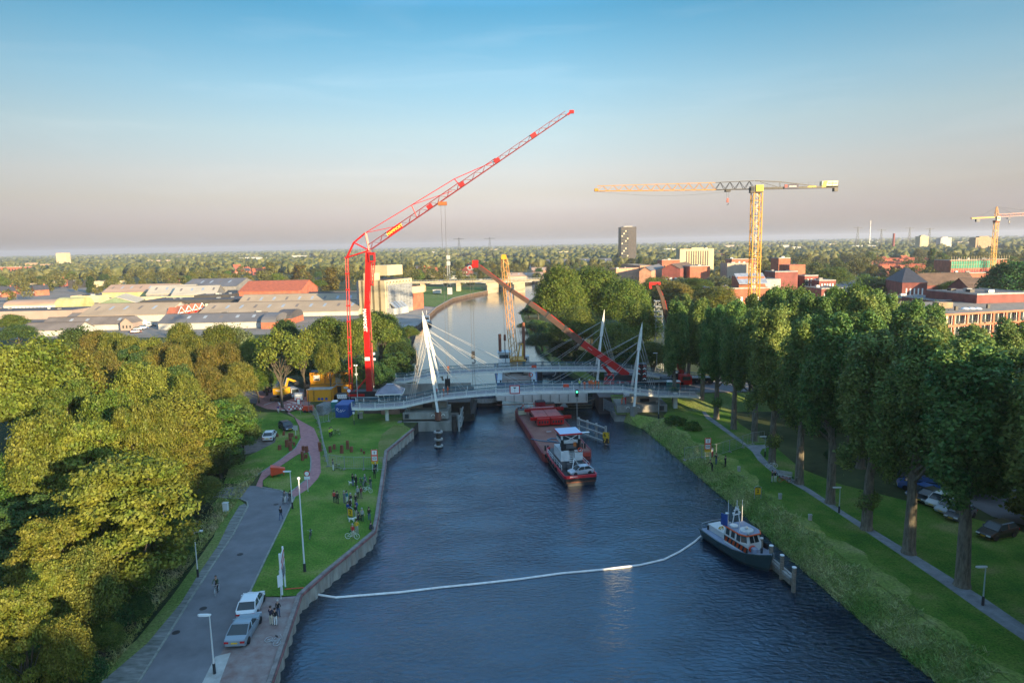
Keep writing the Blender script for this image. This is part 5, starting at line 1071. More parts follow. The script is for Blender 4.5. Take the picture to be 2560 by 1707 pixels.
for i,(x,y,m,k) in enumerate([(346,826,PB_,'hatch'),(358,822,PU_,'hatch'),(362,812,PW_,'van'),(378,816,PG_,'hatch'),(340,832,PR_,'hatch')]):
    p=at(x,y,0); car(['black car in the industrial yard street','blue car in the industrial yard street','white van in the industrial yard street','grey car in the industrial yard street by the grey roof','dark red car in the industrial yard street'][i],(p.x,p.y,.03),2.2,m,k,group='cars in the industrial street')
# car on the stern of the tug
tm=Matrix.Translation(TUG.location)@Matrix.Rotation(TUG.rotation_euler[2],4,'Z'); p=tm@Vector((.45,1.6,-.59)); tc_=car('silver hatchback carried crosswise on the stern deck of the tug',(p.x,p.y,p.z),TUG.rotation_euler[2]-math.pi/2+.12,PL_,'hatch'); tc_.scale=(.86,.86,.86)
# ---- site gear on the left bank
ORA=mat('cabin_orange',(.72,.30,.012),.5,var=.08,scale=.5)
def cabin(name,label,A,B,Y,z0,h,depth,roof=STEEL_D,extra=None,cat='site cabin'):
    a,b=atY(A[0],A[1],Y),atY(B[0],B[1],Y); L=b.x-a.x; t=thing(name,label,cat,((a.x+b.x)/2,Y+depth/2,z0),R(2))
    MB().box(0,0,h/2,L,depth,h).put('wall',ORA,t); MB().box(0,0,h+.05,L+.1,depth+.1,.12).put('roof',roof,t)
    fr=MB()
    for s in(-1,1):
        for q in(-1,1): fr.box(s*(L/2-.05),q*(depth/2),h/2,.16,.1,h)
    fr.put('corner_post',mat('cabin_orange_dark',(.5,.19,.01),.5),t)
    if extra: extra(t,L,depth,h)
    return t
def ex_top(t,L,d,h):
    MB().box(-L*.33,-d/2-.02,h*.55,1.35,.05,1.2).put('window',SWHITE,t); MB().box(-L*.33,-d/2-.05,h*.42,1.1,.03,.35).put('window_glass',GLASS,t); MB().box(-L/2-.02,-.2,h*.6,.05,1.2,1.3).put('window',SWHITE,t)
    MB().box(L*.22,-d/2-.02,h*.48,1.2,.05,2.2).put('door',mat('cabin_door',(.35,.30,.2),.5),t)
    lettering('PORTAFLEX',.42,BLK,t,(-L*.12,-d/2-.04,h*.5),xdir=(0,0,1),ydir=(-1,0,0))
def ex_low(t,L,d,h): MB().box(L*.25,-d/2-.02,h*.45,.9,.05,2.0).put('door',BLK,t); MB().box(L*.42,-d/2-.02,h*.7,.9,.05,.5).put('window',SWHITE,t)
def ex_front(t,L,d,h):
    for k in(-.02,.11,.28): MB().lathe([(.3,-.03),(.3,0),(.2,0)],(L*k,-d/2,.55),n=12,axis='y').put('vent',BLUE,t)
    lettering('PORTAFLEX',.42,BLK,t,(-L*.22,-d/2-.02,h*.5),xdir=(0,0,1),ydir=(-1,0,0))
cabin('site_cabin','upper orange site cabin with white window on top of the stack',(776,960),(872,960),150.5,2.75,2.75,2.8,extra=ex_top)
cabin('site_cabin','lower orange site cabin carrying another one on its roof',(776,980),(872,980),150.5,0,2.7,2.8,extra=ex_low)
cabin('site_container','orange storage container with pale roof standing in front of the stacked cabins',(768,1000),(829,1000),145.5,0,2.6,2.5,roof=CONC_L,extra=ex_front,cat='container')
p=atY(842,965,149.3); t=thing('outdoor_stairs','steel stairs leading up to the upper orange cabin','stairs',(p.x,149.4,0)); mb=MB()
for i in range(10): mb.box(-2.6+i*.26,0,.3+i*.27,.28,.9,.05)
mb.put('tread',STEEL,t); MB().bar((-2.8,-.45,.2),(0,-.45,2.9),.08,.2).bar((-2.8,.45,.2),(0,.45,2.9),.08,.2).put('stringer',STEEL,t); mb=MB(); mb.bar((-2.8,-.45,1.2),(0,-.45,3.9),.05); mb.box(.6,0,2.8,1.4,.9,.06); mb.bar((1.3,-.45,2.8),(1.3,-.45,3.9),.05); mb.bar((0,-.45,3.9),(1.3,-.45,3.9),.05); mb.bar((0,-.45,2.8),(0,-.45,3.9),.05); mb.put('landing',STEEL,t)
p=at(857,1044,0); t=thing('site_container','blue storage container with white graffiti beside the green toilet','container',(p.x,p.y+2.3,0),-.05); MB().box(0,0,1.25,2.6,4.6,2.5).put('wall',BLUE,t); mb=MB()
for k in range(8): mb.box(-1.32,-2+k*.57,1.25,.06,.3,2.3); mb.box(1.32,-2+k*.57,1.25,.06,.3,2.3)
mb.put('corrugation',BLUE,t); mb=MB(); mb.box(0,0,2.53,2.5,4.5,.06); mb.put('roof',mat('blue_roof',(.03,.10,.30),.5),t)
mb=MB(); mb.path([(-1.1,-2.33,1.5),(-.9,-2.33,2.0),(-.6,-2.33,1.7),(-1.0,-2.33,1.6),(-.5,-2.33,1.1)],.035,4); mb.path([(-.4,-2.33,1.3),(-.2,-2.33,1.6),(0,-2.33,1.3),(-.2,-2.33,1.1),(-.4,-2.33,1.3)],.035,4); mb.path([(.3,-2.33,1.7),(.1,-2.33,1.5),(.3,-2.33,1.25),(.7,-2.33,1.6)],.035,4); mb.put('graffiti',SWHITE,t)
def toilet(loc,m,label,roofm=SWHITE):
    t=thing('portable_toilet',label,'portable toilet',loc); MB().box(0,0,1.05,1.15,1.15,2.1).put('wall',m,t); MB().box(0,0,2.2,1.2,1.2,.2,tx=.7,ty=.7).put('roof',roofm,t); MB().box(0,-.59,1.0,.75,.03,1.8).put('door',mat('toilet_teal_door',(.03,.17,.16),.5),t)
TE=mat('toilet_teal',(.02,.20,.18),.5)
p=at(836,1030,0); toilet((p.x,p.y+.6,0),TE,'green portable toilet beside the blue container')
p=atY(1668,972,144); toilet((p.x-.6,139.2,2.0),TE,'teal portable toilet on the right approach road'); toilet((p.x+1.0,139.2,2.0),REDL,'orange red portable toilet beside the teal one')
p=at(806,1038,0); t=thing('fence_panel_stack','grey upright stack of mesh fence panels in a rack','fence stack',(p.x,p.y+1.2,0),-.25)
for k in range(6): MB().box(-.7+k*.28,0,1.1,.08,3.2,2.0).put('panel',mat('mesh_grey',(.27,.28,.28),.6,var=.4,scale=5),t)
MB().box(0,0,.06,1.9,1.2,.12).put('rack',STEEL,t)
p=at(772,1030,0); t=thing('light_tower','orange mobile light tower generator with tall mast','light tower',(p.x,p.y,0)); MB().box(0,0,.85,2.1,1.2,.95,tx=.92,ty=.9).put('housing',REDL,t); MB().box(0,0,.3,2.3,1.3,.15).put('chassis',BLK,t)
for s in(-1,1): MB().lathe([(.05,-.1),(.3,-.1),(.3,.1),(.05,.1)],(s*.6,-.6,.3),n=10,axis='y').put('wheel',TYRE,t)
MB().tube((.1,0,1.2),(.1,0,5.2),.06,n=6).put('mast',STEEL_D,t); MB().box(.1,-.1,5.3,.7,.3,.8).put('lamp_head',BLK,t)
def excavator():
    p=at(704,1000,0); t=thing('excavator','yellow crawler excavator with raised dipper and dozer blade','excavator',(p.x,p.y,0),R(-12)); Y_=mat('excavator_yellow',(.62,.33,.015),.5,var=.1,scale=1)
    for s in(-1,1): MB().loft([[(s*1.25+a*.3,y,z) for a,z in((-1,b),(1,b),(1,c),(-1,c))] for y,b,c in((-2.1,.35,.6),(-1.7,.02,.95),(1.7,.02,.95),(2.1,.35,.6))]).put('track',BLK,t)
    MB().box(.1,.1,2.1,2.7,2.6,1.3).put('housing',Y_,t); lettering('WEGER',.45,SWHITE,t,(.2,-1.22,2.35)); MB().box(-.75,1.6,2.4,1.1,1.7,1.8,tx=.85,ty=.8).put('cab',GLASS,t); MB().box(0,-1.9,.55,2.8,.2,.8).put('blade',STEEL_D,t)
    MB().bar((.2,1.5,2.2),(-.3,3.6,4.1),.4,.55).put('boom',Y_,t); MB().bar((-.3,3.6,4.1),(1.5,3.9,3.4),.3,.4).put('dipper',Y_,t); MB().box(1.7,3.9,3.1,.8,.9,.8,tx=.6).put('bucket',STEEL_D,t); MB().tube((.2,1.4,3.0),(-.1,2.9,4.4),.1,n=6).put('cylinder',STEEL,t)
excavator()
# ---- mesh fences: each panel a thing
FM=mat('galvanised_fence',(.36,.39,.38),.5,.5)
def panel(a,b,label,group):
    L=(b-a).length; t=thing('mesh_fence',label,'mesh fence',(a.x,a.y,a.z),math.atan2(b.y-a.y,b.x-a.x),group); f=MB()
    for x in(0,L): f.tube((x,0,.05),(x,0,2.05),.032,n=6)
    f.tube((0,0,2.0),(L,0,2.0),.028,n=5); f.tube((0,0,.2),(L,0,.2),.028,n=5); f.tube((L/2,0,.2),(L/2,0,2.0),.018,n=5); f.put('frame',FM,t); m=MB()
    for i in range(1,int(L/.3)): m.bar((i*.3,0,.2),(i*.3,0,2),.010)
    for i in range(1,7): m.bar((0,0,.2+i*.27),(L,0,.2+i*.27),.010)
    m.put('mesh',FM,t); MB().box(0,0,.07,.25,.6,.14).put('foot_block',CONC,t); return t
for pts,lb,g in [([(958,1176),(909,1174),(861,1173.5),(822,1167)],'mesh fence panel standing across the lawn behind the onlookers','fence panels across the left lawn'),([(820,1166),(812,1140),(806,1110),(801,1080),(795,1056),(783,1036),(760,1028),(745,1026)],'mesh fence panel running along the brick cycle path','fence panels along the cycle path'),([(797,1060),(822,1054),(842,1042)],'mesh fence panel beside the blue container','fence panels beside the blue container'),
 ([(1711,1151),(1755,1144),(1791,1141),(1824,1130),(1857,1119),(1882,1110),(1911,1107)],'mesh fence panel across the right bank lawn','fence panels across the right bank')]:
    P=[at(x,y,0) for x,y in pts]
    for a,b in zip(P,P[1:]):
        n=max(1,round((b-a).length/3.5))
        for i in range(n): panel(a.lerp(b,i/n),a.lerp(b,(i+.97)/n),lb,g)
a,b=yline([(1487,985),(1512,1030)],lambda x:134.5); t=thing('mesh_fence','slanting mesh fence on the right bank below the road bridge','fence panel',(18.4,136,0)); MB().tube((0,0,-1.0),(0,0,1.6),.04,n=6).tube((2.8,-5,-1.5),(2.8,-5,1.0),.05,n=6).put('post',FM,t); MB().add([(0,0,-.5),(2.8,-5,-1.2),(2.8,-5,1),(0,0,1.6)],[(0,1,2,3)]).put('mesh',mat('mesh_sheet',(.3,.33,.35),.6,var=.5,scale=8,alpha=.55),t)
# ---- lamp posts, masts and signs
LAMPW=mat('lamp_white',(.62,.63,.62),.45); LAMPG=mat('lamp_green_grey',(.33,.42,.40),.5)
def post(name,label,base,top,cat,head=None,r=.075,m=LAMPW,zb=0,group=None):
    p=at(*base,zb); q=atY(*top,p.y); h=q.z-zb; t=thing(name,label,cat,(p.x,p.y,zb),0,group)
    MB().tube((0,0,0),(0,0,h),r,r*.6,n=10).put('pole',m,t); MB().tube((0,0,0),(0,0,.9),r*1.6,r*1.5,n=10).put('base_sleeve',STEEL_D,t)
    if head: head(t,h)
    return t
def head_flat(s): 
    def f(t,h): MB().loft([[(s*x,-w,h+z) for w,z in((1,0),(-1,0))]+[(s*x,w*-1,h+z+.12) for w,z in((-1,0),(1,0))] if False else [(s*x,-w,h),(s*x,w,h),(s*x,w*.7,h+.12),(s*x,-w*.7,h+.12)] for x,w in((-.12,.08),(.2,.16),(.75,.15),(.9,.05))]).put('lamp_head',LAMPW,t)
    return f
def arc(s):
    def f(t,h): MB().path([(0,0,h-.1),(s*.25,0,h+.5),(s*.9,0,h+.8),(s*1.7,0,h+.85)],.05,6).put('arm',LAMPW,t); MB().box(s*1.9,0,h+.83,.8,.25,.12).put('lamp_head',SWHITE,t)
    return f
def flood(t,h):
    MB().box(0,0,h,3.3,.2,.2).put('crossbar',STEEL,t); MB().box(0,0,h-.9,1.3,.2,.15).put('crossbar',STEEL,t)
    for x in(-1.4,-.75,.75,1.4): MB().box(x,-.3,h+.05,.5,.55,.14).put('floodlight',CONC_L,t)
    l=MB()
    for i in range(18): l.bar((.1,0,3+i*.7),(.38,0,3+i*.7),.03)
    l.put('climbing_rung',STEEL_D,t)
def cams(t,h): MB().box(0,0,h+.1,.6,.15,.1).put('crossarm',SWHITE,t); MB().box(-.2,-.2,h+.2,.18,.45,.18).put('camera',SWHITE,t); MB().box(.2,-.2,h+.2,.18,.45,.18).put('camera',SWHITE,t); MB().box(0,0,h-1.6,.5,.3,.4).put('junction_box',CONC_L,t)
def floods(t,h):
    for k,(x,z) in enumerate(((-.5,-1),(.5,-1),(-.5,-2.2),(.5,-2.2))): MB().box(x,-.2,h+z,.45,.3,.5).put('floodlight',SWHITE,t)
    MB().box(0,0,h+.1,.5,.3,.4).put('cap',REDL,t)
D=lambda x,y:(x*1.08844,y*1.08844)
for b,tp,hd,lb in [((493,1547),(481,1413),head_flat(-1),'white street lamp nearest to the viewer beside the road'),((455,1325),(448,1220),head_flat(1),'white street lamp standing on the worn pavement'),((672,1168),(669,1083),head_flat(-1),'white street lamp at the tip of the island lawn'),((588,890),(587,838),arc(1),'curved street lamp among the trees by the parked cars'),((774,862),(771,827),head_flat(-1),'slim lamp behind the orange cabins'),
  ((2257,1390),(2266,1302),head_flat(-1),'pale green footpath lamp at the right bottom'),((1927,1178),(1921,1120),head_flat(-1),'pale green footpath lamp in the middle of the lawn'),((1757,1049),(1754,1003),head_flat(-1),'pale green footpath lamp by the mesh fence')]:
    post('street_lamp',lb,D(*b),D(*tp),'street lamp',hd,m=LAMPG if 'green' in lb else LAMPW)
post('flag_mast','tall plain white mast on the left lawn near the onlookers',D(700,1312),D(701,1098),'mast',lambda t,h:MB().ball((0,0,h),.16,8).put('finial',SWHITE,t),r=.10)
post('floodlight_mast','tall floodlight mast with crossbar among the left trees',D(84,1240),D(62,1004),'floodlight mast',flood,r=.16,m=STEEL)
post('camera_mast','slim grey camera mast beside the blue container',(896.6,1046),(893,915),'camera mast',cams,r=.12,m=STEEL)
post('camera_mast','slim mast with cameras in front of the red crane mast',(936,1004),(933,872),'camera mast',floods,r=.09,m=STEEL)
post('signal_mast','plain pale mast standing on the lawn by the right footbridge ramp',(1646.5,1046),(1646,958),'mast',None,r=.09,m=STEEL)
post('street_lamp','tall lamp behind the right footbridge ramp by the cranes',(1641.6,944),(1640,883),'street lamp',head_flat(-1),m=STEEL,zb=2.0)
post('marker_post','short pale marker post on the lawn below the container',(885.5,1062),(884.5,1032),'marker post',lambda t,h:MB().box(0,-.02,h,.35,.06,.4).put('plate',SWHITE,t),r=.05,m=mat('pale_wood',(.45,.36,.22),.7))
def sign_thing(name,label,S,cat,rz=0,z=0): p=at(*S,z); return thing(name,label,cat,(p.x,p.y,z),rz)
def nav(S,label,rz=0):
    t=sign_thing('navigation_sign',label,S,'waterway sign',rz); 
    for x in(-.38,.38): MB().tube((x,.05,0),(x,.05,3.4),.04,n=6).put('post',LAMPW,t)
    for z in(2.9,2.0): MB().box(0,0,z,.98,.05,.88).put('border',mat('sign_orange_red',(.75,.07,.03),.5),t); MB().box(0,-.03,z,.74,.02,.66).put('panel',SWHITE,t)
    MB().box(0,0,1.36,.98,.05,.38).put('lower_panel',YEL,t); MB().box(0,-.045,2.9,.09,.01,.42).put('symbol',BLK,t)
    m=MB()
    for dz in(-.1,.12): m.path([(-.3,-.045,1.93+dz),(-.1,-.045,2.06+dz),(.1,-.045,2.06+dz),(.3,-.045,1.93+dz)],.035,4)
    m.put('symbol',BLK,t); return t
nav((938,1178),'red bordered waterway sign at the left quay behind the fence'); nav((1769,1148),'red bordered waterway sign on the right bank by the fence')
def two(S,label,rz):
    t=sign_thing('number_sign',label,S,'number sign',rz)
    for x in(-.42,.42): MB().tube((x,0,0),(x,0,1.55),.04,n=6).put('post',STEEL,t)
    MB().box(0,0,1.0,.75,.05,.85).put('panel',YEL,t); MB().box(0,.03,1.0,.9,.04,1.0).put('frame',BLK,t); lettering('2',.62,BLK,t,(0,-.035,1.0)); MB().bar((-.5,0,1.5),(0,0,1.75),.05).bar((0,0,1.75),(.5,0,1.5),.05).put('roof',STEEL,t)
two((877,1300),'yellow number two sign among the onlookers',-.5); two((1894,1246),'yellow number two sign on the right bank lawn',0)
t=sign_thing('traffic_sign','round red and white closed-road sign at the cycle path',(770,1228),'traffic sign'); MB().tube((0,0,0),(0,0,2.4),.04,n=6).put('post',LAMPW,t); MB().lathe([(.42,-.02),(.42,.02),(.01,.02)],(0,0,2.55),n=18,axis='y').put('border',RED,t); MB().lathe([(.30,-.05),(.30,-.03),(.01,-.05)],(0,0,2.55),n=16,axis='y').put('panel',SWHITE,t); MB().box(0,-.03,1.95,.8,.03,.4).put('text_panel',SWHITE,t)
t=sign_thing('traffic_sign','small white plate sign behind the dark blue hatchback',(739.5,1088),'traffic sign'); MB().tube((0,0,0),(0,0,1.6),.035,n=6).put('post',LAMPW,t); MB().box(0,-.03,1.4,.8,.03,.9).put('panel',CONC_L,t)
t=sign_thing('warning_board','tall white double warning board with red chevron seen edge on',(711,1476),'warning board',R(98))
for x in(-.8,.8): MB().tube((x,.06,0),(x,.06,4.2),.09,n=8).put('post',SWHITE,t)
MB().box(0,0,2.7,1.8,.06,2.6).put('panel',SWHITE,t); MB().bar((-.7,-.05,3.2),(.7,-.05,3.9),.03,.16).bar((.7,-.05,3.2),(-.7,-.05,2.6),.03,.16).put('red_cross',RED,t); m=MB()
for i in range(7): m.bar((-.6,-.05,1.5+i*.15),(.6,-.05,1.6+i*.15),.02,.05)
m.put('text_lines',BLK,t)
t=sign_thing('traffic_sign','narrow white sign beside the warning board at the gravel',(703,1497),'traffic sign',R(60)); MB().tube((0,0,0),(0,0,2.9),.035,n=6).put('post',LAMPW,t); MB().box(0,-.03,1.9,.6,.03,1.2).put('panel',SWHITE,t)
for S,lb in (((748,1030),'red bordered lit road-works sign on the brick square'),((752,1036),'triangular road-works sign on the brick square')):
    t=sign_thing('roadworks_sign',lb,S,'traffic sign'); MB().tube((0,0,0),(0,0,2.2),.035,n=6).put('post',STEEL,t)
    if 'tri' in lb: MB().prism([(-.6,0),(.6,0),(0,1.05)],-.02,.02,lambda u,v,w:(u,w,.9+v)).put('border',RED,t); MB().prism([(-.34,.12),(.34,.12),(0,.75)],-.04,-.03,lambda u,v,w:(u,w,.9+v)).put('panel',SWHITE,t)
    else: MB().box(0,0,2.2,.8,.05,1.4).put('border',RED,t); MB().box(0,-.04,2.2,.55,.02,1.1).put('panel',SWHITE,t)
t=sign_thing('traffic_sign','round white sign over the red and white barrier by the footbridge',(875,1028),'traffic sign'); MB().tube((0,0,0),(0,0,4.2),.04,n=6).put('post',STEEL,t); MB().lathe([(.5,-.02),(.5,.02),(.01,.02)],(0,0,4.3),n=18,axis='y').put('border',RED,t); MB().lathe([(.36,-.05),(.36,-.03),(.01,-.05)],(0,0,4.3),n=16,axis='y').put('panel',SWHITE,t)
def barrier(S,L,label,rz=0,z=0):
    t=sign_thing('road_barrier',label,S,'barrier',rz,z)
    for k in range(2):
        for i in range(8): MB().box(-L/2+L*(i+.5)/8,0,.9-k*.42,L/8,.06,.26).put('stripe',RED if (i+k)%2 else SWHITE,t)
    for x in(-L*.4,L*.4): MB().box(x,.04,.5,.08,.08,1.0).put('leg',STEEL,t)
barrier((893,1024),4.2,'red and white barrier at the left end of the front footbridge'); barrier((740,1026),3.0,'red and white barrier on the brick square',.5); barrier((1738,985),5.0,'red and white barrier on the right approach behind the poplar trunk',0,1.0)
for S,m,nm,lb,cat in (((565,1278),PW_,'utility_cabinet','pale utility cabinet on the verge at the road bend','cabinet'),((903,1046),CONC_L,'utility_cabinet','small pale cabinet beside the camera mast','cabinet'),((1847,1178),CONC_L,'concrete_marker','small pale concrete marker on the right bank lawn','marker'),((1950,1247),CONC_L,'concrete_marker','little pale marker post right of the number two sign','marker'),((2025,1300),CONC_L,'concrete_marker','small pale block on the lower right lawn','marker')):
    p=at(*S,0); mb=MB(); s=1 if 'cab' in cat else .6; mb.box(0,0,.55*s,.6*s,.45*s,1.1*s); mb.box(0,0,1.13*s,.7*s,.55*s,.08); mb.box(0,-.24*s,.55*s,.45*s,.03,.8*s); single(nm,lb,cat,mb,m,loc=(p.x,p.y,.02))
# rusty sculpture pillars on the lawn
CORT=mat('corten_steel',(.16,.045,.022),.8,var=.4,scale=1.5,bump=.15,col2=(.26,.085,.045))
for i,(cx,ct,cb,w) in enumerate([(273,305,345,22),(213,325,360,16),(335,320,385,24),(357,322,360,20),(345,365,430,26),(397,350,378,22),(303,388,460,30),(338,405,498,30),(373,410,445,18),(232,440,487,30),(465,448,495,26),(498,450,512,30),(457,500,592,28),(488,530,570,26),(630,410,500,30),(728,450,512,26),(768,432,480,26),(840,440,520,30),(900,395,480,28),(935,455,508,26),(1033,478,505,18),(1058,498,527,20)]):
    p=at(640+cx/3.919,1000+cb/3.919,0); q=atY(640+cx/3.919,1000+ct/3.919,p.y); h=max(.5,q.z); ww=w/3.919*p.length/1750; mb=MB(); mb.box(0,0,h/2,ww,ww*.8,h,rz=i*.7,tx=.9,ty=.85,off=(random.uniform(-.12,.12),0)); mb.box(0,0,h*.5,ww*.5,ww*1.02,h*.98,rz=i*.7+.5,tx=.8)
    lb='rusty steel pillar of the cluster on the grass left of the cycle path' if i<10 else ('rusty steel pillar at the tip of the island lawn' if i<14 else 'rusty steel pillar in the row on the lawn right of the cycle path')
    single('sculpture_pillar',lb,'sculpture',mb,CORT,['steel pillars left of the path','steel pillars on the island','steel pillars right of the path'][0 if i<10 else 1 if i<14 else 2],loc=(p.x,p.y,0))
t=sign_thing('funnel_sculpture','red funnel shaped sculpture on thin legs on the island lawn',(694,1190),'sculpture',.3); MB().loft([[(-.9,a*.65,1.0+b*.65) for a,b in((-1,-1),(1,-1),(1,1),(-1,1))],[(1.1,a*.3,.85+b*.3) for a,b in((-1,-1),(1,-1),(1,1),(-1,1))]]).put('funnel',REDL,t)
for x,y in((-.7,-.5),(-.7,.5),(.9,-.25),(.9,.25)): MB().tube((x,y,0),(x,y,.8),.03,n=5).put('leg',RED,t)
# bench and red things on the right
p=at(1962,1196,0); t=thing('park_bench','pale park bench with dark frame beside the footpath','bench',(p.x,p.y,0),-.6); MB().box(0,0,.45,1.8,.5,.07).put('seat',CONC_L,t); MB().box(0,.28,.8,1.8,.06,.45).put('backrest',CONC_L,t)
for x in(-.7,.7): MB().box(x,0,.22,.08,.45,.44).put('leg',STEEL_D,t)
# cell tower in the distance
p=atY(1122,690,560); t=thing('cell_mast','pale mobile phone mast with antenna panels beyond the far bridge','cell tower',(p.x,560,0)); h=atY(1122,640,560).z; mb=MB(); mb.lattice((0,0,0),(0,0,h),2.4,1.0,16,.3,.14); mb.put('mast',STEEL,t)
for z in(h-1,h-6): MB().box(0,0,z,3.0,2.4,3.2).put('antenna_panel',CONC_L,t)
MB().tube((0,0,h),(0,0,h+9),.15,n=5).put('aerial',STEEL,t)
# ================================================================ people, bicycles, dogs
SKIN=mat('skin',(.48,.27,.19),.55); HAIRB=mat('brown_hair',(.045,.028,.018),.7); HAIRG=mat('grey_hair',(.38,.37,.35),.7); HAIRK=mat('black_hair',(.01,.009,.009),.6)
def cloth(n,c): return mat('cloth_'+n,c,.85,var=.15,scale=6)
CL={k:cloth(k,c) for k,c in dict(black=(.014,.014,.016),navy=(.015,.02,.05),jeans=(.06,.10,.18),grey=(.16,.165,.17),lgrey=(.36,.36,.36),white=(.68,.67,.64),cream=(.55,.48,.36),red=(.55,.03,.035),maroon=(.16,.015,.04),teal=(.015,.20,.22),blue=(.02,.06,.28),yellow=(.75,.45,.02),hivis=(.62,.75,.03),orange=(.85,.13,.015),green=(.06,.09,.05),purple=(.10,.03,.20),khaki=(.20,.17,.11),brown=(.07,.04,.025),dkgreen=(.02,.05,.04)).items()}
def skin_mesh(V,E,RAD,sub=1):
    me=bpy.data.meshes.new('figure'); me.from_pydata([tuple(v) for v in V],E,[]); o=bpy.data.objects.new('figure',me); C.objects.link(o)
    sm=o.modifiers.new('skin','SKIN'); ss=o.modifiers.new('subd','SUBSURF'); ss.levels=sub
    for i,r in enumerate(RAD): d=me.skin_vertices[0].data[i]; d.radius=(r,r) if not isinstance(r,tuple) else r; d.use_root=(i==0)
    dg=bpy.context.evaluated_depsgraph_get(); m2=bpy.data.meshes.new_from_object(o.evaluated_get(dg)); bpy.data.objects.remove(o); return m2
POSE={}
def make_pose(key,leg,arm,lean=0.0,hip=.93):
    """leg[side]: knee, ankle, toe; arm[side]: elbow, wrist as offsets; facing -Y"""
    V=[];E=[];Rd=[];tagm=[]
    def add(p,r,par,mt):
        V.append(Vector(p)); Rd.append(r); tagm.append(mt); 
        if par is not None: E.append((par,len(V)-1))
        return len(V)-1
    pel=add((0,0,hip),(.135,.10),None,2); w=add((0,-lean*.3,hip+.16),(.125,.09),pel,1); ch=add((0,-lean*.75,hip+.36),(.15,.10),w,1); nk=add((0,-lean,hip+.53),.05,ch,0); h1=add((0,-lean-.01,hip+.60),.075,nk,0); h2=add((0,-lean-.005,hip+.71),.09,h1,0); h3=add((0,-lean,hip+.78),.06,h2,0)
    hands=[]
    for s,(kn,an,to) in zip((-1,1),leg):
        hp=add((s*.095,0,hip-.05),.085,pel,2); k=add((s*(.10+kn[0]),kn[1],kn[2]),.058,hp,2); a=add((s*(.10+an[0]),an[1],an[2]),.042,k,2); f=add((s*(.105+to[0]),to[1],to[2]),.035,a,3)
    for s,(el,wr) in zip((-1,1),arm):
        sh=add((s*.175,-lean*.85,hip+.46),.055,ch,1); e=add((s*el[0],-lean*.85+el[1],hip+el[2]),.042,sh,1); r=add((s*wr[0],-lean*.85+wr[1],hip+wr[2]),.028,e,1); d=(V[r]-V[e]).normalized(); pm=add(V[r]+d*.075,.036,r,0); hands.append((V[pm].copy(),d,s))
    me=skin_mesh(V,E,Rd)
    vs=[v.co.copy() for v in me.vertices]; fs=[list(p.vertices) for p in me.polygons]; mi=[]
    for p in me.polygons:
        c=p.center; best=min(range(len(E)),key=lambda i:(lambda a,b:(c-(a+(b-a)*max(0,min(1,(c-a).dot(b-a)/max(1e-6,(b-a).length_squared))))).length-.0)(V[E[i][0]],V[E[i][1]])); mi.append(tagm[E[best][1]])
    mb=MB()
    for pm,d,s in hands:     # five fingers of unequal length, the thumb from the side of the palm
        side=d.cross(Vector((0,1,0))); side=side.normalized() if side.length>.1 else Vector((1,0,0)); fw=d.cross(side).normalized()
        for k,L in enumerate((.068,.080,.074,.058)):
            b=pm+d*.025+fw*((k-1.5)*.02); m_=b+d*L*.6; mb.tube(b,m_,.010,.009,n=5); mb.tube(m_,m_+(d*.85-side*s*.5).normalized()*L*.45,.009,.007,n=5)
        b=pm-fw*.03; mb.tube(b,b-fw*.035+d*.03,.012,.010,n=5); mb.tube(b-fw*.035+d*.03,b-fw*.042+d*.06,.010,.008,n=5)
    hc=V[h2]; mb.loft([[(hc.x+a*.014,hc.y-.085,hc.z+.02-b*.02) for a,b in((-1,-1),(1,-1),(1,1),(-1,1))],[(hc.x+a*.02,hc.y-.115,hc.z-.035+b*.01) for a,b in((-1,-1),(1,-1),(1,1),(-1,1))]])
    for s in(-1,1): mb.ball((hc.x+s*.095,hc.y,hc.z),.028,6,(.5,.8,1.2))
    k0=len(vs); vs+=[Vector(p) for p in mb.v]; fs+=[[i+k0 for i in f] for f in mb.f]; mi+=[0]*len(mb.f)
    eb=MB()
    for s in(-1,1): eb.box(hc.x+s*.035,hc.y-.088,hc.z+.018,.024,.012,.012)
    eb.box(hc.x,hc.y-.086,hc.z-.055,.05,.012,.01); k0=len(vs); vs+=[Vector(p) for p in eb.v]; fs+=[[i+k0 for i in f] for f in eb.f]; mi+=[4]*len(eb.f)
    m2=bpy.data.meshes.new('person'); m2.from_pydata([tuple(v) for v in vs],[],fs)
    for m in(SKIN,CL['black'],CL['jeans'],BLACK,HAIRK): m2.materials.append(m)
    m2.polygons.foreach_set('material_index',mi); m2.polygons.foreach_set('use_smooth',[True]*len(fs)); m2.update()
    hb=MB(); hb.ball((hc.x,hc.y+.02,hc.z+.035),.108,10,(1,1.0,1.0)); hm=hb.mesh('hair',HAIRB,True)
    # cut the face side away
    bm=bmesh.new(); bm.from_mesh(hm); bmesh.ops.delete(bm,geom=[f for f in bm.faces if f.calc_center_median().y<hc.y-.03 and f.calc_center_median().z<hc.z+.06],context='FACES'); bm.to_mesh(hm); bm.free()
    POSE[key]=(m2,hm)
st_leg=[((0,-.01,.50),(0,0,.09),(0,-.17,.045))]*2; dn=((.225,.02,.20),(.245,-.05,-.04))
make_pose('stand',st_leg,[dn,dn]); make_pose('hips',st_leg,[((.30,.04,.24),(.19,-.08,.08)),dn]); make_pose('fold',st_leg,[((.24,-.03,.20),(.06,-.20,.25)),((.24,-.03,.20),(.02,-.21,.22))],.03)
make_pose('walk',[((0,-.12,.50),(0,-.20,.10),(0,-.36,.07)),((0,.02,.50),(0,.24,.14),(0,.10,.05))],[((.22,.12,.20),(.23,.10,-.03)),((.22,-.10,.21),(.22,-.22,.01))],.05)
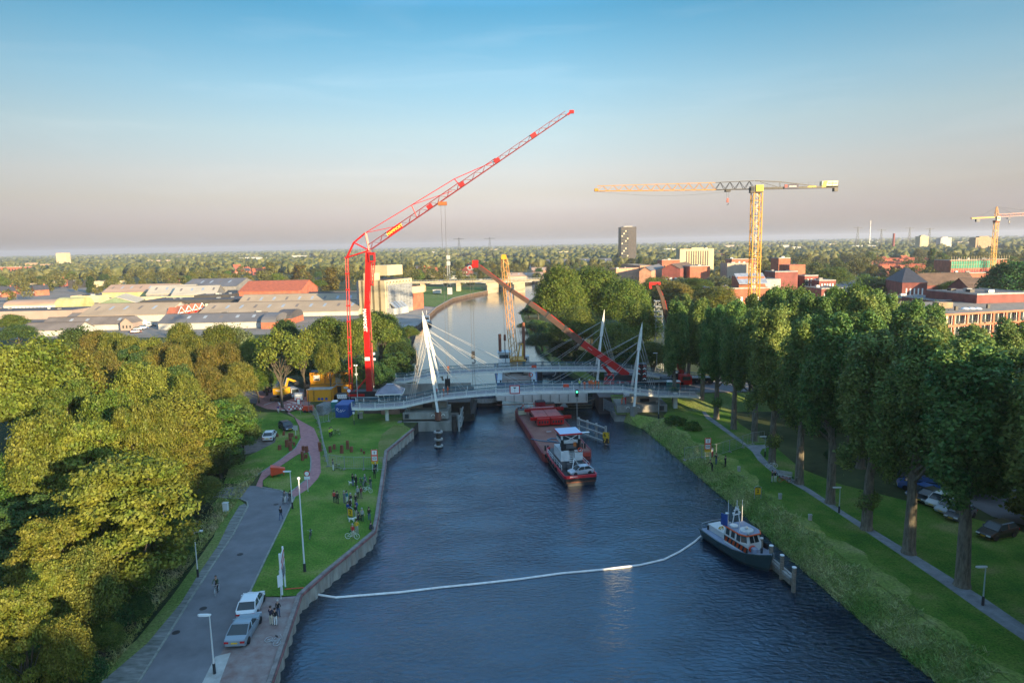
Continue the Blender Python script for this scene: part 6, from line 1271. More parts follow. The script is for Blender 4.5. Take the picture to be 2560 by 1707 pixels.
make_pose('look',st_leg,[((.26,-.10,.26),(.14,-.24,.46)),((.24,-.08,.22),(.12,-.24,.42))],.02)
make_pose('lean',[((0,-.05,.50),(0,.02,.09),(0,-.15,.045))]*2,[((.22,-.20,.22),(.18,-.36,.02)),((.22,-.16,.2),(.2,-.30,.0))],.34)
make_pose('sit',[((.06,-.36,.42),(.05,-.28,.06),(.05,-.45,.045))]*2,[((.23,-.10,.20),(.15,-.32,.10))]*2,.16,hip=.36)
make_pose('ride',[((0,-.28,.72),(0,-.10,.36),(0,-.26,.32)),((0,-.30,.60),(0,-.20,.20),(0,-.36,.17))],[((.23,-.20,.28),(.22,-.44,.17))]*2,.20,hip=.98)
def person(S,pose,top,bot,label,rz=0,z=0,hair=HAIRB,group='onlookers on the left lawn',sc=1.0,pos=None,shorts=False):
    p=Vector(pos) if pos else at(S[0],S[1],z); m,h=POSE[pose]; o=bpy.data.objects.new('person',m); C.objects.link(o); o.location=(p.x,p.y,p.z); o.rotation_euler[2]=rz; o.scale=(sc*1.05,sc*1.05,sc*1.02)
    for i,mm in((1,CL[top]),(2,CL[bot])): o.material_slots[i].link='OBJECT'; o.material_slots[i].material=mm
    tag(o,label,'person',group); hh=bpy.data.objects.new('hair',h); C.objects.link(hh); hh.parent=o; hh.material_slots[0].link='OBJECT'; hh.material_slots[0].material=hair
    return o
Q=lambda x,y:(640+x/3.919,1000+y/3.919)
GB='onlookers on the left lawn'
for x,y,ps,tp,bt,lb,rz,hr in [
 (725,365,'stand','hivis','black','person in a yellow high-visibility vest standing near the rusty pillars',2.6,HAIRB),(741,357,'fold','hivis','black','second person in a yellow high-visibility vest, just behind the other',2.4,HAIRK),
 (757,690,'stand','grey','white','person in grey top and white trousers beside a bicycle at the fence',2.2,HAIRB),(1163,770,'look','black','black','person in black standing at the quay under the waterway sign',3.0,HAIRK),(1174,720,'stand','navy','grey','grey haired person in navy at the quay under the waterway sign',3.1,HAIRG),
 (950,840,'fold','black','jeans','person in black jacket and jeans in the rear pair of onlookers',2.7,HAIRB),(982,848,'stand','black','black','person all in black in the rear pair of onlookers',2.6,HAIRG),(1070,845,'stand','teal','black','person in a teal jacket and black trousers',2.8,HAIRG),(1124,868,'hips','dkgreen','grey','person in dark green top nearest the quay behind the white bicycle',2.6,HAIRK),
 (1052,880,'lean','grey','grey','person in grey bending beside the white bicycle',2.0,HAIRB),(1000,965,'stand','lgrey','black','person in pale grey with a black backpack',2.9,HAIRG),(1032,965,'hips','maroon','khaki','person in a maroon jacket and khaki trousers',2.7,HAIRB),
 (770,1008,'stand','red','dkgreen','person in a red shirt at the left end of the group',2.9,HAIRB),(801,1018,'stand','black','black','slim person in black beside the red shirt',2.9,HAIRB),(866,1015,'fold','grey','grey','person in a grey coat in the middle of the group',2.6,HAIRG),(893,1012,'stand','teal','white','person in teal with white sleeves in the middle of the group',2.6,HAIRB),
 (930,1037,'fold','navy','white','white haired person in navy and white trousers',2.5,HAIRG),(982,1042,'hips','black','jeans','grey haired person in black with jeans, hands on hips',2.8,HAIRG),(903,1125,'stand','blue','black','person in a bright blue coat behind the number sign',2.5,HAIRB),(926,1085,'stand','brown','black','person in brown behind the blue coat',2.6,HAIRK),
 (985,1112,'fold','blue','jeans','person in a blue shirt behind the striped jumper',2.6,HAIRB),(981,1150,'stand','black','cream','person in black and cream beside the number sign',2.5,HAIRB),(1000,1192,'sit','black','black','person in black crouching on the lawn',2.6,HAIRK),(1044,1190,'stand','lgrey','dkgreen','person in a white striped jumper and dark trousers',2.8,HAIRG),(1112,1180,'hips','black','jeans','person in black jumper and jeans standing wide at the quay',2.8,HAIRB),
 (1117,1285,'sit','navy','black','person in navy sitting at the quay edge',2.4,HAIRB),(991,1308,'hips','yellow','lgrey','person in a yellow shirt nearest to the viewer on the lawn',2.9,HAIRB),(952,1352,'stand','red','cream','person in a red shirt holding the white bicycle',2.7,HAIRG)]:
    person(Q(x,y),ps,tp,bt,lb,rz,.02,hr,GB)
st_=MB()
for x,y,ps,tp,bt,lb,rz,hr in [(245,1175,'walk','black','jeans','person in black walking on the road near its right edge',3.0,HAIRB),(285,1010,'stand','grey','white','person with grey top and white trousers standing with a bicycle on the road',2.8,HAIRB),(340,1012,'stand','black','grey','person in dark clothes standing with a bicycle by the street lamp',3.3,HAIRB)]:
    person(Q(x,y),ps,tp,bt,lb,rz,.03,hr,'people on the road')
for S,ps,tp,bt,lb,rz,hr,sc in [((678.6,1563),'fold','navy','cream','tall person in dark shirt and cream shorts at the gravel by the quay',2.8,HAIRB,1.05),((689.6,1564),'stand','black','white','long haired person in black top and white shorts beside the tall one',2.9,HAIRK,.97),((696.7,1542),'hips','black','jeans','fair haired person in black with denim shorts further along the gravel',2.9,HAIRG,.95)]:
    person(S,ps,tp,bt,lb,rz,.02,hr,'people on the gravel',sc)
for S,ps,tp,bt,lb,rz,hr in [((1781,1143),'stand','white','maroon','person in white top and red-brown trousers by the right waterway sign',-2.4,HAIRB),((1790.6,1161),'look','black','jeans','person in black and jeans below the right waterway sign',-2.6,HAIRB),((1813.6,1167.5),'fold','black','black','person all in black standing on the right lawn',-2.5,HAIRB),((1780.7,1177.7),'lean','black','black','person in black leaning forward at the right water edge',-1.2,HAIRK),((1930,1206),'stand','navy','white','person in navy and white trousers on the footpath',-2.0,HAIRB),((1937.4,1205.5),'hips','black','white','person in black and white shorts on the footpath beside the bench',2.6,HAIRG)]:
    person(S,ps,tp,bt,lb,rz,.03,hr,'people on the right bank')
def on_deck(sx,P,f,dy):
    for u,v in zip(P,P[1:]):
        pass
    x=atY(sx,985,f(0)+dy).x
    for u,v in zip(P,P[1:]):
        if u.x<=x<=v.x: q=u.lerp(v,(x-u.x)/(v.x-u.x)); return (x,q.y+dy,q.z+.30)
for i,(sx,tp,dy,lb) in enumerate([(1450,'hivis',2.4,'worker in yellow vest on the front footbridge, left of the orange group'),(1462.7,'orange',1.4,'worker in orange vest leaning on the rail, leftmost of the orange group'),(1475,'orange',2.4,'worker in orange vest second in the orange group'),(1480.5,'orange',3.0,'worker in orange vest at the back of the orange group'),(1485,'orange',1.2,'worker in orange vest in the centre of the orange group'),(1491,'orange',2.6,'worker in orange vest fifth in the orange group'),(1499,'orange',1.6,'worker in orange vest at the right end of the orange group'),(1094,'red',2.5,'worker in red overalls at the left mast of the front footbridge'),(1111,'orange',1.4,'worker in orange vest right of the left footbridge mast'),(1121,'orange',2.6,'worker in orange vest crouching over the front footbridge rail')]):
    q=on_deck(sx,PF,FF,dy); person(None,['look','stand','fold','hips'][i%4],tp,'orange' if tp=='orange' else 'navy',lb,2.5+.3*i,0,[SWHITE,HAIRB][i%2] if tp!='red' else SWHITE,'workers on the front footbridge',pos=q)
for (x,y),ps,tp,lb in [((-3.0,28.6),'lean','red','crew member in red bending at the far left of the barge'),((-1.4,26.4),'stand','yellow','crew member in yellow jacket and red trousers on the barge'),((-.2,30.0),'hips','red','crew member in red overalls by the generator on the barge')]:
    q=onb(x,y); person(None,ps,tp,'red',lb,random.random()*6,0,SWHITE,'crew on the barge',pos=q)
person(None,'lean','orange','orange','worker in orange standing on the right bridge pier',1,0,SWHITE,'workers on the pier',pos=(21.3,131,1.45)); person(None,'stand','red','red','worker in red and white on the right bridge pier',2,0,SWHITE,'workers on the pier',pos=(22.0,130.8,1.45))
q=on_deck(1500,PR,RF,1.5); person(None,'fold','brown','black','person in brown on the rear footbridge beside its right mast',2,0,HAIRK,'people on the rear footbridge',pos=q); person(None,'hips','maroon','black','person in dark red on the rear footbridge beside its right mast',2.4,0,HAIRK,'people on the rear footbridge',pos=(q[0]+1.2,q[1]+.6,q[2]))
# ---- bicycles
def bicycle(loc,rz,m,label,lie=False,group=None):
    t=thing('bicycle',label,'bicycle',loc,rz,group); 
    for y in(-.53,.53):
        w=MB().torus((0,y,.34),.32,.022,axis='x',n=18,k=5).put('wheel',BLACK if m is BLK else m,t); s=MB()
        for k in range(8): a=k*math.pi/8; s.tube((0,y-.3*math.cos(a),.34-.3*math.sin(a)),(0,y+.3*math.cos(a),.34+.3*math.sin(a)),.004,n=3)
        s.put('spokes',STEEL,w)
    f=MB(); f.path([(0,.53,.34),(0,.06,.30),(0,-.36,.82),(0,-.53,.34)],.022,5); f.path([(0,.06,.30),(0,.18,.86)],.02,5); f.path([(0,.16,.74),(0,-.34,.76)],.02,5); f.path([(0,.53,.34),(0,.16,.74)],.015,5); f.put('frame',m,t)
    MB().path([(-.28,-.22,1.0),(-.1,-.38,1.02),(.1,-.38,1.02),(.28,-.22,1.0)],.016,5).tube((0,-.36,.8),(0,-.38,1.02),.016,n=5).put('handlebar',STEEL,t); MB().box(0,.2,.91,.16,.26,.07,tx=.7).put('saddle',BLACK,t)
    MB().torus((.05,.06,.30),.09,.012,axis='x',n=10,k=4).put('crank',STEEL_D,t)
    if lie: t.rotation_euler=(0,R(80),rz)
    return t
for S,rz,m,lb in [(Q(800,690),1.2,BLK,'black bicycle held by the person at the fence'),(Q(1092,905),1.1,SWHITE,'white bicycle among the onlookers near the quay'),(Q(1030,825),.5,BLK,'dark bicycle behind the teal jacket'),(Q(535,1350),.15,BLK,'dark bicycle beside the tall white mast'),(Q(945,1362),1.45,SWHITE,'white bicycle nearest to the viewer on the lawn'),(Q(790,345),1.3,BLK,'dark bicycle lying near the yellow vests'),(Q(270,1005),.2,BLK,'dark bicycle beside the white trousers on the road'),(Q(325,1010),.1,BLK,'dark bicycle beside the street lamp on the road'),((1928.8,1170),1.5,SWHITE,'white bicycle leaning by the footpath bend'),((1985,1210),1.35,BLK,'dark bicycle with pale front wheel behind the bench'),((1960,1206),1.3,REDL,'orange bicycle beside the bench')]:
    p=at(*S,0); bicycle((p.x,p.y,.05),rz,m,lb)
p=at(674,1611,0); bicycle((p.x,p.y,.1),1.0,STEEL,'bicycle lying on the gravel near the quay',True)
for S,rz,tp,bt,lb,bl in [((543,1483),.12,'green','black','cyclist in a dark green top riding down the road','bicycle ridden down the middle of the road'),((696,1034),.2,'purple','white','cyclist in purple and white crossing the brick square','bicycle ridden across the brick square')]:
    p=at(*S,0); b=bicycle((p.x,p.y,.04),rz,STEEL if tp=='green' else BLK,bl); person(None,'ride',tp,bt,lb,rz,0,HAIRB,'cyclists',pos=(p.x-.22*math.sin(rz)*0+.16*math.sin(-rz),p.y+.16,.04))
def dog(S,rz,label):
    p=at(*S,0); V=[(0,.25,.42),(0,0,.42),(0,-.25,.44),(0,-.42,.58),(0,-.55,.60),(0,-.68,.56)]; E=[(0,1),(1,2),(2,3),(3,4),(4,5)]; Rr=[.11,.12,.14,.08,.08,.04]
    for s in(-1,1):
        for y,k,par in((.25,.10,0),(-.25,-.03,2)): n=len(V); V+= [(s*.09,y+.02,.30),(s*.09,y+k,.16),(s*.09,y+.02,.03)]; E+=[(par,n),(n,n+1),(n+1,n+2)]; Rr+=[.06,.035,.03]
        n=len(V); V.append((s*.07,-.48,.70)); E.append((3,n)); Rr.append(.025)
    n=len(V); V+=[(0,.40,.50),(0,.50,.62)]; E+=[(0,n),(n,n+1)]; Rr+=[.03,.02]
    me=skin_mesh(V,E,Rr); me.materials.append(mat('white_fur',(.7,.68,.62),.9,var=.1,scale=8)); o=bpy.data.objects.new('dog',me); C.objects.link(o); o.location=(p.x,p.y,.02); o.rotation_euler[2]=rz; tag(o,label,'dog')
dog(Q(940,1195),1.4,'white dog on the lawn in front of the number sign'); dog(Q(935,835),1.2,'white dog beside the rear pair of onlookers')
# ================================================================ buildings
FOOT_=[]
CREAM=mat('cream_render',(.50,.41,.25),.8,var=.14,scale=.12); BEIGE=mat('beige_render',(.38,.31,.24),.8,var=.15,scale=.12); PINKW=mat('pinkish_cladding',(.33,.25,.21),.8,var=.14,scale=.1)
BRR=brick('orange_red_brick',(.42,.11,.05),(.36,.09,.045),(.30,.14,.09),w=.5,h=.16,mortar=.02); BRD=brick('dark_red_brick',(.26,.065,.05),(.22,.055,.045),(.17,.07,.06),w=.5,h=.16,mortar=.02)
SALM=brick('salmon_brick',(.50,.25,.15),(.45,.22,.13),(.40,.24,.17),w=.6,h=.2,mortar=.02); TANB=brick('tan_brick',(.38,.26,.15),(.33,.23,.13),(.30,.22,.15),w=.6,h=.2,mortar=.02)
DKC=mat('dark_cladding',(.05,.047,.045),.6,var=.2,scale=.3); GRC=mat('grey_cladding',(.20,.19,.18),.6,var=.2,scale=.3); GRN=mat('green_cladding',(.12,.17,.10),.6,var=.2,scale=.3); YGR=mat('yellow_green_sheet',(.42,.40,.17),.7,var=.25,scale=.3); WHT=mat('white_wall',(.42,.41,.38),.7,var=.1,scale=.3)
RFG=mat('grey_roofing',(.155,.13,.115),.85,var=.25,scale=.15); RFD=mat('dark_roofing',(.07,.065,.07),.85,var=.35,scale=.12); RFB=mat('blue_grey_roofing',(.125,.12,.125),.7,var=.2,scale=.1); RFT=mat('tan_roofing',(.33,.25,.17),.85,var=.15,scale=.08); RFW=mat('pale_sheet_roof',(.50,.42,.30),.7,var=.1,scale=.1); RFP=mat('pink_sheet_roof',(.36,.24,.17),.75,var=.2,scale=.12,stretch=(.3,3,1)); RFR=mat('red_tile_roof',(.36,.09,.04),.85,var=.25,scale=.5); RFK=mat('slate_roof',(.045,.045,.055),.7,var=.3,scale=.8); RFBN=mat('brown_tile_roof',(.12,.075,.05),.85,var=.3,scale=.5)
def bld(label,sxL,sxR,syT,syB,depth,wall,roof=RFG,kind='flat',rise=2.0,rz=0.0,win=None,wm=None,name='warehouse',cat='warehouse',group=None,side=None,Y=None,par=0.0):
    """a building whose front wall the photograph shows between columns sxL and sxR, its base at row syB and eaves at row syT"""
    xm=(sxL+sxR)/2; Y=Y or at(xm,syB,0).y; a,b=atY(sxL,syT,Y),atY(sxR,syT,Y); W_=b.x-a.x; h=max(2.2,atY(xm,syT,Y).z)
    t=thing(name,label,cat,(a.x,Y,0),rz,group); FOOT_.append(((a.x+b.x)/2,Y+depth/2,W_/2+3,depth/2+3))
    g=[]
    SKY_=mat('skylight_sheet',(.30,.33,.36),.35,var=.2,scale=.5); rb_=random.Random(int(sxL*7+syT))
    if kind=='gx': tri=[(0,h),(depth/2,h+rise),(depth,h)]
    wb=MB(); wb.box(W_/2,depth/2,h/2,W_,depth,h)
    e=.35
    if kind=='flat':
        wb.put('wall',wall,t); MB().box(W_/2,depth/2,h+.06+par,W_-.3,depth-.3,.12).put('roof',roof,t); pe=MB(); pe.box(W_/2,.12,h+.2,W_,.24,.42); pe.box(.12,depth/2,h+.2,.24,depth-.5,.4); pe.box(W_-.12,depth/2,h+.2,.24,depth-.5,.4); pe.put('parapet',CONC_L if wall in(BRR,BRD) else wall,t)
        for q_ in range(rb_.randint(2,5) if W_>12 else 1): MB().box(rb_.uniform(.15,.85)*W_,rb_.uniform(.25,.8)*depth,h+.5,rb_.uniform(.8,2.6),rb_.uniform(.8,2),rb_.uniform(.6,1.3)).put('roof_unit',rb_.choice((GRC,WHT,STEEL,DKC)),t)
    elif kind=='gx':    # ridge along x
        for x in(0,W_-.02): wb.add([(x,0,h),(x,depth,h),(x,depth/2,h+rise),(x+.02,0,h),(x+.02,depth,h),(x+.02,depth/2,h+rise)],[(0,1,2),(5,4,3),(0,3,4,1),(1,4,5,2),(2,5,3,0)])
        wb.put('wall',wall,t); MB().loft([[(x,-e,h-.12),(x,depth/2,h+rise),(x,depth+e,h-.12),(x,depth+e,h+.05),(x,depth/2,h+rise+.2),(x,-e,h+.05)] for x in(-e,W_+e)]).put('roof',roof,t); MB().bar((-e,depth/2,h+rise+.22),(W_+e,depth/2,h+rise+.22),.6,.14).put('ridge_cap',RFD if roof is not RFD else RFG,t)
        for q_ in range(int(W_/7) if W_>24 and roof is not RFR and roof is not RFBN else 0):
            x_=3.5+q_*7; MB().loft([[(x_+a,depth*.5*f,h+rise*f+.1),(x_+a,depth*.5*(f+.28),h+rise*(f+.28)+.1),(x_+a,depth*.5*(f+.28),h+rise*(f+.28)+.22),(x_+a,depth*.5*f,h+rise*f+.22)] for a,f in((0,.45),(1.3,.45))]).put('skylight',SKY_ if q_%3 else RFG,t)
    elif kind=='gy':    # gables face the viewer
        n=max(1,int(rise//100)); r=rise%100
        for i in range(n):
            x0,x1=W_*i/n,W_*(i+1)/n; m=(x0+x1)/2
            wb.add([(x0,0,h),(x1,0,h),(m,0,h+r),(x0,depth,h),(x1,depth,h),(m,depth,h+r)],[(0,1,2),(5,4,3),(0,3,4,1),(1,4,5,2),(2,5,3,0)])
        wb.put('wall',wall,t)
        for i in range(n):
            x0,x1=W_*i/n,W_*(i+1)/n; m=(x0+x1)/2
            MB().loft([[(x0,y,h+.02),(m,y,h+r+.02),(x1,y,h+.02),(x1,y,h+.2),(m,y,h+r+.2),(x0,y,h+.2)] for y in(-e,depth+e)]).put('roof',roof,t)
    elif kind=='vault':
        wb.put('wall',wall,t); K=9; MB().loft([[(x,depth/2-depth/2*math.cos(math.pi*k/K),h+rise*math.sin(math.pi*k/K)) for k in range(K+1)] for x in(0,W_)]).put('roof',roof,t)
    elif kind=='hip':
        wb.put('wall',wall,t); MB().box(W_/2,depth/2,h+rise/2,W_+.6,depth+.6,rise,tx=max(.1,1-depth/W_*.8),ty=.06).put('roof',roof,t)
    if win:
        for (n,rows,z0,z1,fw,pad) in ([win] if not isinstance(win,list) else win):
            for r in range(rows):
                for i in range(n):
                    c=pad+(W_-2*pad)*(i+.5)/n; ww=(W_-2*pad)/n*fw; zz0=h*(z0+(z1-z0)*r/rows)+(.0); hh=h*(z1-z0)/rows*.62
                    MB().box(c,-.02,zz0+hh/2+.2,ww,.12,hh).put('window',wm or GLASS,t)
    if side:
        n,rows,z0,z1,fw=side
        for r in range(rows):
            for i in range(n):
                c=depth*(i+.5)/n; hh=h*(z1-z0)/rows*.6; MB().box(W_+.02,c,h*(z0+(z1-z0)*r/rows)+hh/2+.2,.12,depth/n*fw,hh).put('window',wm or GLASS,t)
    return t,W_,h,depth
LIT=mat('cream_lit_window',(.62,.55,.38),.35)  # cream colour stands in for lit windows, and for cream panels
# ---- industrial estate on the left
bld('long warehouse with pinkish wall and dark flat roof at the left edge',-90,180,780,799,26,PINKW,RFD,win=None,par=.0)
t,W_,h,d=bld('factory with wide tan roof, yellow lit window band and four red brick gables',196,415,788,805,30,WHT,RFT,'gx',4.5,win=(26,1,.35,.95,.6,2),wm=LIT,name='factory',cat='factory')
for i in range(4):
    x=W_+.05+0*i; y0=i*d/4
    MB().prism([(0,0),(d/4-.1,0),(d/4-.1,h),(d/8,h+3.0),(0,h)],0,6,lambda u,v,w:(W_+w*.95,y0+u,v)).put('gable_wall',BRR,t); MB().bar((W_+5.8,y0-.2,h),(W_+5.8,y0+d/8,h+3.1),.3).bar((W_+5.8,y0+d/8,h+3.1),(W_+5.8,y0+d/4,h),.3).put('gable_trim',SWHITE,t); MB().box(W_+5.72,y0+d/8,1.7,.12,2.6,3.4).put('door',RED,t); MB().box(W_+5.75,y0+d/8,3.6,.2,3.6,.5).put('door_frame',SWHITE,t)
bld('old grey fibre roofed shed behind the golden trees',52,190,826,840,12,WHT,RFG,'gx',2.5)
bld('low house row with grey roof and pale gable beside the yard street',102,318,812,826,12,WHT,RFG,'gx',2.8,win=(8,1,.3,.9,.3,14),name='house_row',cat='houses')
bld('pale gabled yard house with arched yellow door',300,332,808,826,8,PINKW,RFG,'gy',2.2,win=(3,1,.25,.85,.4,.5),name='yard_house',cat='house')
bld('long shed with blue-grey roof and white wall in front of the barrel roofs',395,652,806,822,16,WHT,RFB,'gx',3.0)
bld('brick shed with round barrel roof, left one of the pair',652,688,806,822,18,BRR,RFB,'vault',3.2); bld('brick shed with round barrel roof, right one of the pair nearest to the red crane',690,728,797,812,18,BRR,RFD,'vault',3.4)
bld('wide low dark flat roof hall behind the blue-grey shed',440,690,793,803,26,GRC,RFD)
bld('long hall with pale sloping roof reaching to the silo, lower tier',495,895,781,792,30,WHT,RFT,'gx',4.0); bld('long hall with pale roof and skylights, upper tier behind the lower one',590,890,762,776,26,BEIGE,RFT,'gx',5.0)
bld('dark roofed hall left of the silo',760,890,748,762,24,GRC,RFD,'gx',3.5)
bld('green gabled hall with cream roof and white door',238,330,761,776,34,GRN,RFW,'gy',4.0,rz=.35,win=(1,1,.1,.8,.35,2),wm=SWHITE)
bld('yellow-green barrel roofed shed',136,200,762,773,14,YGR,YGR,'vault',4.0); bld('low striped roof workshop with white window band at the left',8,138,764,775,16,WHT,RFP,'vault',3.0,win=(12,1,.2,.9,.6,2),wm=SWHITE)
bld('cream two storey office with window band between the sheds',176,246,741,757,12,CREAM,RFG,win=(8,1,.5,.95,.6,8))
bld('modern dark flat roofed showroom with yellow lit windows',350,592,752,772,30,DKC,RFD,win=(12,1,.15,.8,.55,10),wm=LIT,name='showroom',cat='showroom')
bld('dark box storey on top of the showroom',485,572,739,752,16,DKC,RFD,Y=at(500,768,0).y+12)
bld('white roofed hall with long bright roof, left one of the pair',365,470,735,748,40,GRC,RFW,'gx',5.0,rz=.25); bld('white roofed hall with long bright roof, right one of the pair',428,532,738,750,40,GRC,RFW,'gx',5.0,rz=.25)
bld('cream low wall building under the white roofed halls',330,560,742,752,10,CREAM,RFG)
bld('pink striped roof hall with yellow-green wall',255,432,730,742,26,YGR,RFP,'gx',5.0); bld('large dark grey hall with ribbed blue-grey roof',450,590,717,738,44,GRC,RFB,'gx',5.0,win=(1,1,.55,.9,.12,30),wm=SWHITE)
bld('large red roofed hall with red brick front',596,752,728,748,40,BRR,RFR,'gx',6.0)
bld('low red and blue shop building beside the red roofed hall',662,742,742,752,14,BRR,RFD,win=(6,1,.15,.85,.6,2),wm=BLUE)
bld('low grey yard building at the left edge',-60,90,812,826,14,GRC,RFD); bld('grey ridge roof shed in the middle of the estate',160,300,798,808,14,BEIGE,RFG,'gx',2.0)
bld('cream low hall far left behind the pink striped roof',229,296,704,718,14,CREAM,RFB); bld('dark house with grey gable far left',170,205,703,720,12,DKC,RFB); bld('yellow low shop far left',120,152,704,716,10,CREAM,RFG); bld('pale vaulted hall far left',20,82,702,712,20,BEIGE,RFD,'gx',2.5)
bld('red brick office block far left',-20,58,668,692,20,BRR,RFG,win=(10,2,.15,.95,.5,1),name='office_block',cat='office block'); bld('tan brick block with tower far left',62,82,658,678,14,TANB,RFG,name='office_block',cat='office block'); bld('long tan brick wing right of the tan tower',82,121,661,678,14,TANB,RFG,win=(8,2,.15,.95,.5,1),name='office_block',cat='office block'); bld('cream flat block far left right of the tan ones',129,220,661,672,14,CREAM,RFG,win=(14,1,.2,.9,.5,1),name='office_block',cat='office block')
bld('cream slab on the left horizon',139,165,633,646,14,CREAM,RFG,Y=1500,name='apartment_slab',cat='apartment block'); bld('long grey school block before the left horizon',359,419,651,664,14,BEIGE,RFG,win=(14,2,.1,.95,.6,1),name='school',cat='school')
# ---- silo
def silo():
    A,B=Vector((-75.8,340.7)),Vector((-61.6,334.0)); rz=math.atan2(B.y-A.y,B.x-A.x); W_=(B-A).length; D_=24.0; h=atY(963,701,335).z; h2=atY(912,683,338).z; hp=atY(975,674,350).z
    t=thing('grain_silo','tall cream grain silo with dark vertical stripes and ribbed metal side by the canal','grain silo',(A.x,A.y,0),rz); FOOT_.append((-63,350,20,20))
    MB().box(W_*.5,D_/2,h/2,W_,D_,h).put('wall',CREAM,t); MB().box(W_*.42,2.2,h2/2,W_*.42,4.4+.06,h2).put('stair_tower',CREAM,t); MB().box(-1.6,D_*.5,h*.48,3.2,D_*.8,h*.96).put('side_bay',mat('silo_grey',(.25,.26,.28),.6,var=.2,scale=.3,stretch=(.2,.2,4)),t)
    for x in(.14,.56,.80): MB().box(W_*x,-.06 if x!=.56 else -.08,h*.5,1.1,.12,h*.98).put('dark_stripe',mat('silo_stripe',(.17,.13,.07),.8,var=.3,scale=.4),t)
    MB().box(W_*.62,D_*.45,hp-.05,W_*.62,D_*.55,5.0).put('penthouse',CREAM,t); MB().box(W_*.5,D_*.5,h+.05,W_-.5,D_-.5,.12).put('roof',RFD,t)
    MB().box(W_+.12,D_/2+1,h*.48,.2,D_-2.5,h*.76).put('metal_grille',mat('silo_ribbed_metal',(.36,.37,.38),.4,.5,var=.45,scale=.7,stretch=(.3,.3,5)),t)
    for k in range(9): MB().box(W_+.25,1.2+k*2.7,h*.5,.35,.35,h*.84).put('pilaster',STEEL,t)
    for k in range(8): MB().box(W_+.06,2+k*2.8,h*.93,.14,.7,.7).put('opening',BLK,t)
    for k in range(4): MB().loft([[(W_,3+k*2.8,5.5),(W_,5.2+k*2.8,5.5),(W_,5.2+k*2.8,6.2),(W_,3+k*2.8,6.2)],[(W_+4,3+k*2.8,2.6),(W_+4,5.2+k*2.8,2.6),(W_+4,5.2+k*2.8,3.1),(W_+4,3+k*2.8,3.1)]]).put('loading_chute',STEEL,t)
    MB().box(W_+2.2,7,1.5,4.2,13,3.0).put('loading_shed',WHT,t); MB().box(W_*.5,D_+6,h*.36,W_*.9,11.5,h*.72).put('brick_annex',BRR,t); MB().box(W_*.96,D_+6,h*.62,1.2,11.7,h*.2).put('annex_band',CREAM,t)
silo()
# ---- right side of the town
t,W_,h,d=bld('dark office tower standing alone on the horizon',1553,1591,568,640,26,mat('tower_dark',(.055,.048,.046),.45,var=.35,scale=.35,stretch=(1,1,1)),RFD,Y=980,win=None,name='office_tower',cat='office tower')
for r in range(14):
    for i in range(4): MB().box(1.5+i*2.6,-.03,3+r*(h-5)/14,1.9,.1,1.7).put('window',LIT if ((r*13+i*29)*7919%101)<24 else GLASS,t)
MB().box(W_*.5,d/2,h+.8,W_*.6,d*.5,1.6).put('roof_plant',WHT,t)
t,W_,h,d=bld('cream slab block with dark vertical window strips',1700,1785,623,676,14,CREAM,RFG,Y=610,name='apartment_slab',cat='apartment block')
for i in range(10): MB().box(W_*(.20+.62*i/9),-.05,h*.52,.95,.14,h*.84).put('window_strip',mat('strip_dark',(.06,.055,.05),.3,var=.5,scale=.5,stretch=(.2,.2,3)),t)
MB().box(W_*.55,d/2,h+.7,W_*.35,6,1.4).put('roof_plant',CREAM,t)
bld('salmon coloured stepped row far behind the canal trees',1540,1640,672,692,16,SALM,SALM,Y=470,rz=.55,name='row_block',cat='row houses'); bld('second salmon stepped row with long lit wall',1600,1640,665,690,50,SALM,RFT,Y=480,rz=.1,name='row_block',cat='row houses')
bld('grey roofed row with salmon end wall',1598,1628,678,694,60,SALM,RFB,'gy',2.5,rz=-.35,Y=430,name='row_block',cat='row houses'); bld('dark red row with sloping tile roof',1655,1700,672,690,46,BRD,RFBN,'gy',3,rz=-.45,Y=440,win=(3,1,.2,.9,.5,1),wm=SWHITE,name='row_block',cat='row houses'); bld('low orange brick block right of the dark red row',1725,1777,666,690,26,BRR,RFG,Y=440,rz=.1,side=(6,2,.15,.9,.4),name='row_block',cat='row houses')
bld('small orange brick block left of the cream slab',1655,1700,650,664,18,BRR,RFG,Y=560,side=(5,2,.1,.9,.5),win=(5,2,.1,.9,.4,1),name='brick_block',cat='apartment block')
t,W_,h,d=bld('red brick school with white windows and solar panels behind the poplars',1784,1925,722,752,14,BRR,RFG,Y=255,win=(9,1,.5,.95,.42,1),wm=SWHITE,name='school',cat='school')
MB().loft([[(W_*.5,3,h),(W_*.98,3,h),(W_*.98,12,h),(W_*.5,12,h)],[(W_*.5,5,h+4.2),(W_*.98,5,h+4.2),(W_*.98,12,h+4.2),(W_*.5,12,h+4.2)]]).put('upper_storey',BRR,t); MB().loft([[(W_*.48,1.8,h+1.6),(W_,1.8,h+1.6),(W_,8,h+5.2),(W_*.48,8,h+5.2)],[(W_*.48,1.8,h+1.8),(W_,1.8,h+1.8),(W_,8,h+5.4),(W_*.48,8,h+5.4)]]).put('solar_roof',mat('solar_roof_grey',(.30,.33,.38),.35,.2,var=.3,scale=.8),t)
bld('grey brick low row with arched windows behind the school',1818,1880,659,672,14,BEIGE,RFG,Y=430,win=(8,1,.2,.8,.35,1),name='row_block',cat='row houses'); bld('long orange brick hall behind the low row',1830,1890,648,660,16,BRR,RFG,Y=520,name='row_block',cat='row houses')
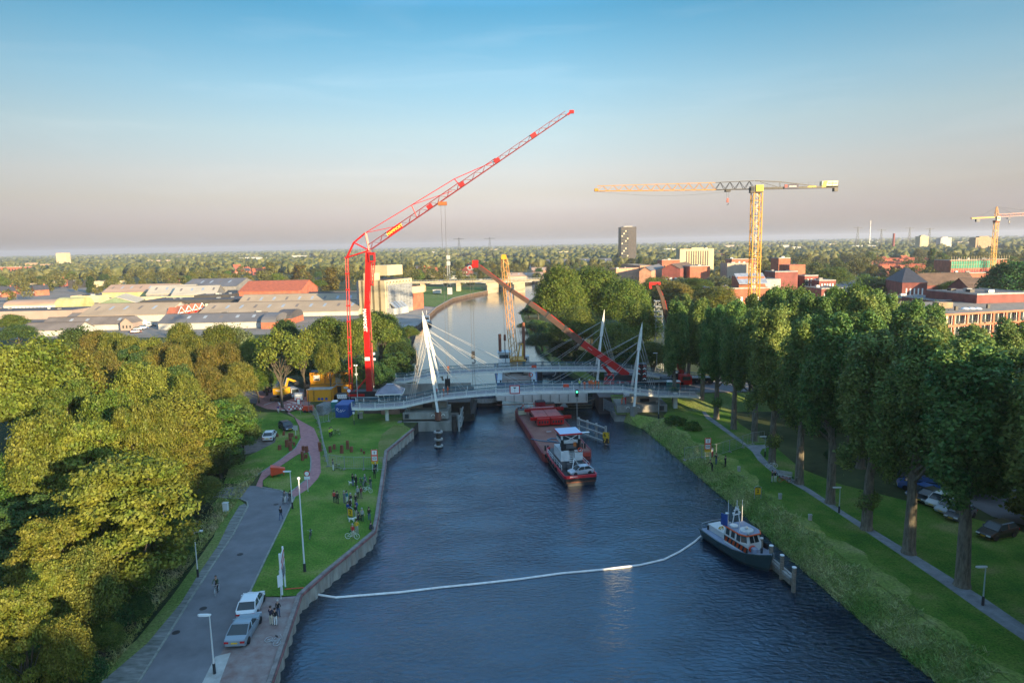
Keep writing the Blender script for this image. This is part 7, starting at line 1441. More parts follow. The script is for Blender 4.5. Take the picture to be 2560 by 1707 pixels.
bld('small brick stair tower block among the trees',1947,1976,646,676,12,BRR,WHT,Y=400,side=(2,3,.1,.9,.3),name='brick_block',cat='apartment block'); bld('low dark brick building below the stair tower block',1938,1995,680,700,14,BRD,RFB,Y=330,name='brick_block',cat='apartment block'); bld('long grey wall parking deck right of the tower crane mast',1905,1952,700,716,16,CONC_L,RFG,Y=300,name='parking_deck',cat='parking deck')
t,W_,h,d=bld('stepped red brick apartment block, tallest left part with dark end wall',2012,2048,690,752,26,BRD,RFG,Y=330,win=(3,6,.05,.95,.4,.6),wm=SWHITE,rz=.12,name='apartment_block',cat='apartment block'); MB().box(W_*.5,d*.7,h+2.5,W_*1.2,d*.4,5).put('penthouse',BRR,t); MB().box(W_*.05,-.5,h*.45,1.6,1.2,h*.9).put('stair_glazing',GLASS,t)
bld('stepped red brick apartment block, middle part with roof terrace',2048,2090,702,752,20,BRD,RFW,Y=322,win=(5,5,.05,.95,.45,.8),wm=SWHITE,name='apartment_block',cat='apartment block'); bld('stepped red brick apartment block, low right part with white windows',2054,2108,722,756,18,BRD,RFG,Y=300,win=(8,3,.05,.95,.35,.8),wm=SWHITE,name='apartment_block',cat='apartment block')
bld('low red brick building with white windows and grey roof edge behind the poplars',1995,2092,760,786,16,BRD,RFB,Y=225,win=(8,1,.35,.95,.35,1),wm=SWHITE,name='brick_block',cat='apartment block')
bld('brick block with black slate mansard roof',2256,2312,706,742,26,BRD,RFK,'hip',6,Y=300,win=(5,2,.1,.95,.35,1),wm=SWHITE,rz=-.25,name='mansard_block',cat='apartment block'); bld('long brown roofed row right of the slate roof block',2312,2440,712,732,12,BRD,RFBN,'gx',5,Y=310,win=(9,1,.2,.9,.3,1),wm=SWHITE,name='row_block',cat='row houses'); bld('brown roofed house under the tall tree at the right edge',2425,2520,722,742,14,BRD,RFBN,'gx',4,Y=280,name='row_block',cat='row houses')
bld('orange brick terrace under the scaffolded building',2385,2495,683,700,12,BRR,RFG,Y=395,win=(7,1,.25,.9,.4,1),wm=SWHITE,name='row_block',cat='row houses')
def scaffolded():
    t,W_,h,d=bld('building wrapped in scaffolding with green and red netting',2375,2518,650,695,16,BRR,RFG,Y=425,name='scaffolded_building',cat='building site'); G=mat('green_net',(.05,.27,.18),.8,var=.3,scale=.3); Rn=mat('red_net',(.45,.07,.06),.8,var=.3,scale=.3)
    for k,(z0,z1,m) in enumerate(((.72,.98,G),(.40,.72,Rn),(.18,.40,G),(.0,.18,Rn))): MB().box(W_*.40,-1.3,h*(z0+z1)/2,W_*.78,.08,h*(z1-z0)-.1).put('netting',m,t)
    s=MB()
    for i in range(24): s.bar((W_*i/23,-1.5,0),(W_*i/23,-1.5,h+2.5),.14)
    for k in range(7): s.bar((0,-1.5,h*k/6+.3),(W_,-1.5,h*k/6+.3),.14)
    s.put('scaffold',mat('scaffold_tan',(.45,.36,.2),.6),t)
scaffolded()
# orange balcony building
def balcony_building():
    t=thing('balcony_apartments','long low apartment building with orange concrete balconies behind the poplars','apartment block',(0,0,0)); z=12.4; OR=mat('orange_concrete',(.55,.15,.075),.7,var=.12,scale=.4); RF=mat('gravel_roof',(.27,.22,.17),.95,var=.25,scale=.6)
    c=at(2352,786,z); l=at(2208,769,z); r=at(2640,770,z); lb=at(2222,754,z); rb=at(2640,756,z); P=[(p.x,p.y) for p in(l,c,r,rb,lb)]; FOOT_.append((125,200,45,40))
    MB().prism([(c.x*.0+x+(3 if 0 else 0),y+1.6) for x,y in P],0,z-.5).put('wall',mat('set_back_wall',(.40,.30,.22),.7,var=.2,scale=.5),t); MB().prism(P,z-.45,z).put('roof_slab',OR,t); q=sum((Vector((x,y)) for x,y in P),Vector((0,0)))/5; MB().prism([tuple(q+(Vector(p)-q)*.985) for p in P],z+.01,z+.05).put('roof',RF,t)
    for A,B,n in((c,r,9),(l,c,6)):
        A=Vector((A.x,A.y,0)); B=Vector((B.x,B.y,0)); d=(B-A).normalized(); nn=Vector((d.y,-d.x,0)); nn=nn if nn.y<0 else -nn
        for k in range(4):
            zz=z-3.05*(k+1)-.4
            if zz<-.5: break
            MB().bar(A+nn*.1+Vector((0,0,zz+.2)),B+nn*.1+Vector((0,0,zz+.2)),.5,.42).put('floor_slab',OR,t); rl=MB()
            rl.bar(A+nn*.25+Vector((0,0,zz+1.35)),B+nn*.25+Vector((0,0,zz+1.35)),.07)
            for j in range(n*8): u=A.lerp(B,j/(n*8))+nn*.25; rl.bar(u+Vector((0,0,zz+.4)),u+Vector((0,0,zz+1.35)),.035)
            rl.put('railing',STEEL_D,t)
            for j in range(n):
                u0,u1=A.lerp(B,(j+.08)/n)-nn*1.0,A.lerp(B,(j+.92)/n)-nn*1.0; MB().bar(u0+Vector((0,0,zz+1.7)),u1+Vector((0,0,zz+1.7)),.12,2.2).put('window',LIT if (j==0 and k<3) else GLASS,t); f=MB()
                for e in(0,.33,.66,1): v=u0.lerp(u1,e)+nn*.1; f.bar(v+Vector((0,0,zz+.5)),v+Vector((0,0,zz+2.8)),.12)
                f.put('window_frame',SWHITE,t)
        for j in range(n+1): u=A.lerp(B,j/n)+nn*.12; MB().bar(u+Vector((0,0,0)),u+Vector((0,0,z-.4)),.45,.45).put('column',OR,t)
    for sx,sy in((2250,762),(2323,772),(2390,776),(2470,771)): p=at(sx,sy,z); MB().box(p.x,p.y,z+.6,.7,.7,1.2).put('chimney',BLK,t)
    p=at(2356,770,z); MB().box(p.x,p.y,z+.9,4.0,3,1.6).put('roof_box',TANB,t)
    for k in range(3): p=at(2412+k*16,773,z); MB().ball((p.x,p.y,z),1.1,12,(1,1,.5)).put('dome_light',SWHITE,t)
balcony_building()
bld('red brick rooftop block behind the balcony apartments, left one with solar roof',2336,2442,752,778,18,BRD,RFB,Y=215,win=(7,1,.55,.9,.2,1),wm=SWHITE,name='brick_block',cat='apartment block'); bld('taller red brick block at the right edge behind the balcony apartments',2443,2600,736,778,22,BRD,RFG,Y=205,win=(4,1,.6,.85,.2,2),wm=SWHITE,rz=.1,name='brick_block',cat='apartment block')
bld('long flat grey roof with skylight rows behind the balcony apartments',2215,2336,745,768,12,BRR,RFB,Y=235,name='brick_block',cat='apartment block')
# ---- beyond the far bridge
for a in [(1040,1112,686,694,16,CREAM,RFG,'flat',2,'cream low shed behind the far bridge, left'),(1112,1190,690,697,14,WHT,RFD,'flat',2,'white low shed behind the far bridge, middle'),(1268,1360,690,698,16,BEIGE,RFP,'gx',3,'pink roofed shed behind the far bridge'),(1330,1420,676,690,16,SALM,RFP,'gx',3,'brown roofed shed behind the canal trees'),(1324,1345,662,672,10,WHT,RFR,'hip',2.5,'white house with red roof behind the far bridge'),(1368,1530,655,668,26,GRN,RFB,'gx',4,'green walled sports hall with grey roof'),(1050,1330,702,708,10,CONC_L,RFG,'flat',2,'long low white wall shed along the far bridge')]:
    bld(a[9],a[0],a[1],a[2],a[3],a[4],a[5],a[6],a[7],a[8],name='shed',cat='shed')
p=at(1123,737,0)
for S,sz,lb in ((( 1093,735),(5.5,4,2.6),'white graffiti container on the far meadow'),((1125,738),(3,3,4.5),'small pale hut on stilts on the far meadow')):
    p=at(*S,0); t=thing('meadow_hut',lb,'hut',(p.x,p.y,0)); MB().box(0,0,sz[2]/2+.6,*sz).put('wall',WHT,t); MB().box(0,0,sz[2]+.7,sz[0]+.3,sz[1]+.3,.2).put('roof',RFG,t)
    for k in(-1,1): MB().box(k*sz[0]*.4,0,.3,.3,sz[1]*.8,.6).put('support',WOOD_D,t)
# ---- houses among the trees: one of each kind, then copies
def house(wall,roof,W_,D_,h,r):
    t=thing('house','','house',(0,0,0)); w=MB(); w.box(0,0,h/2,W_,D_,h)
    for y in(-D_/2,D_/2-.02): w.add([(-W_/2,y,h),(W_/2,y,h),(0,y,h+r),(-W_/2,y+.02,h),(W_/2,y+.02,h),(0,y+.02,h+r)],[(0,1,2),(5,4,3),(0,3,4,1),(1,4,5,2),(2,5,3,0)])
    w.put('wall',wall,t); MB().loft([[(-W_/2-.4,y,h-.2),(0,y,h+r),(W_/2+.4,y,h-.2),(W_/2+.4,y,h),(0,y,h+r+.25),(-W_/2-.4,y,h)] for y in(-D_/2-.3,D_/2+.3)]).put('roof',roof,t); MB().box(0,D_*.3,h+r+.3,.8,.8,1.4).put('chimney',BRR,t)
    for x in(-.22,.22): MB().box(W_*x,-D_/2-.03,h*.6,1.2,.1,1.3).put('window',SWHITE,t)
    return t
HS=[house(BRR,RFK,8,10,4.5,3.5),house(BRD,RFR,8,12,5,3.5),house(WHT,RFBN,9,9,4,3.5)]
used=[False]*3
def place_house(k,x,y,rz,label,group,sc=1.0):
    FOOT_.append((x,y,9,9))
    if not used[k]: used[k]=True; o=HS[k]; o.location=(x,y,0); o.rotation_euler[2]=rz; o['label']=label; o['group']=group; o.scale=(sc,)*3; return
    dup(HS[k],(x,y,0),rz,label,group,sc)
for S,k,rz,lb in [((18,742),0,-.6,'brick house with dark roof at the left edge beside the striped roof workshop'),((36,735),0,.9,'second brick house with dark roof at the left edge'),((102,738),0,-.7,'brick gabled house between the left trees and the cream office'),((160,716),1,.5,'red roofed house left of the cream low hall'),((435,705),0,-.5,'orange gabled house between the trees above the dark grey hall')]:
    p=at(*S,0); place_house(k,p.x,p.y,rz,lb,'brick houses at the left')
rh=random.Random(3)
for (x0,x1,y0,y1,n,ks,lb) in [(560,700,655,690,9,(0,1),'brick house with steep roof among the trees behind the red roofed hall'),(1040,1230,668,688,12,(0,1,2),'small house among the trees beyond the far bridge'),(2165,2320,655,690,26,(1,),'red roofed terrace house among the trees on the right'),(1790,1900,628,648,14,(1,),'orange roofed house behind the cream slab block'),(2100,2330,618,640,10,(1,2),'red roofed house far off on the right'),(40,560,640,660,12,(2,0),'pale house in the far left woods'),(700,1000,640,660,6,(1,2),'house in the far woods left of the canal')]:
    for i in range(n): p=at(rh.uniform(x0,x1),rh.uniform(y0,y1),0); place_house(rh.choice(ks),p.x,p.y,rh.choice((.3,-.4,1.2,-1.1)),lb,lb.replace('house','houses'),1.0)
# far white industrial boxes and pylons
for i in range(34):
    sx=rh.choice((rh.uniform(1640,1830),rh.uniform(1960,2560),rh.uniform(1990,2500),rh.uniform(300,1500))); Y=rh.uniform(1500,3600); x=atY(sx,610,Y).x; w=rh.uniform(15,70); mb=MB(); h=rh.uniform(7,14); mb.box(0,0,h/2,w,20,h); mb.box(0,0,h+.4,w*.6,12,.8); mb.box(w*.2,-10.1,h*.4,w*.3,.3,h*.4)
    single('far_hall','pale hall far off near the horizon','industrial hall',mb,rh.choice((WHT,CREAM,WHT,BEIGE)),'pale halls near the horizon',loc=(x,Y,0)); FOOT_.append((x,Y,w/2+4,14))
for sx,sT,Y,w,lb,m in((2301,591,1300,16,'cream tower block far right on the horizon',CREAM),(2440,594,1100,32,'tan factory block left of the far tower crane',TANB),(2352,595,1500,24,'pale block far right',WHT)):
    p=atY(sx,sT,Y); mb=MB(); mb.box(w/2,8,p.z/2,w,16,p.z); mb.box(w/2,8,p.z+1,w*.5,8,2); mb.box(w*.2,-.2,p.z*.5,w*.2,.3,p.z*.8); single('far_block',lb,'tower block',mb,m,loc=(p.x,Y,0))
def pylon(sx,syT,Y,label):
    p=atY(sx,syT,Y); t=thing('power_pylon',label,'power pylon',(p.x,Y,0),0,'power pylons on the horizon'); h=p.z; mb=MB(); mb.lattice((0,0,0),(0,0,h),9,1.2,10,.45,.25); mb.put('mast',STEEL_D,t)
    for z,w in((h-3,24),): MB().bar((-w/2,0,z),(w/2,0,z),.8,.9).put('crossarm',STEEL_D,t)
for sx,sy,Y,lb in((1147,594,1500,'power pylon left of the two beside the crane hook ropes'),(1224,593,1500,'power pylon right of the two beside the crane hook ropes'),(2145,567,1900,'power pylon left of the thin mast on the right horizon'),(2204,573,1900,'power pylon right of the thin mast on the right horizon'),(2275,568,1900,'third power pylon on the right horizon'),(2325,570,1900,'power pylon nearest to the far tower crane')): pylon(sx,sy,Y,lb)
p=atY(2177,551,2200); mb=MB(); mb.tube((0,0,0),(0,0,p.z),1.2,.6,n=6); mb.tube((0,0,p.z*.7),(0,0,p.z*.72),1.6,n=6); single('radio_mast','thin radio mast on the right horizon','radio mast',mb,STEEL,loc=(p.x,2200,0))
p=atY(2235,585,1400); mb=MB(); mb.tube((0,0,0),(0,0,p.z),2.6,2.0,n=10); mb.tube((0,0,p.z),(0,0,p.z+1),2.2,n=10); single('brick_chimney','dark brick chimney on the right horizon','chimney',mb,BRD,loc=(p.x,1400,0))
# ================================================================ trees
def leaf_mat(name,c1,c2,trans=.3,objv=.18,scale=.55,rnd=.45):
    m=bpy.data.materials.new(name); m.use_nodes=True; t=m.node_tree; N=t.nodes.new; L=t.links.new
    b=t.nodes['Principled BSDF']; out=t.nodes['Material Output']; b.inputs['Roughness'].default_value=.55; b.inputs['Specular IOR Level'].default_value=.25
    tc=N('ShaderNodeTexCoord'); n=N('ShaderNodeTexNoise'); n.inputs['Scale'].default_value=scale; n.inputs['Detail'].default_value=4; L(tc.outputs['Object'],n.inputs[0])
    g=N('ShaderNodeNewGeometry'); r=N('ShaderNodeValToRGB'); r.color_ramp.elements[0].position=.34; r.color_ramp.elements[1].position=.66
    r.color_ramp.elements[0].color=(*c1,1); r.color_ramp.elements[1].color=(*c2,1); L(n.outputs[0],r.inputs[0])
    oi=N('ShaderNodeObjectInfo'); 
    h=N('ShaderNodeMapRange'); h.inputs[3].default_value=.5-.035; h.inputs[4].default_value=.5+.03; L(oi.outputs['Random'],h.inputs[0])
    rv=N('ShaderNodeMapRange'); rv.inputs[3].default_value=1-rnd; rv.inputs[4].default_value=1+rnd; L(g.outputs['Random Per Island'],rv.inputs[0])
    ov=N('ShaderNodeMath'); ov.operation='MULTIPLY_ADD'; ov.inputs[1].default_value=7.31; ov.inputs[2].default_value=0; L(oi.outputs['Random'],ov.inputs[0])
    fr=N('ShaderNodeMath'); fr.operation='FRACT'; L(ov.outputs[0],fr.inputs[0]); o2=N('ShaderNodeMapRange'); o2.inputs[3].default_value=1-objv; o2.inputs[4].default_value=1+objv; L(fr.outputs[0],o2.inputs[0])
    mu=N('ShaderNodeMath'); mu.operation='MULTIPLY'; L(rv.outputs[0],mu.inputs[0]); L(o2.outputs[0],mu.inputs[1])
    hs=N('ShaderNodeHueSaturation'); L(h.outputs[0],hs.inputs['Hue']); L(mu.outputs[0],hs.inputs['Value']); L(r.outputs[0],hs.inputs['Color']); L(hs.outputs[0],b.inputs['Base Color'])
    tr=N('ShaderNodeBsdfTranslucent'); L(hs.outputs[0],tr.inputs[0]); mx=N('ShaderNodeMixShader'); mx.inputs[0].default_value=trans; L(b.outputs[0],mx.inputs[1]); L(tr.outputs[0],mx.inputs[2]); L(mx.outputs[0],out.inputs[0])
    return m
LF_GOLD=leaf_mat('leaves_yellow_green',(.082,.122,.016),(.185,.188,.028),trans=.28)
LF_MID=leaf_mat('leaves_mid_green',(.055,.115,.018),(.14,.18,.028))
LF_OLIVE=leaf_mat('leaves_olive',(.085,.105,.018),(.20,.175,.032))
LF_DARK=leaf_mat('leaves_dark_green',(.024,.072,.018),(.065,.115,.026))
LF_POP=leaf_mat('leaves_poplar',(.072,.150,.036),(.190,.260,.062),trans=.28,objv=.12)
LF_WILL=leaf_mat('leaves_willow',(.09,.125,.05),(.16,.18,.08))
LF_FAR=leaf_mat('leaves_distant',(.065,.085,.02),(.16,.155,.04),objv=.35,scale=.12)
BARK=mat('bark',(.075,.062,.045),.9,var=.5,scale=1.8,bump=.5,stretch=(2.5,2.5,.5))
BARK_P=mat('poplar_bark',(.085,.075,.055),.9,var=.55,scale=1.6,bump=.6,col2=(.24,.21,.155),stretch=(3,3,.6))
def leaf_cloud(rng,blobs,n,size,up_bias=.25,jitter=.55,flat=.8,aspect=1.5,droop=0):
    """many small rhombic leaf clusters on the shells of the blobs (x, y, z, rx, rz)"""
    B=np.array(blobs,float); w=B[:,3]*B[:,3]+B[:,3]*B[:,4]; idx=rng.choice(len(B),n,p=w/w.sum()); b=B[idx]
    d=rng.normal(size=(n,3)); d[:,2]+=up_bias; d/=np.linalg.norm(d,axis=1)[:,None]
    rad=1-np.abs(rng.normal(0,.22,n)); rad=np.clip(rad+(rng.random(n)<.16)*rng.random(n)*.5,.25,1.45)
    p=b[:,:3]+d*np.stack([b[:,3],b[:,3],b[:,4]],1)*rad[:,None]
    nr=d*.75+rng.normal(size=(n,3))*jitter; nr[:,2]+=.25; nr/=np.linalg.norm(nr,axis=1)[:,None]
    t=rng.normal(size=(n,3)); t[:,2]-=droop; t-=nr*(t*nr).sum(1)[:,None]; t/=np.linalg.norm(t,axis=1)[:,None]; q=np.cross(nr,t)
    s=(size*(.6+.8*rng.random(n)))[:,None]
    v=np.stack([p-t*s*aspect*.5,p+q*s*.5,p+t*s*aspect*.5,p-q*s*.5],1).reshape(-1,3)
    return v
def leaf_mesh(name,v,m):
    n=len(v)//4; me=bpy.data.meshes.new(name); me.vertices.add(len(v)); me.vertices.foreach_set('co',v.astype(np.float32).ravel())
    me.loops.add(4*n); me.loops.foreach_set('vertex_index',np.arange(4*n,dtype=np.int32)); me.polygons.add(n); me.polygons.foreach_set('loop_start',np.arange(0,4*n,4,dtype=np.int32)); me.polygons.foreach_set('loop_total',np.full(n,4,dtype=np.int32))
    me.materials.append(m); me.update(); return me
def limb(mb,p,q,r0,r1,rng,bend=.12,k=3,n=6):
    p,q=Vector(p),Vector(q); L=(q-p).length; pts=[p.lerp(q,i/k)+(Vector(rng.normal(size=3))*L*bend*.3 if 0<i<k else Vector((0,0,0))) for i in range(k+1)]
    for i in range(k): mb.tube(pts[i],pts[i+1],r0+(r1-r0)*i/k,r0+(r1-r0)*(i+1)/k,n=n,cap=(i==k-1))
def make_tree(seed,H,Rr,base,nb,n,leaf,m,bark,shape='round',trunk=.28,sprout=False,limbs=9,lean=0,gap=0.0):
    """returns (trunk mesh, crown mesh) for a tree of height H, crown radius Rr, crown base height base"""
    rng=np.random.default_rng(seed); bl=[]; hc=H-base
    if shape=='poplar':
        nl=9
        for j in range(nl):
            a=2*math.pi*j/nl*1.0+rng.random()*.6; c=j==0; r0=0.0 if c else Rr*(.34+.36*rng.random()); t0=.12 if c else .02+.40*rng.random()**1.2; t1=1.0 if c else min(.97,t0+.42+.42*rng.random()); m_=max(4,int((t1-t0)*hc/1.55))
            for q in range(m_):
                u=(q+.5)/m_; r=r0*(.55+.45*math.sin(math.pi*min(1,.25+u*.8))); rb=Rr*(.30 if c else .27)*(.55+.6*math.sin(math.pi*(.12+.80*u))); o_=rng.normal(0,.16*Rr*.6,2)
                bl.append((r*math.cos(a)+o_[0],r*math.sin(a)+o_[1],base+hc*(t0+(t1-t0)*u),rb,rb*1.45))
        nb=0
    for i in range(nb*6):
        if len(bl)>=nb: break
        if shape=='poplar':
            t=rng.random(); a=rng.random()*2*math.pi; env=Rr*(.62+.55*math.sin(math.pi*min(1,t*1.02)**.8))*(1 if t<.72 else max(.18,(1-t)/.28)); r=env*math.sqrt(rng.random())*.72
            rb=Rr*(.20+.16*rng.random()); bl.append((r*math.cos(a),r*math.sin(a),base+hc*(.04+.9*t),rb,rb*(1.6+.9*rng.random())))
        elif shape=='column':
            t=rng.random(); a=rng.random()*2*math.pi; env=Rr*(1-.55*t); r=env*rng.random()*.75
            bl.append((r*math.cos(a),r*math.sin(a),base+hc*(.05+.88*t),Rr*.38*(1-.4*t),Rr*.7*(1-.3*t)))
        elif shape=='willow':
            t=rng.random(); a=rng.random()*2*math.pi; r=Rr*math.sqrt(rng.random())*.85; z=base+hc*(.35+.55*(1-(r/Rr)**2)*rng.random()**.6)
            bl.append((r*math.cos(a),r*math.sin(a),z,Rr*.24,Rr*.42))
        elif shape=='tier':      # flat sprays in layers
            t=rng.random()**.8; a=rng.random()*2*math.pi; env=Rr*math.sqrt(max(0.02,1-(t*.97)**2)); r=env*(.35+.65*math.sqrt(rng.random()))
            rb=Rr*(.13+.17*rng.random()); bl.append((r*math.cos(a),r*math.sin(a),base+hc*(.12+.84*t),rb,rb*.42))
        else:
            d=rng.normal(size=3); d/=np.linalg.norm(d); d[2]=abs(d[2])*1.0-.28; k=(.55+.45*rng.random()); rb=Rr*(.21+.15*rng.random())
            bl.append((d[0]*Rr*k*.84,d[1]*Rr*k*.84,base+hc*.40+d[2]*hc*.50*k,rb,min(rb*.85,hc*.2)))
    zt=max(b[2]+b[4] for b in bl); f=(H-base)/(zt-base); bl=[(x,y,base+(z-base)*f,a,b) for x,y,z,a,b in bl]
    v=leaf_cloud(rng,bl,n,leaf,flat=1)
    if sprout:
        v=np.concatenate([v,leaf_cloud(rng,[(.0,0,base*.42,trunk*2.0,1.1),(.3,.1,base*.5,trunk*1.9,.9),(-.3,.2,base*.36,trunk*1.8,.7)],int(n*.02),leaf*.9)])
    cm=leaf_mesh('crown',v,m)
    mb=MB(); top=Vector((lean,lean*.5,base+hc*(.78 if shape in('poplar','column') else .45)))
    mb.tube((0,0,-.3),(0,0,.5),trunk*1.5,trunk*1.12,n=9,cap=False); mb.tube((0,0,.5),(lean*.2,0,base*.8),trunk*1.12,trunk*.85,n=9,cap=False)
    limb(mb,(lean*.2,0,base*.8),top,trunk*.85,trunk*.2,rng,.06,4,8)
    for i in range(min(limbs,len(bl))):
        b=bl[i]; s=Vector((lean*.3,0,base*.75)).lerp(top,min(.95,max(0,(b[2]-base)/hc*.75)) if shape in('poplar','column') else rng.random()*.6)
        limb(mb,s,(b[0],b[1],b[2]),trunk*.42,trunk*.1,rng)
    return mb.mesh('trunk',bark,smooth=True),cm
PROTO={}
def proto(key,*a,**k):
    PROTO[key]=make_tree(*a,**k); PROTO[key+'_H']=a[1]; PROTO[key+'_R']=a[2]
proto('gold1',11,16,6.0,3.5,120,34000,0.235,LF_GOLD,BARK,limbs=14)
proto('gold2',12,16,6.0,3.0,105,34000,0.225,LF_GOLD,BARK,shape='tier',limbs=16)
proto('mid1',13,16,6.0,3.0,120,34000,0.225,LF_MID,BARK,limbs=12)
proto('mid2',14,16,6.0,2.5,105,34000,0.225,LF_MID,BARK,shape='tier',limbs=14)
proto('olive1',15,16,6.0,2.5,130,32000,0.225,LF_OLIVE,BARK,limbs=12)
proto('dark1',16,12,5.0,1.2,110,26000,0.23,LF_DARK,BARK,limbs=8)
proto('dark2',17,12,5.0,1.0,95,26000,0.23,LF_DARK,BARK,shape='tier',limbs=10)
proto('big1',18,26,10,6,170,60000,0.3,LF_MID,BARK,limbs=18,trunk=.5)
proto('light1',19,17,5.5,5.5,42,5200,.34,LF_GOLD,BARK,limbs=30,trunk=.28)
proto('pop1',21,27,5.0,9.0,60,52000,.25,LF_POP,BARK_P,shape='poplar',trunk=.62,sprout=True,limbs=22)
proto('pop2',22,27,5.2,7.8,60,52000,.25,LF_POP,BARK_P,shape='poplar',trunk=.66,limbs=24)
proto('pop3',23,27,4.8,9.8,60,52000,.25,LF_POP,BARK_P,shape='poplar',trunk=.58,limbs=26,lean=.8)
proto('bush1',24,3,2.4,.1,40,4200,.19,LF_DARK,BARK,trunk=.08,limbs=4)
proto('bush2',25,3,2.4,.1,40,4200,.19,LF_MID,BARK,trunk=.08,limbs=4)
proto('will1',26,13,6,2,60,9000,.40,LF_WILL,BARK,shape='willow')
proto('col1',27,16,3.0,1,40,6000,.42,LF_OLIVE,BARK,shape='column')
proto('col2',28,16,3.0,1,40,6000,.42,LF_DARK,BARK,shape='column')
for k,(sd_,m_,sh_) in enumerate(((31,LF_MID,'round'),(32,LF_OLIVE,'round'),(33,LF_FAR,'round'),(34,LF_DARK,'round'),(35,LF_FAR,'poplar'))):
    proto('far%d'%k,sd_,14,6.5 if sh_=='round' else 3.5,2,60,5200,.44,m_,BARK,limbs=4,shape=sh_)
def plant(key,x,y,h,rad=None,label='',cat='tree',group=None,name='tree',rz=None,z=0):
    tm,cm=PROTO[key]; H,Rr=PROTO[key+'_H'],PROTO[key+'_R']; sz=h/H; sx=(rad/Rr) if rad else sz
    o=thing(name,label,cat,(x,y,z),random.random()*6.28 if rz is None else rz,group,scale=(sx,sx,sz))
    for nm,me in(('trunk',tm),('crown',cm)):
        c=bpy.data.objects.new(nm,me); C.objects.link(c); c.parent=o
    return o
def plant_top(key,sx,sy,h,rpx,label,group=None,name='tree',cat='tree'):
    """plants a tree of height h whose top the photograph shows at pixel (sx, sy), its crown rpx pixels in radius"""
    p=at(sx,sy,h); rad=rpx*math.hypot(p.x,p.y)/1750.0
    return plant(key,p.x,p.y,h,rad,label,cat,group,name)
def plant_topY(key,sx,sy,Y,rpx,label,group=None,name='tree',cat='tree'):
    """the same with the distance Y given instead of the height"""
    p=atY(sx,sy,Y); return plant(key,p.x,p.y,p.z,rpx*math.hypot(p.x,p.y)/1750.0,label,cat,group,name)
G_L='trees of the wood beside the road'
rw=random.Random(21)
LT=[('gold1',60,832,22,118,'huge yellow-green tree at the left edge of the photo'),
('gold1',152,852,20,85,'tall bright yellow tree standing right beside the huge tree at the left edge'),
('gold2',40,1465,10.5,70,'golden tree in the bottom left corner with twiggy top'),
('gold1',158,1533,8,55,'small round yellow-green tree near the bottom left corner'),
('mid1',311,1362,7,58,'green tree with a lit yellow tip beside the worn pavement'),
('gold2',112,1297,11.5,82,'golden tree with flat sprays left of the tall floodlight mast foot'),
('olive1',205,1355,10,75,'olive brown tree between the golden spray tree and the pavement'),
('gold2',303,1143,15,150,'widest golden tree with flat branch sprays above the bottom left wood'),
('mid1',408,1250,6.5,58,'green tree with pale yellow tip behind the first pavement lamp'),
('mid1',486,1183,5.2,62,'conical green tree nearest to the bend of the road'),
('gold2',425,1057,12,80,'yellow-green spreading tree with bare limbs in the middle of the wood'),
('gold2',215,1050,15,80,'olive gold spreading tree behind the floodlight mast'),
('mid2',530,1005,10.5,95,'large olive green tree overhanging the grass by the cycle path'),
('gold1',588,985,8.5,45,'pale yellow tree at the right edge of the wood'),
('gold1',452,968,14,88,'bright yellow tree in the centre of the wood'),
('gold1',262,962,17,75,'yellow tree just right of the tall left pair'),
('gold1',337,896,17,68,'bright round yellow tree standing above its neighbours in the wood'),
('olive1',596,900,11,42,'orange brown tall tree at the right edge of the wood'),
('olive1',524,913,12,40,'small round brown-orange tree in the wood'),
('gold1',460,922,14.5,42,'small yellow tree left of the round brown-orange tree'),
('olive1',252,870,15,44,'golden brown tree behind the bright round tree on its left'),
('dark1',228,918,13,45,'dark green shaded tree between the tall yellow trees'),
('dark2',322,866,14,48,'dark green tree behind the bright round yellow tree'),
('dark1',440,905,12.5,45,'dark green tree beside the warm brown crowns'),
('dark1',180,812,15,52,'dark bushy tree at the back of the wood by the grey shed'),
('olive1',236,822,14,42,'golden tree in the back row, left of its middle'),
('olive1',285,826,14,40,'golden crown in the back row with dark base'),
('olive1',322,834,14,36,'golden domed tree at the middle of the back row'),
('gold1',372,838,14,40,'yellow tree at the back row before the grey roof'),
('olive1',410,852,14,46,'broad golden brown tree in front of the back row'),
('olive1',448,802,15,38,'rounded olive tree in front of the long grey roof'),
('olive1',482,832,14,40,'light brown tree right of the rounded olive tree'),
('mid1',545,802,15.5,50,'tall bushy green tree at the back right of the wood'),
('will1',598,812,14,38,'grey-green willow at the back right of the wood'),
('olive1',566,850,14,40,'olive tree in front of the tall bushy green tree'),
('mid1',626,840,13,36,'green tree behind the round brown-orange trees'),
('olive1',140,905,14,60,'olive tree behind the huge tree at the left edge'),
('mid1',640,905,9,40,'dark sided tree beside the parked cars'),
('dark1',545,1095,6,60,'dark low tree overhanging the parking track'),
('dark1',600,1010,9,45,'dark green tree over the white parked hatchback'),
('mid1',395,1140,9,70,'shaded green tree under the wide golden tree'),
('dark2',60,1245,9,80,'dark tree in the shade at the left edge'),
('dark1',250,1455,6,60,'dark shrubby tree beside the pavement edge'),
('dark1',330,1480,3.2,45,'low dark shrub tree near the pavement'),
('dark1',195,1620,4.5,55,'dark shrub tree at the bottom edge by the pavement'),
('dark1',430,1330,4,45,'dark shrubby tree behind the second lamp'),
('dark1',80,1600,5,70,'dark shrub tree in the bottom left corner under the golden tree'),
('mid1',300,1270,9,60,'shaded green tree right of the olive brown tree'),
('dark2',20,1370,8,70,'dark tree left of the golden spray tree'),]
for k,x,y,h,rp,lb in LT: plant_top(k,x,y,h,rp,lb,G_L)
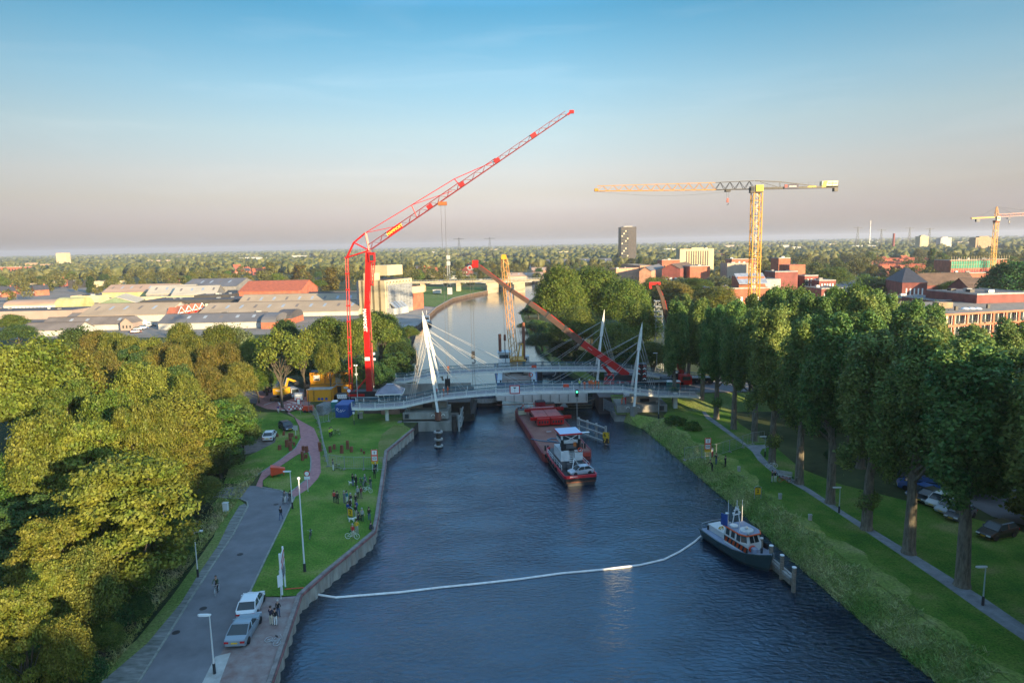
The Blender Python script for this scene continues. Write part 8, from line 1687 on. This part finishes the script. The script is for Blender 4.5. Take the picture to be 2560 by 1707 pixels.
for k,x,y,h,rp,lb in [('gold1',100,1010,17,85,'yellow-green tree in front of the huge left edge tree'),('mid1',30,1120,12,85,'shaded green tree under the huge left edge tree'),('gold2',330,1010,16,60,'gold-green tree right of the olive gold spreading tree'),('mid1',500,1090,6.5,60,'green tree below the large olive tree by the cycle path'),('gold1',390,985,16,55,'yellow tree left of the bright centre tree'),('mid2',170,950,16,70,'green-gold tree below the tall left pair'),('olive1',560,940,10,40,'warm brown tree below the round brown-orange one'),('mid1',480,1010,11,60,'green tree between the bright centre tree and the large olive tree'),('dark1',150,1120,10,70,'dark tree behind the floodlight mast foot'),('mid1',520,1130,4.2,45,'low green tree at the road bend'),('gold2',120,1400,9,60,'gold tree low in the bottom left corner'),('mid1',250,1545,4,45,'green shrub tree between the small round tree and the pavement'),('gold1',390,905,15,48,'yellow crown between the bright round tree and the warm brown ones'),('olive1',300,900,14,40,'olive crown left of the bright round yellow tree'),('mid1',70,870,18,60,'green tree behind the huge left edge tree'),('olive1',520,860,13.5,36,'golden brown crown before the tall bushy green tree'),('olive1',345,862,14,36,'golden crown behind the bright round yellow tree'),('olive1',440,860,14,36,'golden crown right of the broad golden brown tree')]: plant_top(k,x,y,h,rp,lb,G_L)
# the trees behind the site containers
for k,x,y,h,rp,lb in [('light1',692,818,17,62,'open yellow tree with a bare sunlit trunk left of the orange cabins'),
('light1',752,815,16,45,'open yellow tree with thin forked trunk above the orange cabins'),
('mid1',819,784,16.5,62,'broad round tree behind the two open yellow trees'),
('mid1',884,792,16,50,'round tree directly behind the red crane mast'),
('mid1',945,772,16.5,66,'large round tree right of the red crane mast'),
('gold1',820,850,13,34,'smaller yellow-green tree in front of the broad round tree'),
('dark1',712,792,14,40,'dark tree behind the open yellow trees'),
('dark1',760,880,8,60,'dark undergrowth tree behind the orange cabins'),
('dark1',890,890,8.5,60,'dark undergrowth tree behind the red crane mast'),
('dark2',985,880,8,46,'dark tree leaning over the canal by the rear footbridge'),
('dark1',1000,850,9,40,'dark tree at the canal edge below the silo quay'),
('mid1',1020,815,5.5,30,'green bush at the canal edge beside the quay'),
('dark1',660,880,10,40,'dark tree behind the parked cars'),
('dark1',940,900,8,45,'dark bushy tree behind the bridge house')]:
    plant_top(k,x,y,h,rp,lb,'trees behind the crane site')
# ---- poplars on the right bank
PB=[(2420,1440,'nearest'),(2210,1345,'forked'),(2087,1270,'leafy collar'),(1990,1215,''),(1907,1155,''),(1835,1110,''),(1773,1065,''),(1732,1012,''),(1685,985,''),(1645,962,''),(1612,930,''),(1580,905,'')]
PL=['tall poplar at the right edge nearest to the viewer','tall poplar with forked trunk beside the lower footpath lamp','poplar whose trunk carries a leafy collar, in front of the parked cars','poplar with mossy trunk between the two footpath lamps','poplar left of the mossy trunk, sprouting low leaves','poplar behind the leaning bicycles and bench','poplar beside the white bicycle at the footpath bend','poplar behind the mesh fence panels','slim poplar standing behind the fence end','poplar on the lawn before the footbridge ramp','poplar at the end of the footbridge ramp','poplar beyond the footbridge ramp, last of the front row']
for i,(x,y,_) in enumerate(PB):
    p=at(x*1.08844,y*1.08844,0); plant(['pop1','pop2','pop3'][(i*2)%3],p.x,p.y,[23.4,23.2,24.2,23.0,24.2,23.0,23.8,22.4,23.0,21.4,21.8,20.6][i],[5.4,5.0,4.6,4.5,4.3,4.2,4.0,3.9,3.8,3.8,3.8,3.8][i],PL[i],'tree','poplars along the right bank',name='poplar_tree',rz=i*1.9)
back=[(53,66,22),(52,76,22.2),(53,86,22.8),(50,95,23),(53,104,25),(50,113,24),(52,122,24.5),(51,131,24),(62,80,20),(63,92,21),(62,104,23.5),(64,118,24),(62,130,24),(50,140,22),(72,98,21),(70,112,22)]
BL=['poplar of the second row behind the forked one','poplar of the second row by the blue van','second row poplar behind the leafy collar','second row poplar behind the mossy trunk','second row poplar with sunlit top behind the bench','second row poplar behind the white bicycle','second row poplar behind the mesh fence','second row poplar behind the slim one','third row poplar before the orange balconies','third row poplar left of the orange balconies','third row poplar with golden top in the middle','third row poplar under the tower crane mast','third row poplar left of the tower crane mast','second row poplar behind the crane trucks','golden poplar in the back right of the tower crane mast','golden poplar in the back close to the tower crane foot']
for i,((x,y,h),lb) in enumerate(zip(back,BL)): plant(['pop2','pop3','pop1'][i%3],x,y,h,4.4,lb,'tree','poplars along the right bank',name='poplar_tree')
for i in range(34):  # unseen trees added to stop low sun under the crowns
    plant(['dark1','mid1','dark2'][i%3],72+random.uniform(-4,26),66-i*7.0,random.uniform(11,16),random.uniform(5,7),'bushy tree behind the poplars beyond the photo','tree','bushy trees beyond the photo')
for i in range(24):  # second added row out of view, closes the sun's gaps
    plant(['dark1','mid1'][i%2],100+random.uniform(-5,8),40-i*8.0,random.uniform(13,18),6.5,'bushy tree behind the poplars beyond the photo','tree','bushy trees beyond the photo')
for i in range(8):
    plant(['dark1','dark2'][i%2],74+random.uniform(-3,5),72+i*7.5,random.uniform(8,10.5),5.0,'dark bushy tree in the shade behind the poplars','tree','bushy trees behind the poplars')
for i in range(24):  # unseen hedge added to keep sun patches off the right bank
    plant(['dark1','dark2'][i%2],52+random.uniform(-1.5,1.5),46-i*6.2,random.uniform(9,10.5),4.8,'low bushy tree between the poplar rows beyond the photo','tree','bushy trees beyond the photo')
for i in range(13):  # unseen broad row added and made tall to shade the left wood
    plant('big1',50+random.uniform(-1.5,1.5),22-i*9.5,random.uniform(29.5,31.5),6.5,'broad tree behind the poplars beyond the photo','tree','bushy trees beyond the photo')
for i,(x,y) in enumerate(((56,92),(60,84),(64,99),(57,103),(66,110),(60,74))):
    plant(['bush1','bush2'][i%2],x,y,4.6,3.6,'tall dark shrub between the poplar rows on the right','shrub','tall shrubs between the poplar rows',name='shrub')
p=atY(1686,960,134)
plant('pop1',p.x,134,21.5,3.5,'leftmost slim poplar beside the right end of the site apron','tree','poplars along the right bank',name='poplar_tree')
p=atY(1712,950,150)
plant('pop3',p.x,150.6,21.5,3.6,'poplar behind the second red mobile crane','tree','poplars along the right bank',name='poplar_tree')
# the row goes on beside and behind the viewer, unseen, heightened to throw shade
for i in range(22):
    plant(['pop1','pop2','pop3'][i%3],44.5+random.uniform(-1,1),50-i*8.2,29.5,5.6,'tall poplar of the row that runs on past the photo','tree','poplars beyond the photo',name='poplar_tree')
for i in range(16):
    plant(['pop1','pop2','pop3'][i%3],58+random.uniform(-3,3),52-i*11,29,5.6,'tall poplar of the row that runs on past the photo','tree','poplars beyond the photo',name='poplar_tree')
for x,y,h,rp,k,lb in [(2140,695,26,68,'big1','lone broad tree rising above the poplars left of the orange balconies'),
 (1975,705,24,55,'big1','sunlit tree rising right of the tower crane foot'),
 (1480,660,-215,95,'big1','biggest sunlit tree at the right canal bank behind the footbridges'),
 (1400,655,-205,70,'big1','tall dark tree at the right canal bank, leftmost of the big ones'),
 (1560,690,-205,75,'big1','sunlit broad tree right of the biggest one on the canal bank'),
 (1440,760,-185,70,'big1','broad green tree in front of the big ones at the canal bank'),
 (1600,745,-175,60,'mid1','shaded green tree left of the scaffold tower'),
 (1540,800,-165,65,'mid1','green tree behind the rear footbridge mast'),
 (1355,830,-210,45,'dark1','dark tree hanging over the right canal edge'),
 (1325,805,-262,34,'dark1','dark bush tree at the right canal edge further off'),
 (1405,850,-192,45,'dark2','dark tree over the canal behind the rear footbridge'),
 (1490,870,-174,45,'dark1','dark tree behind the rear footbridge right end'),
 (1560,880,-162,50,'dark2','dark tree behind the red mobile crane cab'),
 (1630,850,-160,50,'mid1','yellowing tree behind the red mobile crane counterweights'),
 (1345,745,-300,30,'mid1','green tree on the right bank beyond the pile driving pontoon'),
 (1322,768,-305,26,'dark1','dark tree on the right bank beyond the pile driving pontoon'),
 (1680,700,16,60,'olive1','olive tree behind the poplars left of the tower crane'),
 (1790,712,17,65,'olive1','golden olive tree behind the poplars just left of the tower crane'),
 (1740,690,15,50,'mid1','green tree among the olive ones behind the poplars'),
 (1640,690,16,45,'mid1','green tree behind the red crane tip'),
 (1880,745,22,50,'mid1','green tree at the foot of the tower crane')]:
    (plant_top if h>0 else plant_topY)(k,x,y,abs(h),rp,lb,'trees on the right side')
for x,y,rd,lb in [(29.6,121,2.2,'yellowing bush at the water edge beside the right bridge pier'),(31.5,117,1.8,'rough green bush on the right bank slope')]:
    plant('bush2',x,y,2.2,rd,lb,'bush','bushes on the bank',name='bush',z=-.6)
# ================================================================ trees between and beyond the buildings
rt=random.Random(11)
CAN_L=[(x,y) for x,y in LEFT]; CAN_R=[(x,y) for x,y in RIGHT]
def edge_x(E,y):
    for (x0,y0),(x1,y1) in zip(E,E[1:]):
        if y0<=y<=y1: return x0+(x1-x0)*(y-y0)/max(.01,y1-y0)
    return None
def free(x,y,r):
    a,b=edge_x(CAN_L,y),edge_x(CAN_R,y)
    if a is not None and b is not None and a-r*.6<x<b+r*.6: return False
    if a is None and 600<y<660 and x<50+r and x>-20: return False
    for (cx,cy,hx,hy) in FOOT_:
        if abs(x-cx)<hx+r*.5 and abs(y-cy)<hy+r*.5: return False
    return True
def ok_zone(x,y):
    sx=1280+1707*x/y
    if y<600 and sx<900 and y>300: return rt.random()<(.10 if y<540 else .45)     # the estate is nearly treeless
    if 900<sx<1230 and 380<y<510: return False
    if x<-20 and x>-78 and 290<y<500: return False
    return True
LBF={'l':('round green tree in the wooded belt left of the canal','trees of the left belt'),'m':('tree of the belt beyond the far road bridge','trees beyond the far bridge'),'r':('tree between the houses on the right side of the canal','trees among the houses on the right'),'x':('big leafy tree in the park right of the tower crane','park trees on the right')}
cnt=0; tries=0
while cnt<165 and tries<6000:
    tries+=1; Y=300*(1000/300)**rt.random(); sx=rt.uniform(-60,2620); x=(sx-1280)/1707*Y
    if sx>1500 and Y<300: continue
    h=rt.uniform(8,15)*(1.15 if sx>1900 and Y>450 else 1); r=h*.45
    if not free(x,Y,r) or not ok_zone(x,Y): continue
    z='l' if sx<1020 else 'm' if sx<1400 else 'x' if sx>1930 and Y>420 else 'r'; k='far%d'%rt.choice((0,1,2,2,3,1,0,4))
    plant(k,x,Y,h,r*rt.uniform(.85,1.2) if k!='far4' else r*.5,LBF[z][0],'tree',LBF[z][1]); cnt+=1
for S,k,h,rp,lb in [((675,655),'col1',17,22,'tall pyramid tree left of the pair behind the barrel roofs'),((825,668),'col1',18,30,'tall pyramid tree left of the silo'),((747,662),'col1',18,34,'tall lit column tree between the red roofed hall and the silo'),((770,700),'dark1',9,20,'small dark tree left of the silo'),((795,698),'mid1',9,22,'small green tree left of the silo'),((1212,665),'will1',14,18,'weeping willow at the far bridge pier'),((30,783),'mid1',9,30,'tree in front of the pinkish warehouse'),((42,810),'dark1',8,38,'dark bushy tree by the old grey shed'),((95,690),'mid1',12,26,'round tree far left of the estate'),((224,690),'col2',14,12,'dark upright tree behind the estate'),((2535,645),'dark1',24,60,'tall dark tree at the right edge before the scaffolded building'),((2385,700),'mid1',13,45,'round tree before the brown roofed row'),((2200,690),'mid1',14,60,'broad tree left of the slate roof block'),((2420,715),'mid1',10,26,'small tree right of the round one before the brown roofed row'),((2330,620),'col2',22,12,'tall dark cypress-like tree on the right'),((1600,640),'col2',18,9,'dark upright tree in front of the office tower'),((2080,665),'mid1',16,50,'tree right of the small stair tower block'),((1985,690),'will1',12,20,'grey-green tree beside the low dark brick building'),((1640,700),'olive1',12,45,'olive tree below the grey roofed row'),((1720,695),'will1',11,60,'grey-green willow thicket below the cream slab'),((1800,690),'will1',11,45,'grey-green willow left of the tower crane mast'),((1700,712),'mid1',11,50,'green tree in front of the willow thicket'),((2130,735),'mid1',16,40,'tree right of the stepped apartment block'),((1240,690),'mid1',7,20,'bush at the far bridge')]:
    plant_top(k,*S,h,rp,lb,'single trees in the town')
# the distant woods: nobody could count them
def far_woods(name,n,Y0,Y1,m,seed,hs):
    rg=np.random.default_rng(seed); bm=bmesh.new(); bmesh.ops.create_icosphere(bm,subdivisions=2,radius=1); bv=np.array([v.co[:] for v in bm.verts]); bf=np.array([[v.index for v in f.verts] for f in bm.faces]); bm.free()
    Vs=[];Fs=[];k=0
    for i in range(n*3):
        if len(Vs)>=n: break
        Y=Y0*(Y1/Y0)**rg.random(); sx=rg.uniform(-120,2680); x=(sx-1280)/1707*Y
        # open stretches with fields and streets
        if math.sin(sx*.011+1.3*math.log(Y)*5)*math.sin(sx*.005-Y*.0009)>.55: continue
        if not free(x,Y,4): continue
        g=(Y/1000)**.55; r=rg.uniform(4,7.5)*g; h=rg.uniform(.75,1.25)*hs*(1+.12*math.log(Y/1000+.2))
        d=1+.28*rg.normal(size=len(bv)); v=bv*d[:,None]; v=v*np.array([r,r*.9,h*.5])+np.array([x,Y,h*.5]); Vs.append(v); Fs.append(bf+k*len(bv)); k+=1
    V=np.concatenate(Vs); F=np.concatenate(Fs); me=bpy.data.meshes.new(name); me.vertices.add(len(V)); me.vertices.foreach_set('co',V.astype(np.float32).ravel()); me.loops.add(F.size); me.loops.foreach_set('vertex_index',F.astype(np.int32).ravel()); me.polygons.add(len(F)); me.polygons.foreach_set('loop_start',np.arange(0,F.size,3,dtype=np.int32)); me.polygons.foreach_set('loop_total',np.full(len(F),3,dtype=np.int32)); me.materials.append(m); me.update(); o=bpy.data.objects.new(name,me); C.objects.link(o); o['kind']='stuff'; return o
LFW=leaf_mat('woods_distant',(.055,.078,.022),(.135,.138,.038),trans=.0,objv=0,scale=.05,rnd=.22)
far_woods('distant_woods',3600,900,2100,LFW,3,11); far_woods('distant_woods_beyond',3600,1700,9500,LFW,4,13)
def town_woods(n,Y0,Y1,m,seed):
    rg=np.random.default_rng(seed); Vs=[]; k=0
    for i in range(n*6):
        if k>=n: break
        Y=Y0*(Y1/Y0)**rg.random(); sx=rg.uniform(-60,2620); x=(sx-1280)/1707*Y; h=rg.uniform(8,15); r=h*.45*rg.uniform(.8,1.3)
        if not free(x,Y,r*.8) or not ok_zone(x,Y): continue
        d=rg.normal(size=(11,3)); d/=np.linalg.norm(d,axis=1)[:,None]; bl=[(x+a*r*.62,Y+b*r*.62,h*.55+c*h*.30,r*.42,h*.17) for a,b,c in d]+[(x,Y,h*.8,r*.4,h*.18)]
        Vs.append(leaf_cloud(rg,bl,460,.85*(Y/700)**.5)); k+=1
    o=bpy.data.objects.new('town_woods',leaf_mesh('town_woods',np.concatenate(Vs),m)); C.objects.link(o); o['kind']='stuff'
town_woods(620,430,1150,LF_FAR,8)
# undergrowth at the foot of the wood and along the right bank
for i in range(46):
    sx,sy=rt.choice(((rt.uniform(180,520),None),(rt.uniform(-20,300),None))) ; sy=1707-(sx-180)*1.32+rt.uniform(-70,10) if sx>180 else rt.uniform(1250,1690)
    p=at(sx-rt.uniform(15,120),sy,0); 
    if p.y<36: continue
    plant('bush1',p.x,p.y,rt.uniform(1.2,2.8),rt.uniform(1.2,2.4),'dark shrub in the shade below the wood beside the pavement','shrub','shrubs below the wood',name='shrub')
for i in range(26):
    p=at(rt.uniform(2050,2560),rt.uniform(1085,1190),0); 
    if p.x<46: continue
    plant('bush1',p.x+rt.uniform(0,6),p.y+6,rt.uniform(1.0,2.2),rt.uniform(1.2,2.2),'dark shrub under the poplars of the second row','shrub','shrubs under the poplars',name='shrub')
for i in range(22):
    y=rt.uniform(152,300); x=edge_x(CAN_R,y)+rt.uniform(1,5); plant(rt.choice(('bush1','bush2')),x,y,rt.uniform(2.5,4.5),rt.uniform(2.2,3.4),'bush leaning over the right canal edge beyond the bridges','shrub','shrubs along the right canal edge',name='shrub')
for i in range(22):
    y=rt.uniform(152,255); x=edge_x(CAN_L,y)-rt.uniform(1,6); plant(rt.choice(('bush1','bush2')),x,y,rt.uniform(2.5,4.5),rt.uniform(2.2,3.4),'bush leaning over the left canal edge behind the crane site','shrub','shrubs along the left canal edge',name='shrub')
def blades(name,spots,m,h0,h1,seed,w=.05):
    rg=np.random.default_rng(seed); P=np.array(spots); n=len(P); a=rg.random(n)*6.28; h=h0+(h1-h0)*rg.random(n)**2; ww=w*(.6+rg.random(n)); c=np.stack([np.cos(a),np.sin(a),0*a],1); l=np.stack([rg.normal(0,.7,n)*h,rg.normal(0,.7,n)*h,h*.8],1)
    v=np.stack([P-c*ww[:,None],P+c*ww[:,None],P+l+c*ww[:,None]*.35,P+l-c*ww[:,None]*.35],1).reshape(-1,3); o=bpy.data.objects.new(name,leaf_mesh(name,v,m)); C.objects.link(o); o['kind']='stuff'; return o
sp=[]; rg=np.random.default_rng(9)
for i in range(30000):
    y=44+82*rg.random()**1.3; x0=edge_x(RIGHT,y); u=rg.random()**1.3*5.6; cl=math.sin(y*.9)+math.sin(y*2.3+u)+rg.normal()*.6
    if u>3.6+.5*cl: continue
    sp.append((x0+u-.3,y,min(.0,WZ+u*.5)))
BG=leaf_mat('tall_bank_grass',(.17,.28,.055),(.44,.41,.18),trans=.2,objv=0,scale=.35)
blades('bank_grass',sp,BG,.10,.46,2,w=.05)
sp=[]
for i in range(9000):
    a_,b_=at(rg.uniform(180,600),1000,0),0; y=45+55*rg.random(); e=at(590,1265,0); 
    s=at(340,1600,0); f=(y-s.y)/(e.y-s.y); x=s.x+(e.x-s.x)*f-abs(rg.normal(0,1.6))-.2; sp.append((x,y,0))
blades('verge_weeds',sp,BG,.1,.5,6,w=.05)
# ================================================================ haze
mb=MB(); mb.box(0,5900,42,16400,12600,90); o=mb.put('haze',(lambda m:m)(bpy.data.materials.new('haze_air'))); o['kind']='stuff'
hm=MATS['haze']=o.data.materials[0]; hm.use_nodes=True; t=hm.node_tree; t.nodes.remove(t.nodes['Principled BSDF']); v=t.nodes.new('ShaderNodeVolumePrincipled'); v.inputs['Color'].default_value=(.80,.84,.95,1); v.inputs['Density'].default_value=.00011; v.inputs['Anisotropy'].default_value=.2; t.links.new(v.outputs[0],t.nodes['Material Output'].inputs['Volume'])
o.visible_shadow=True
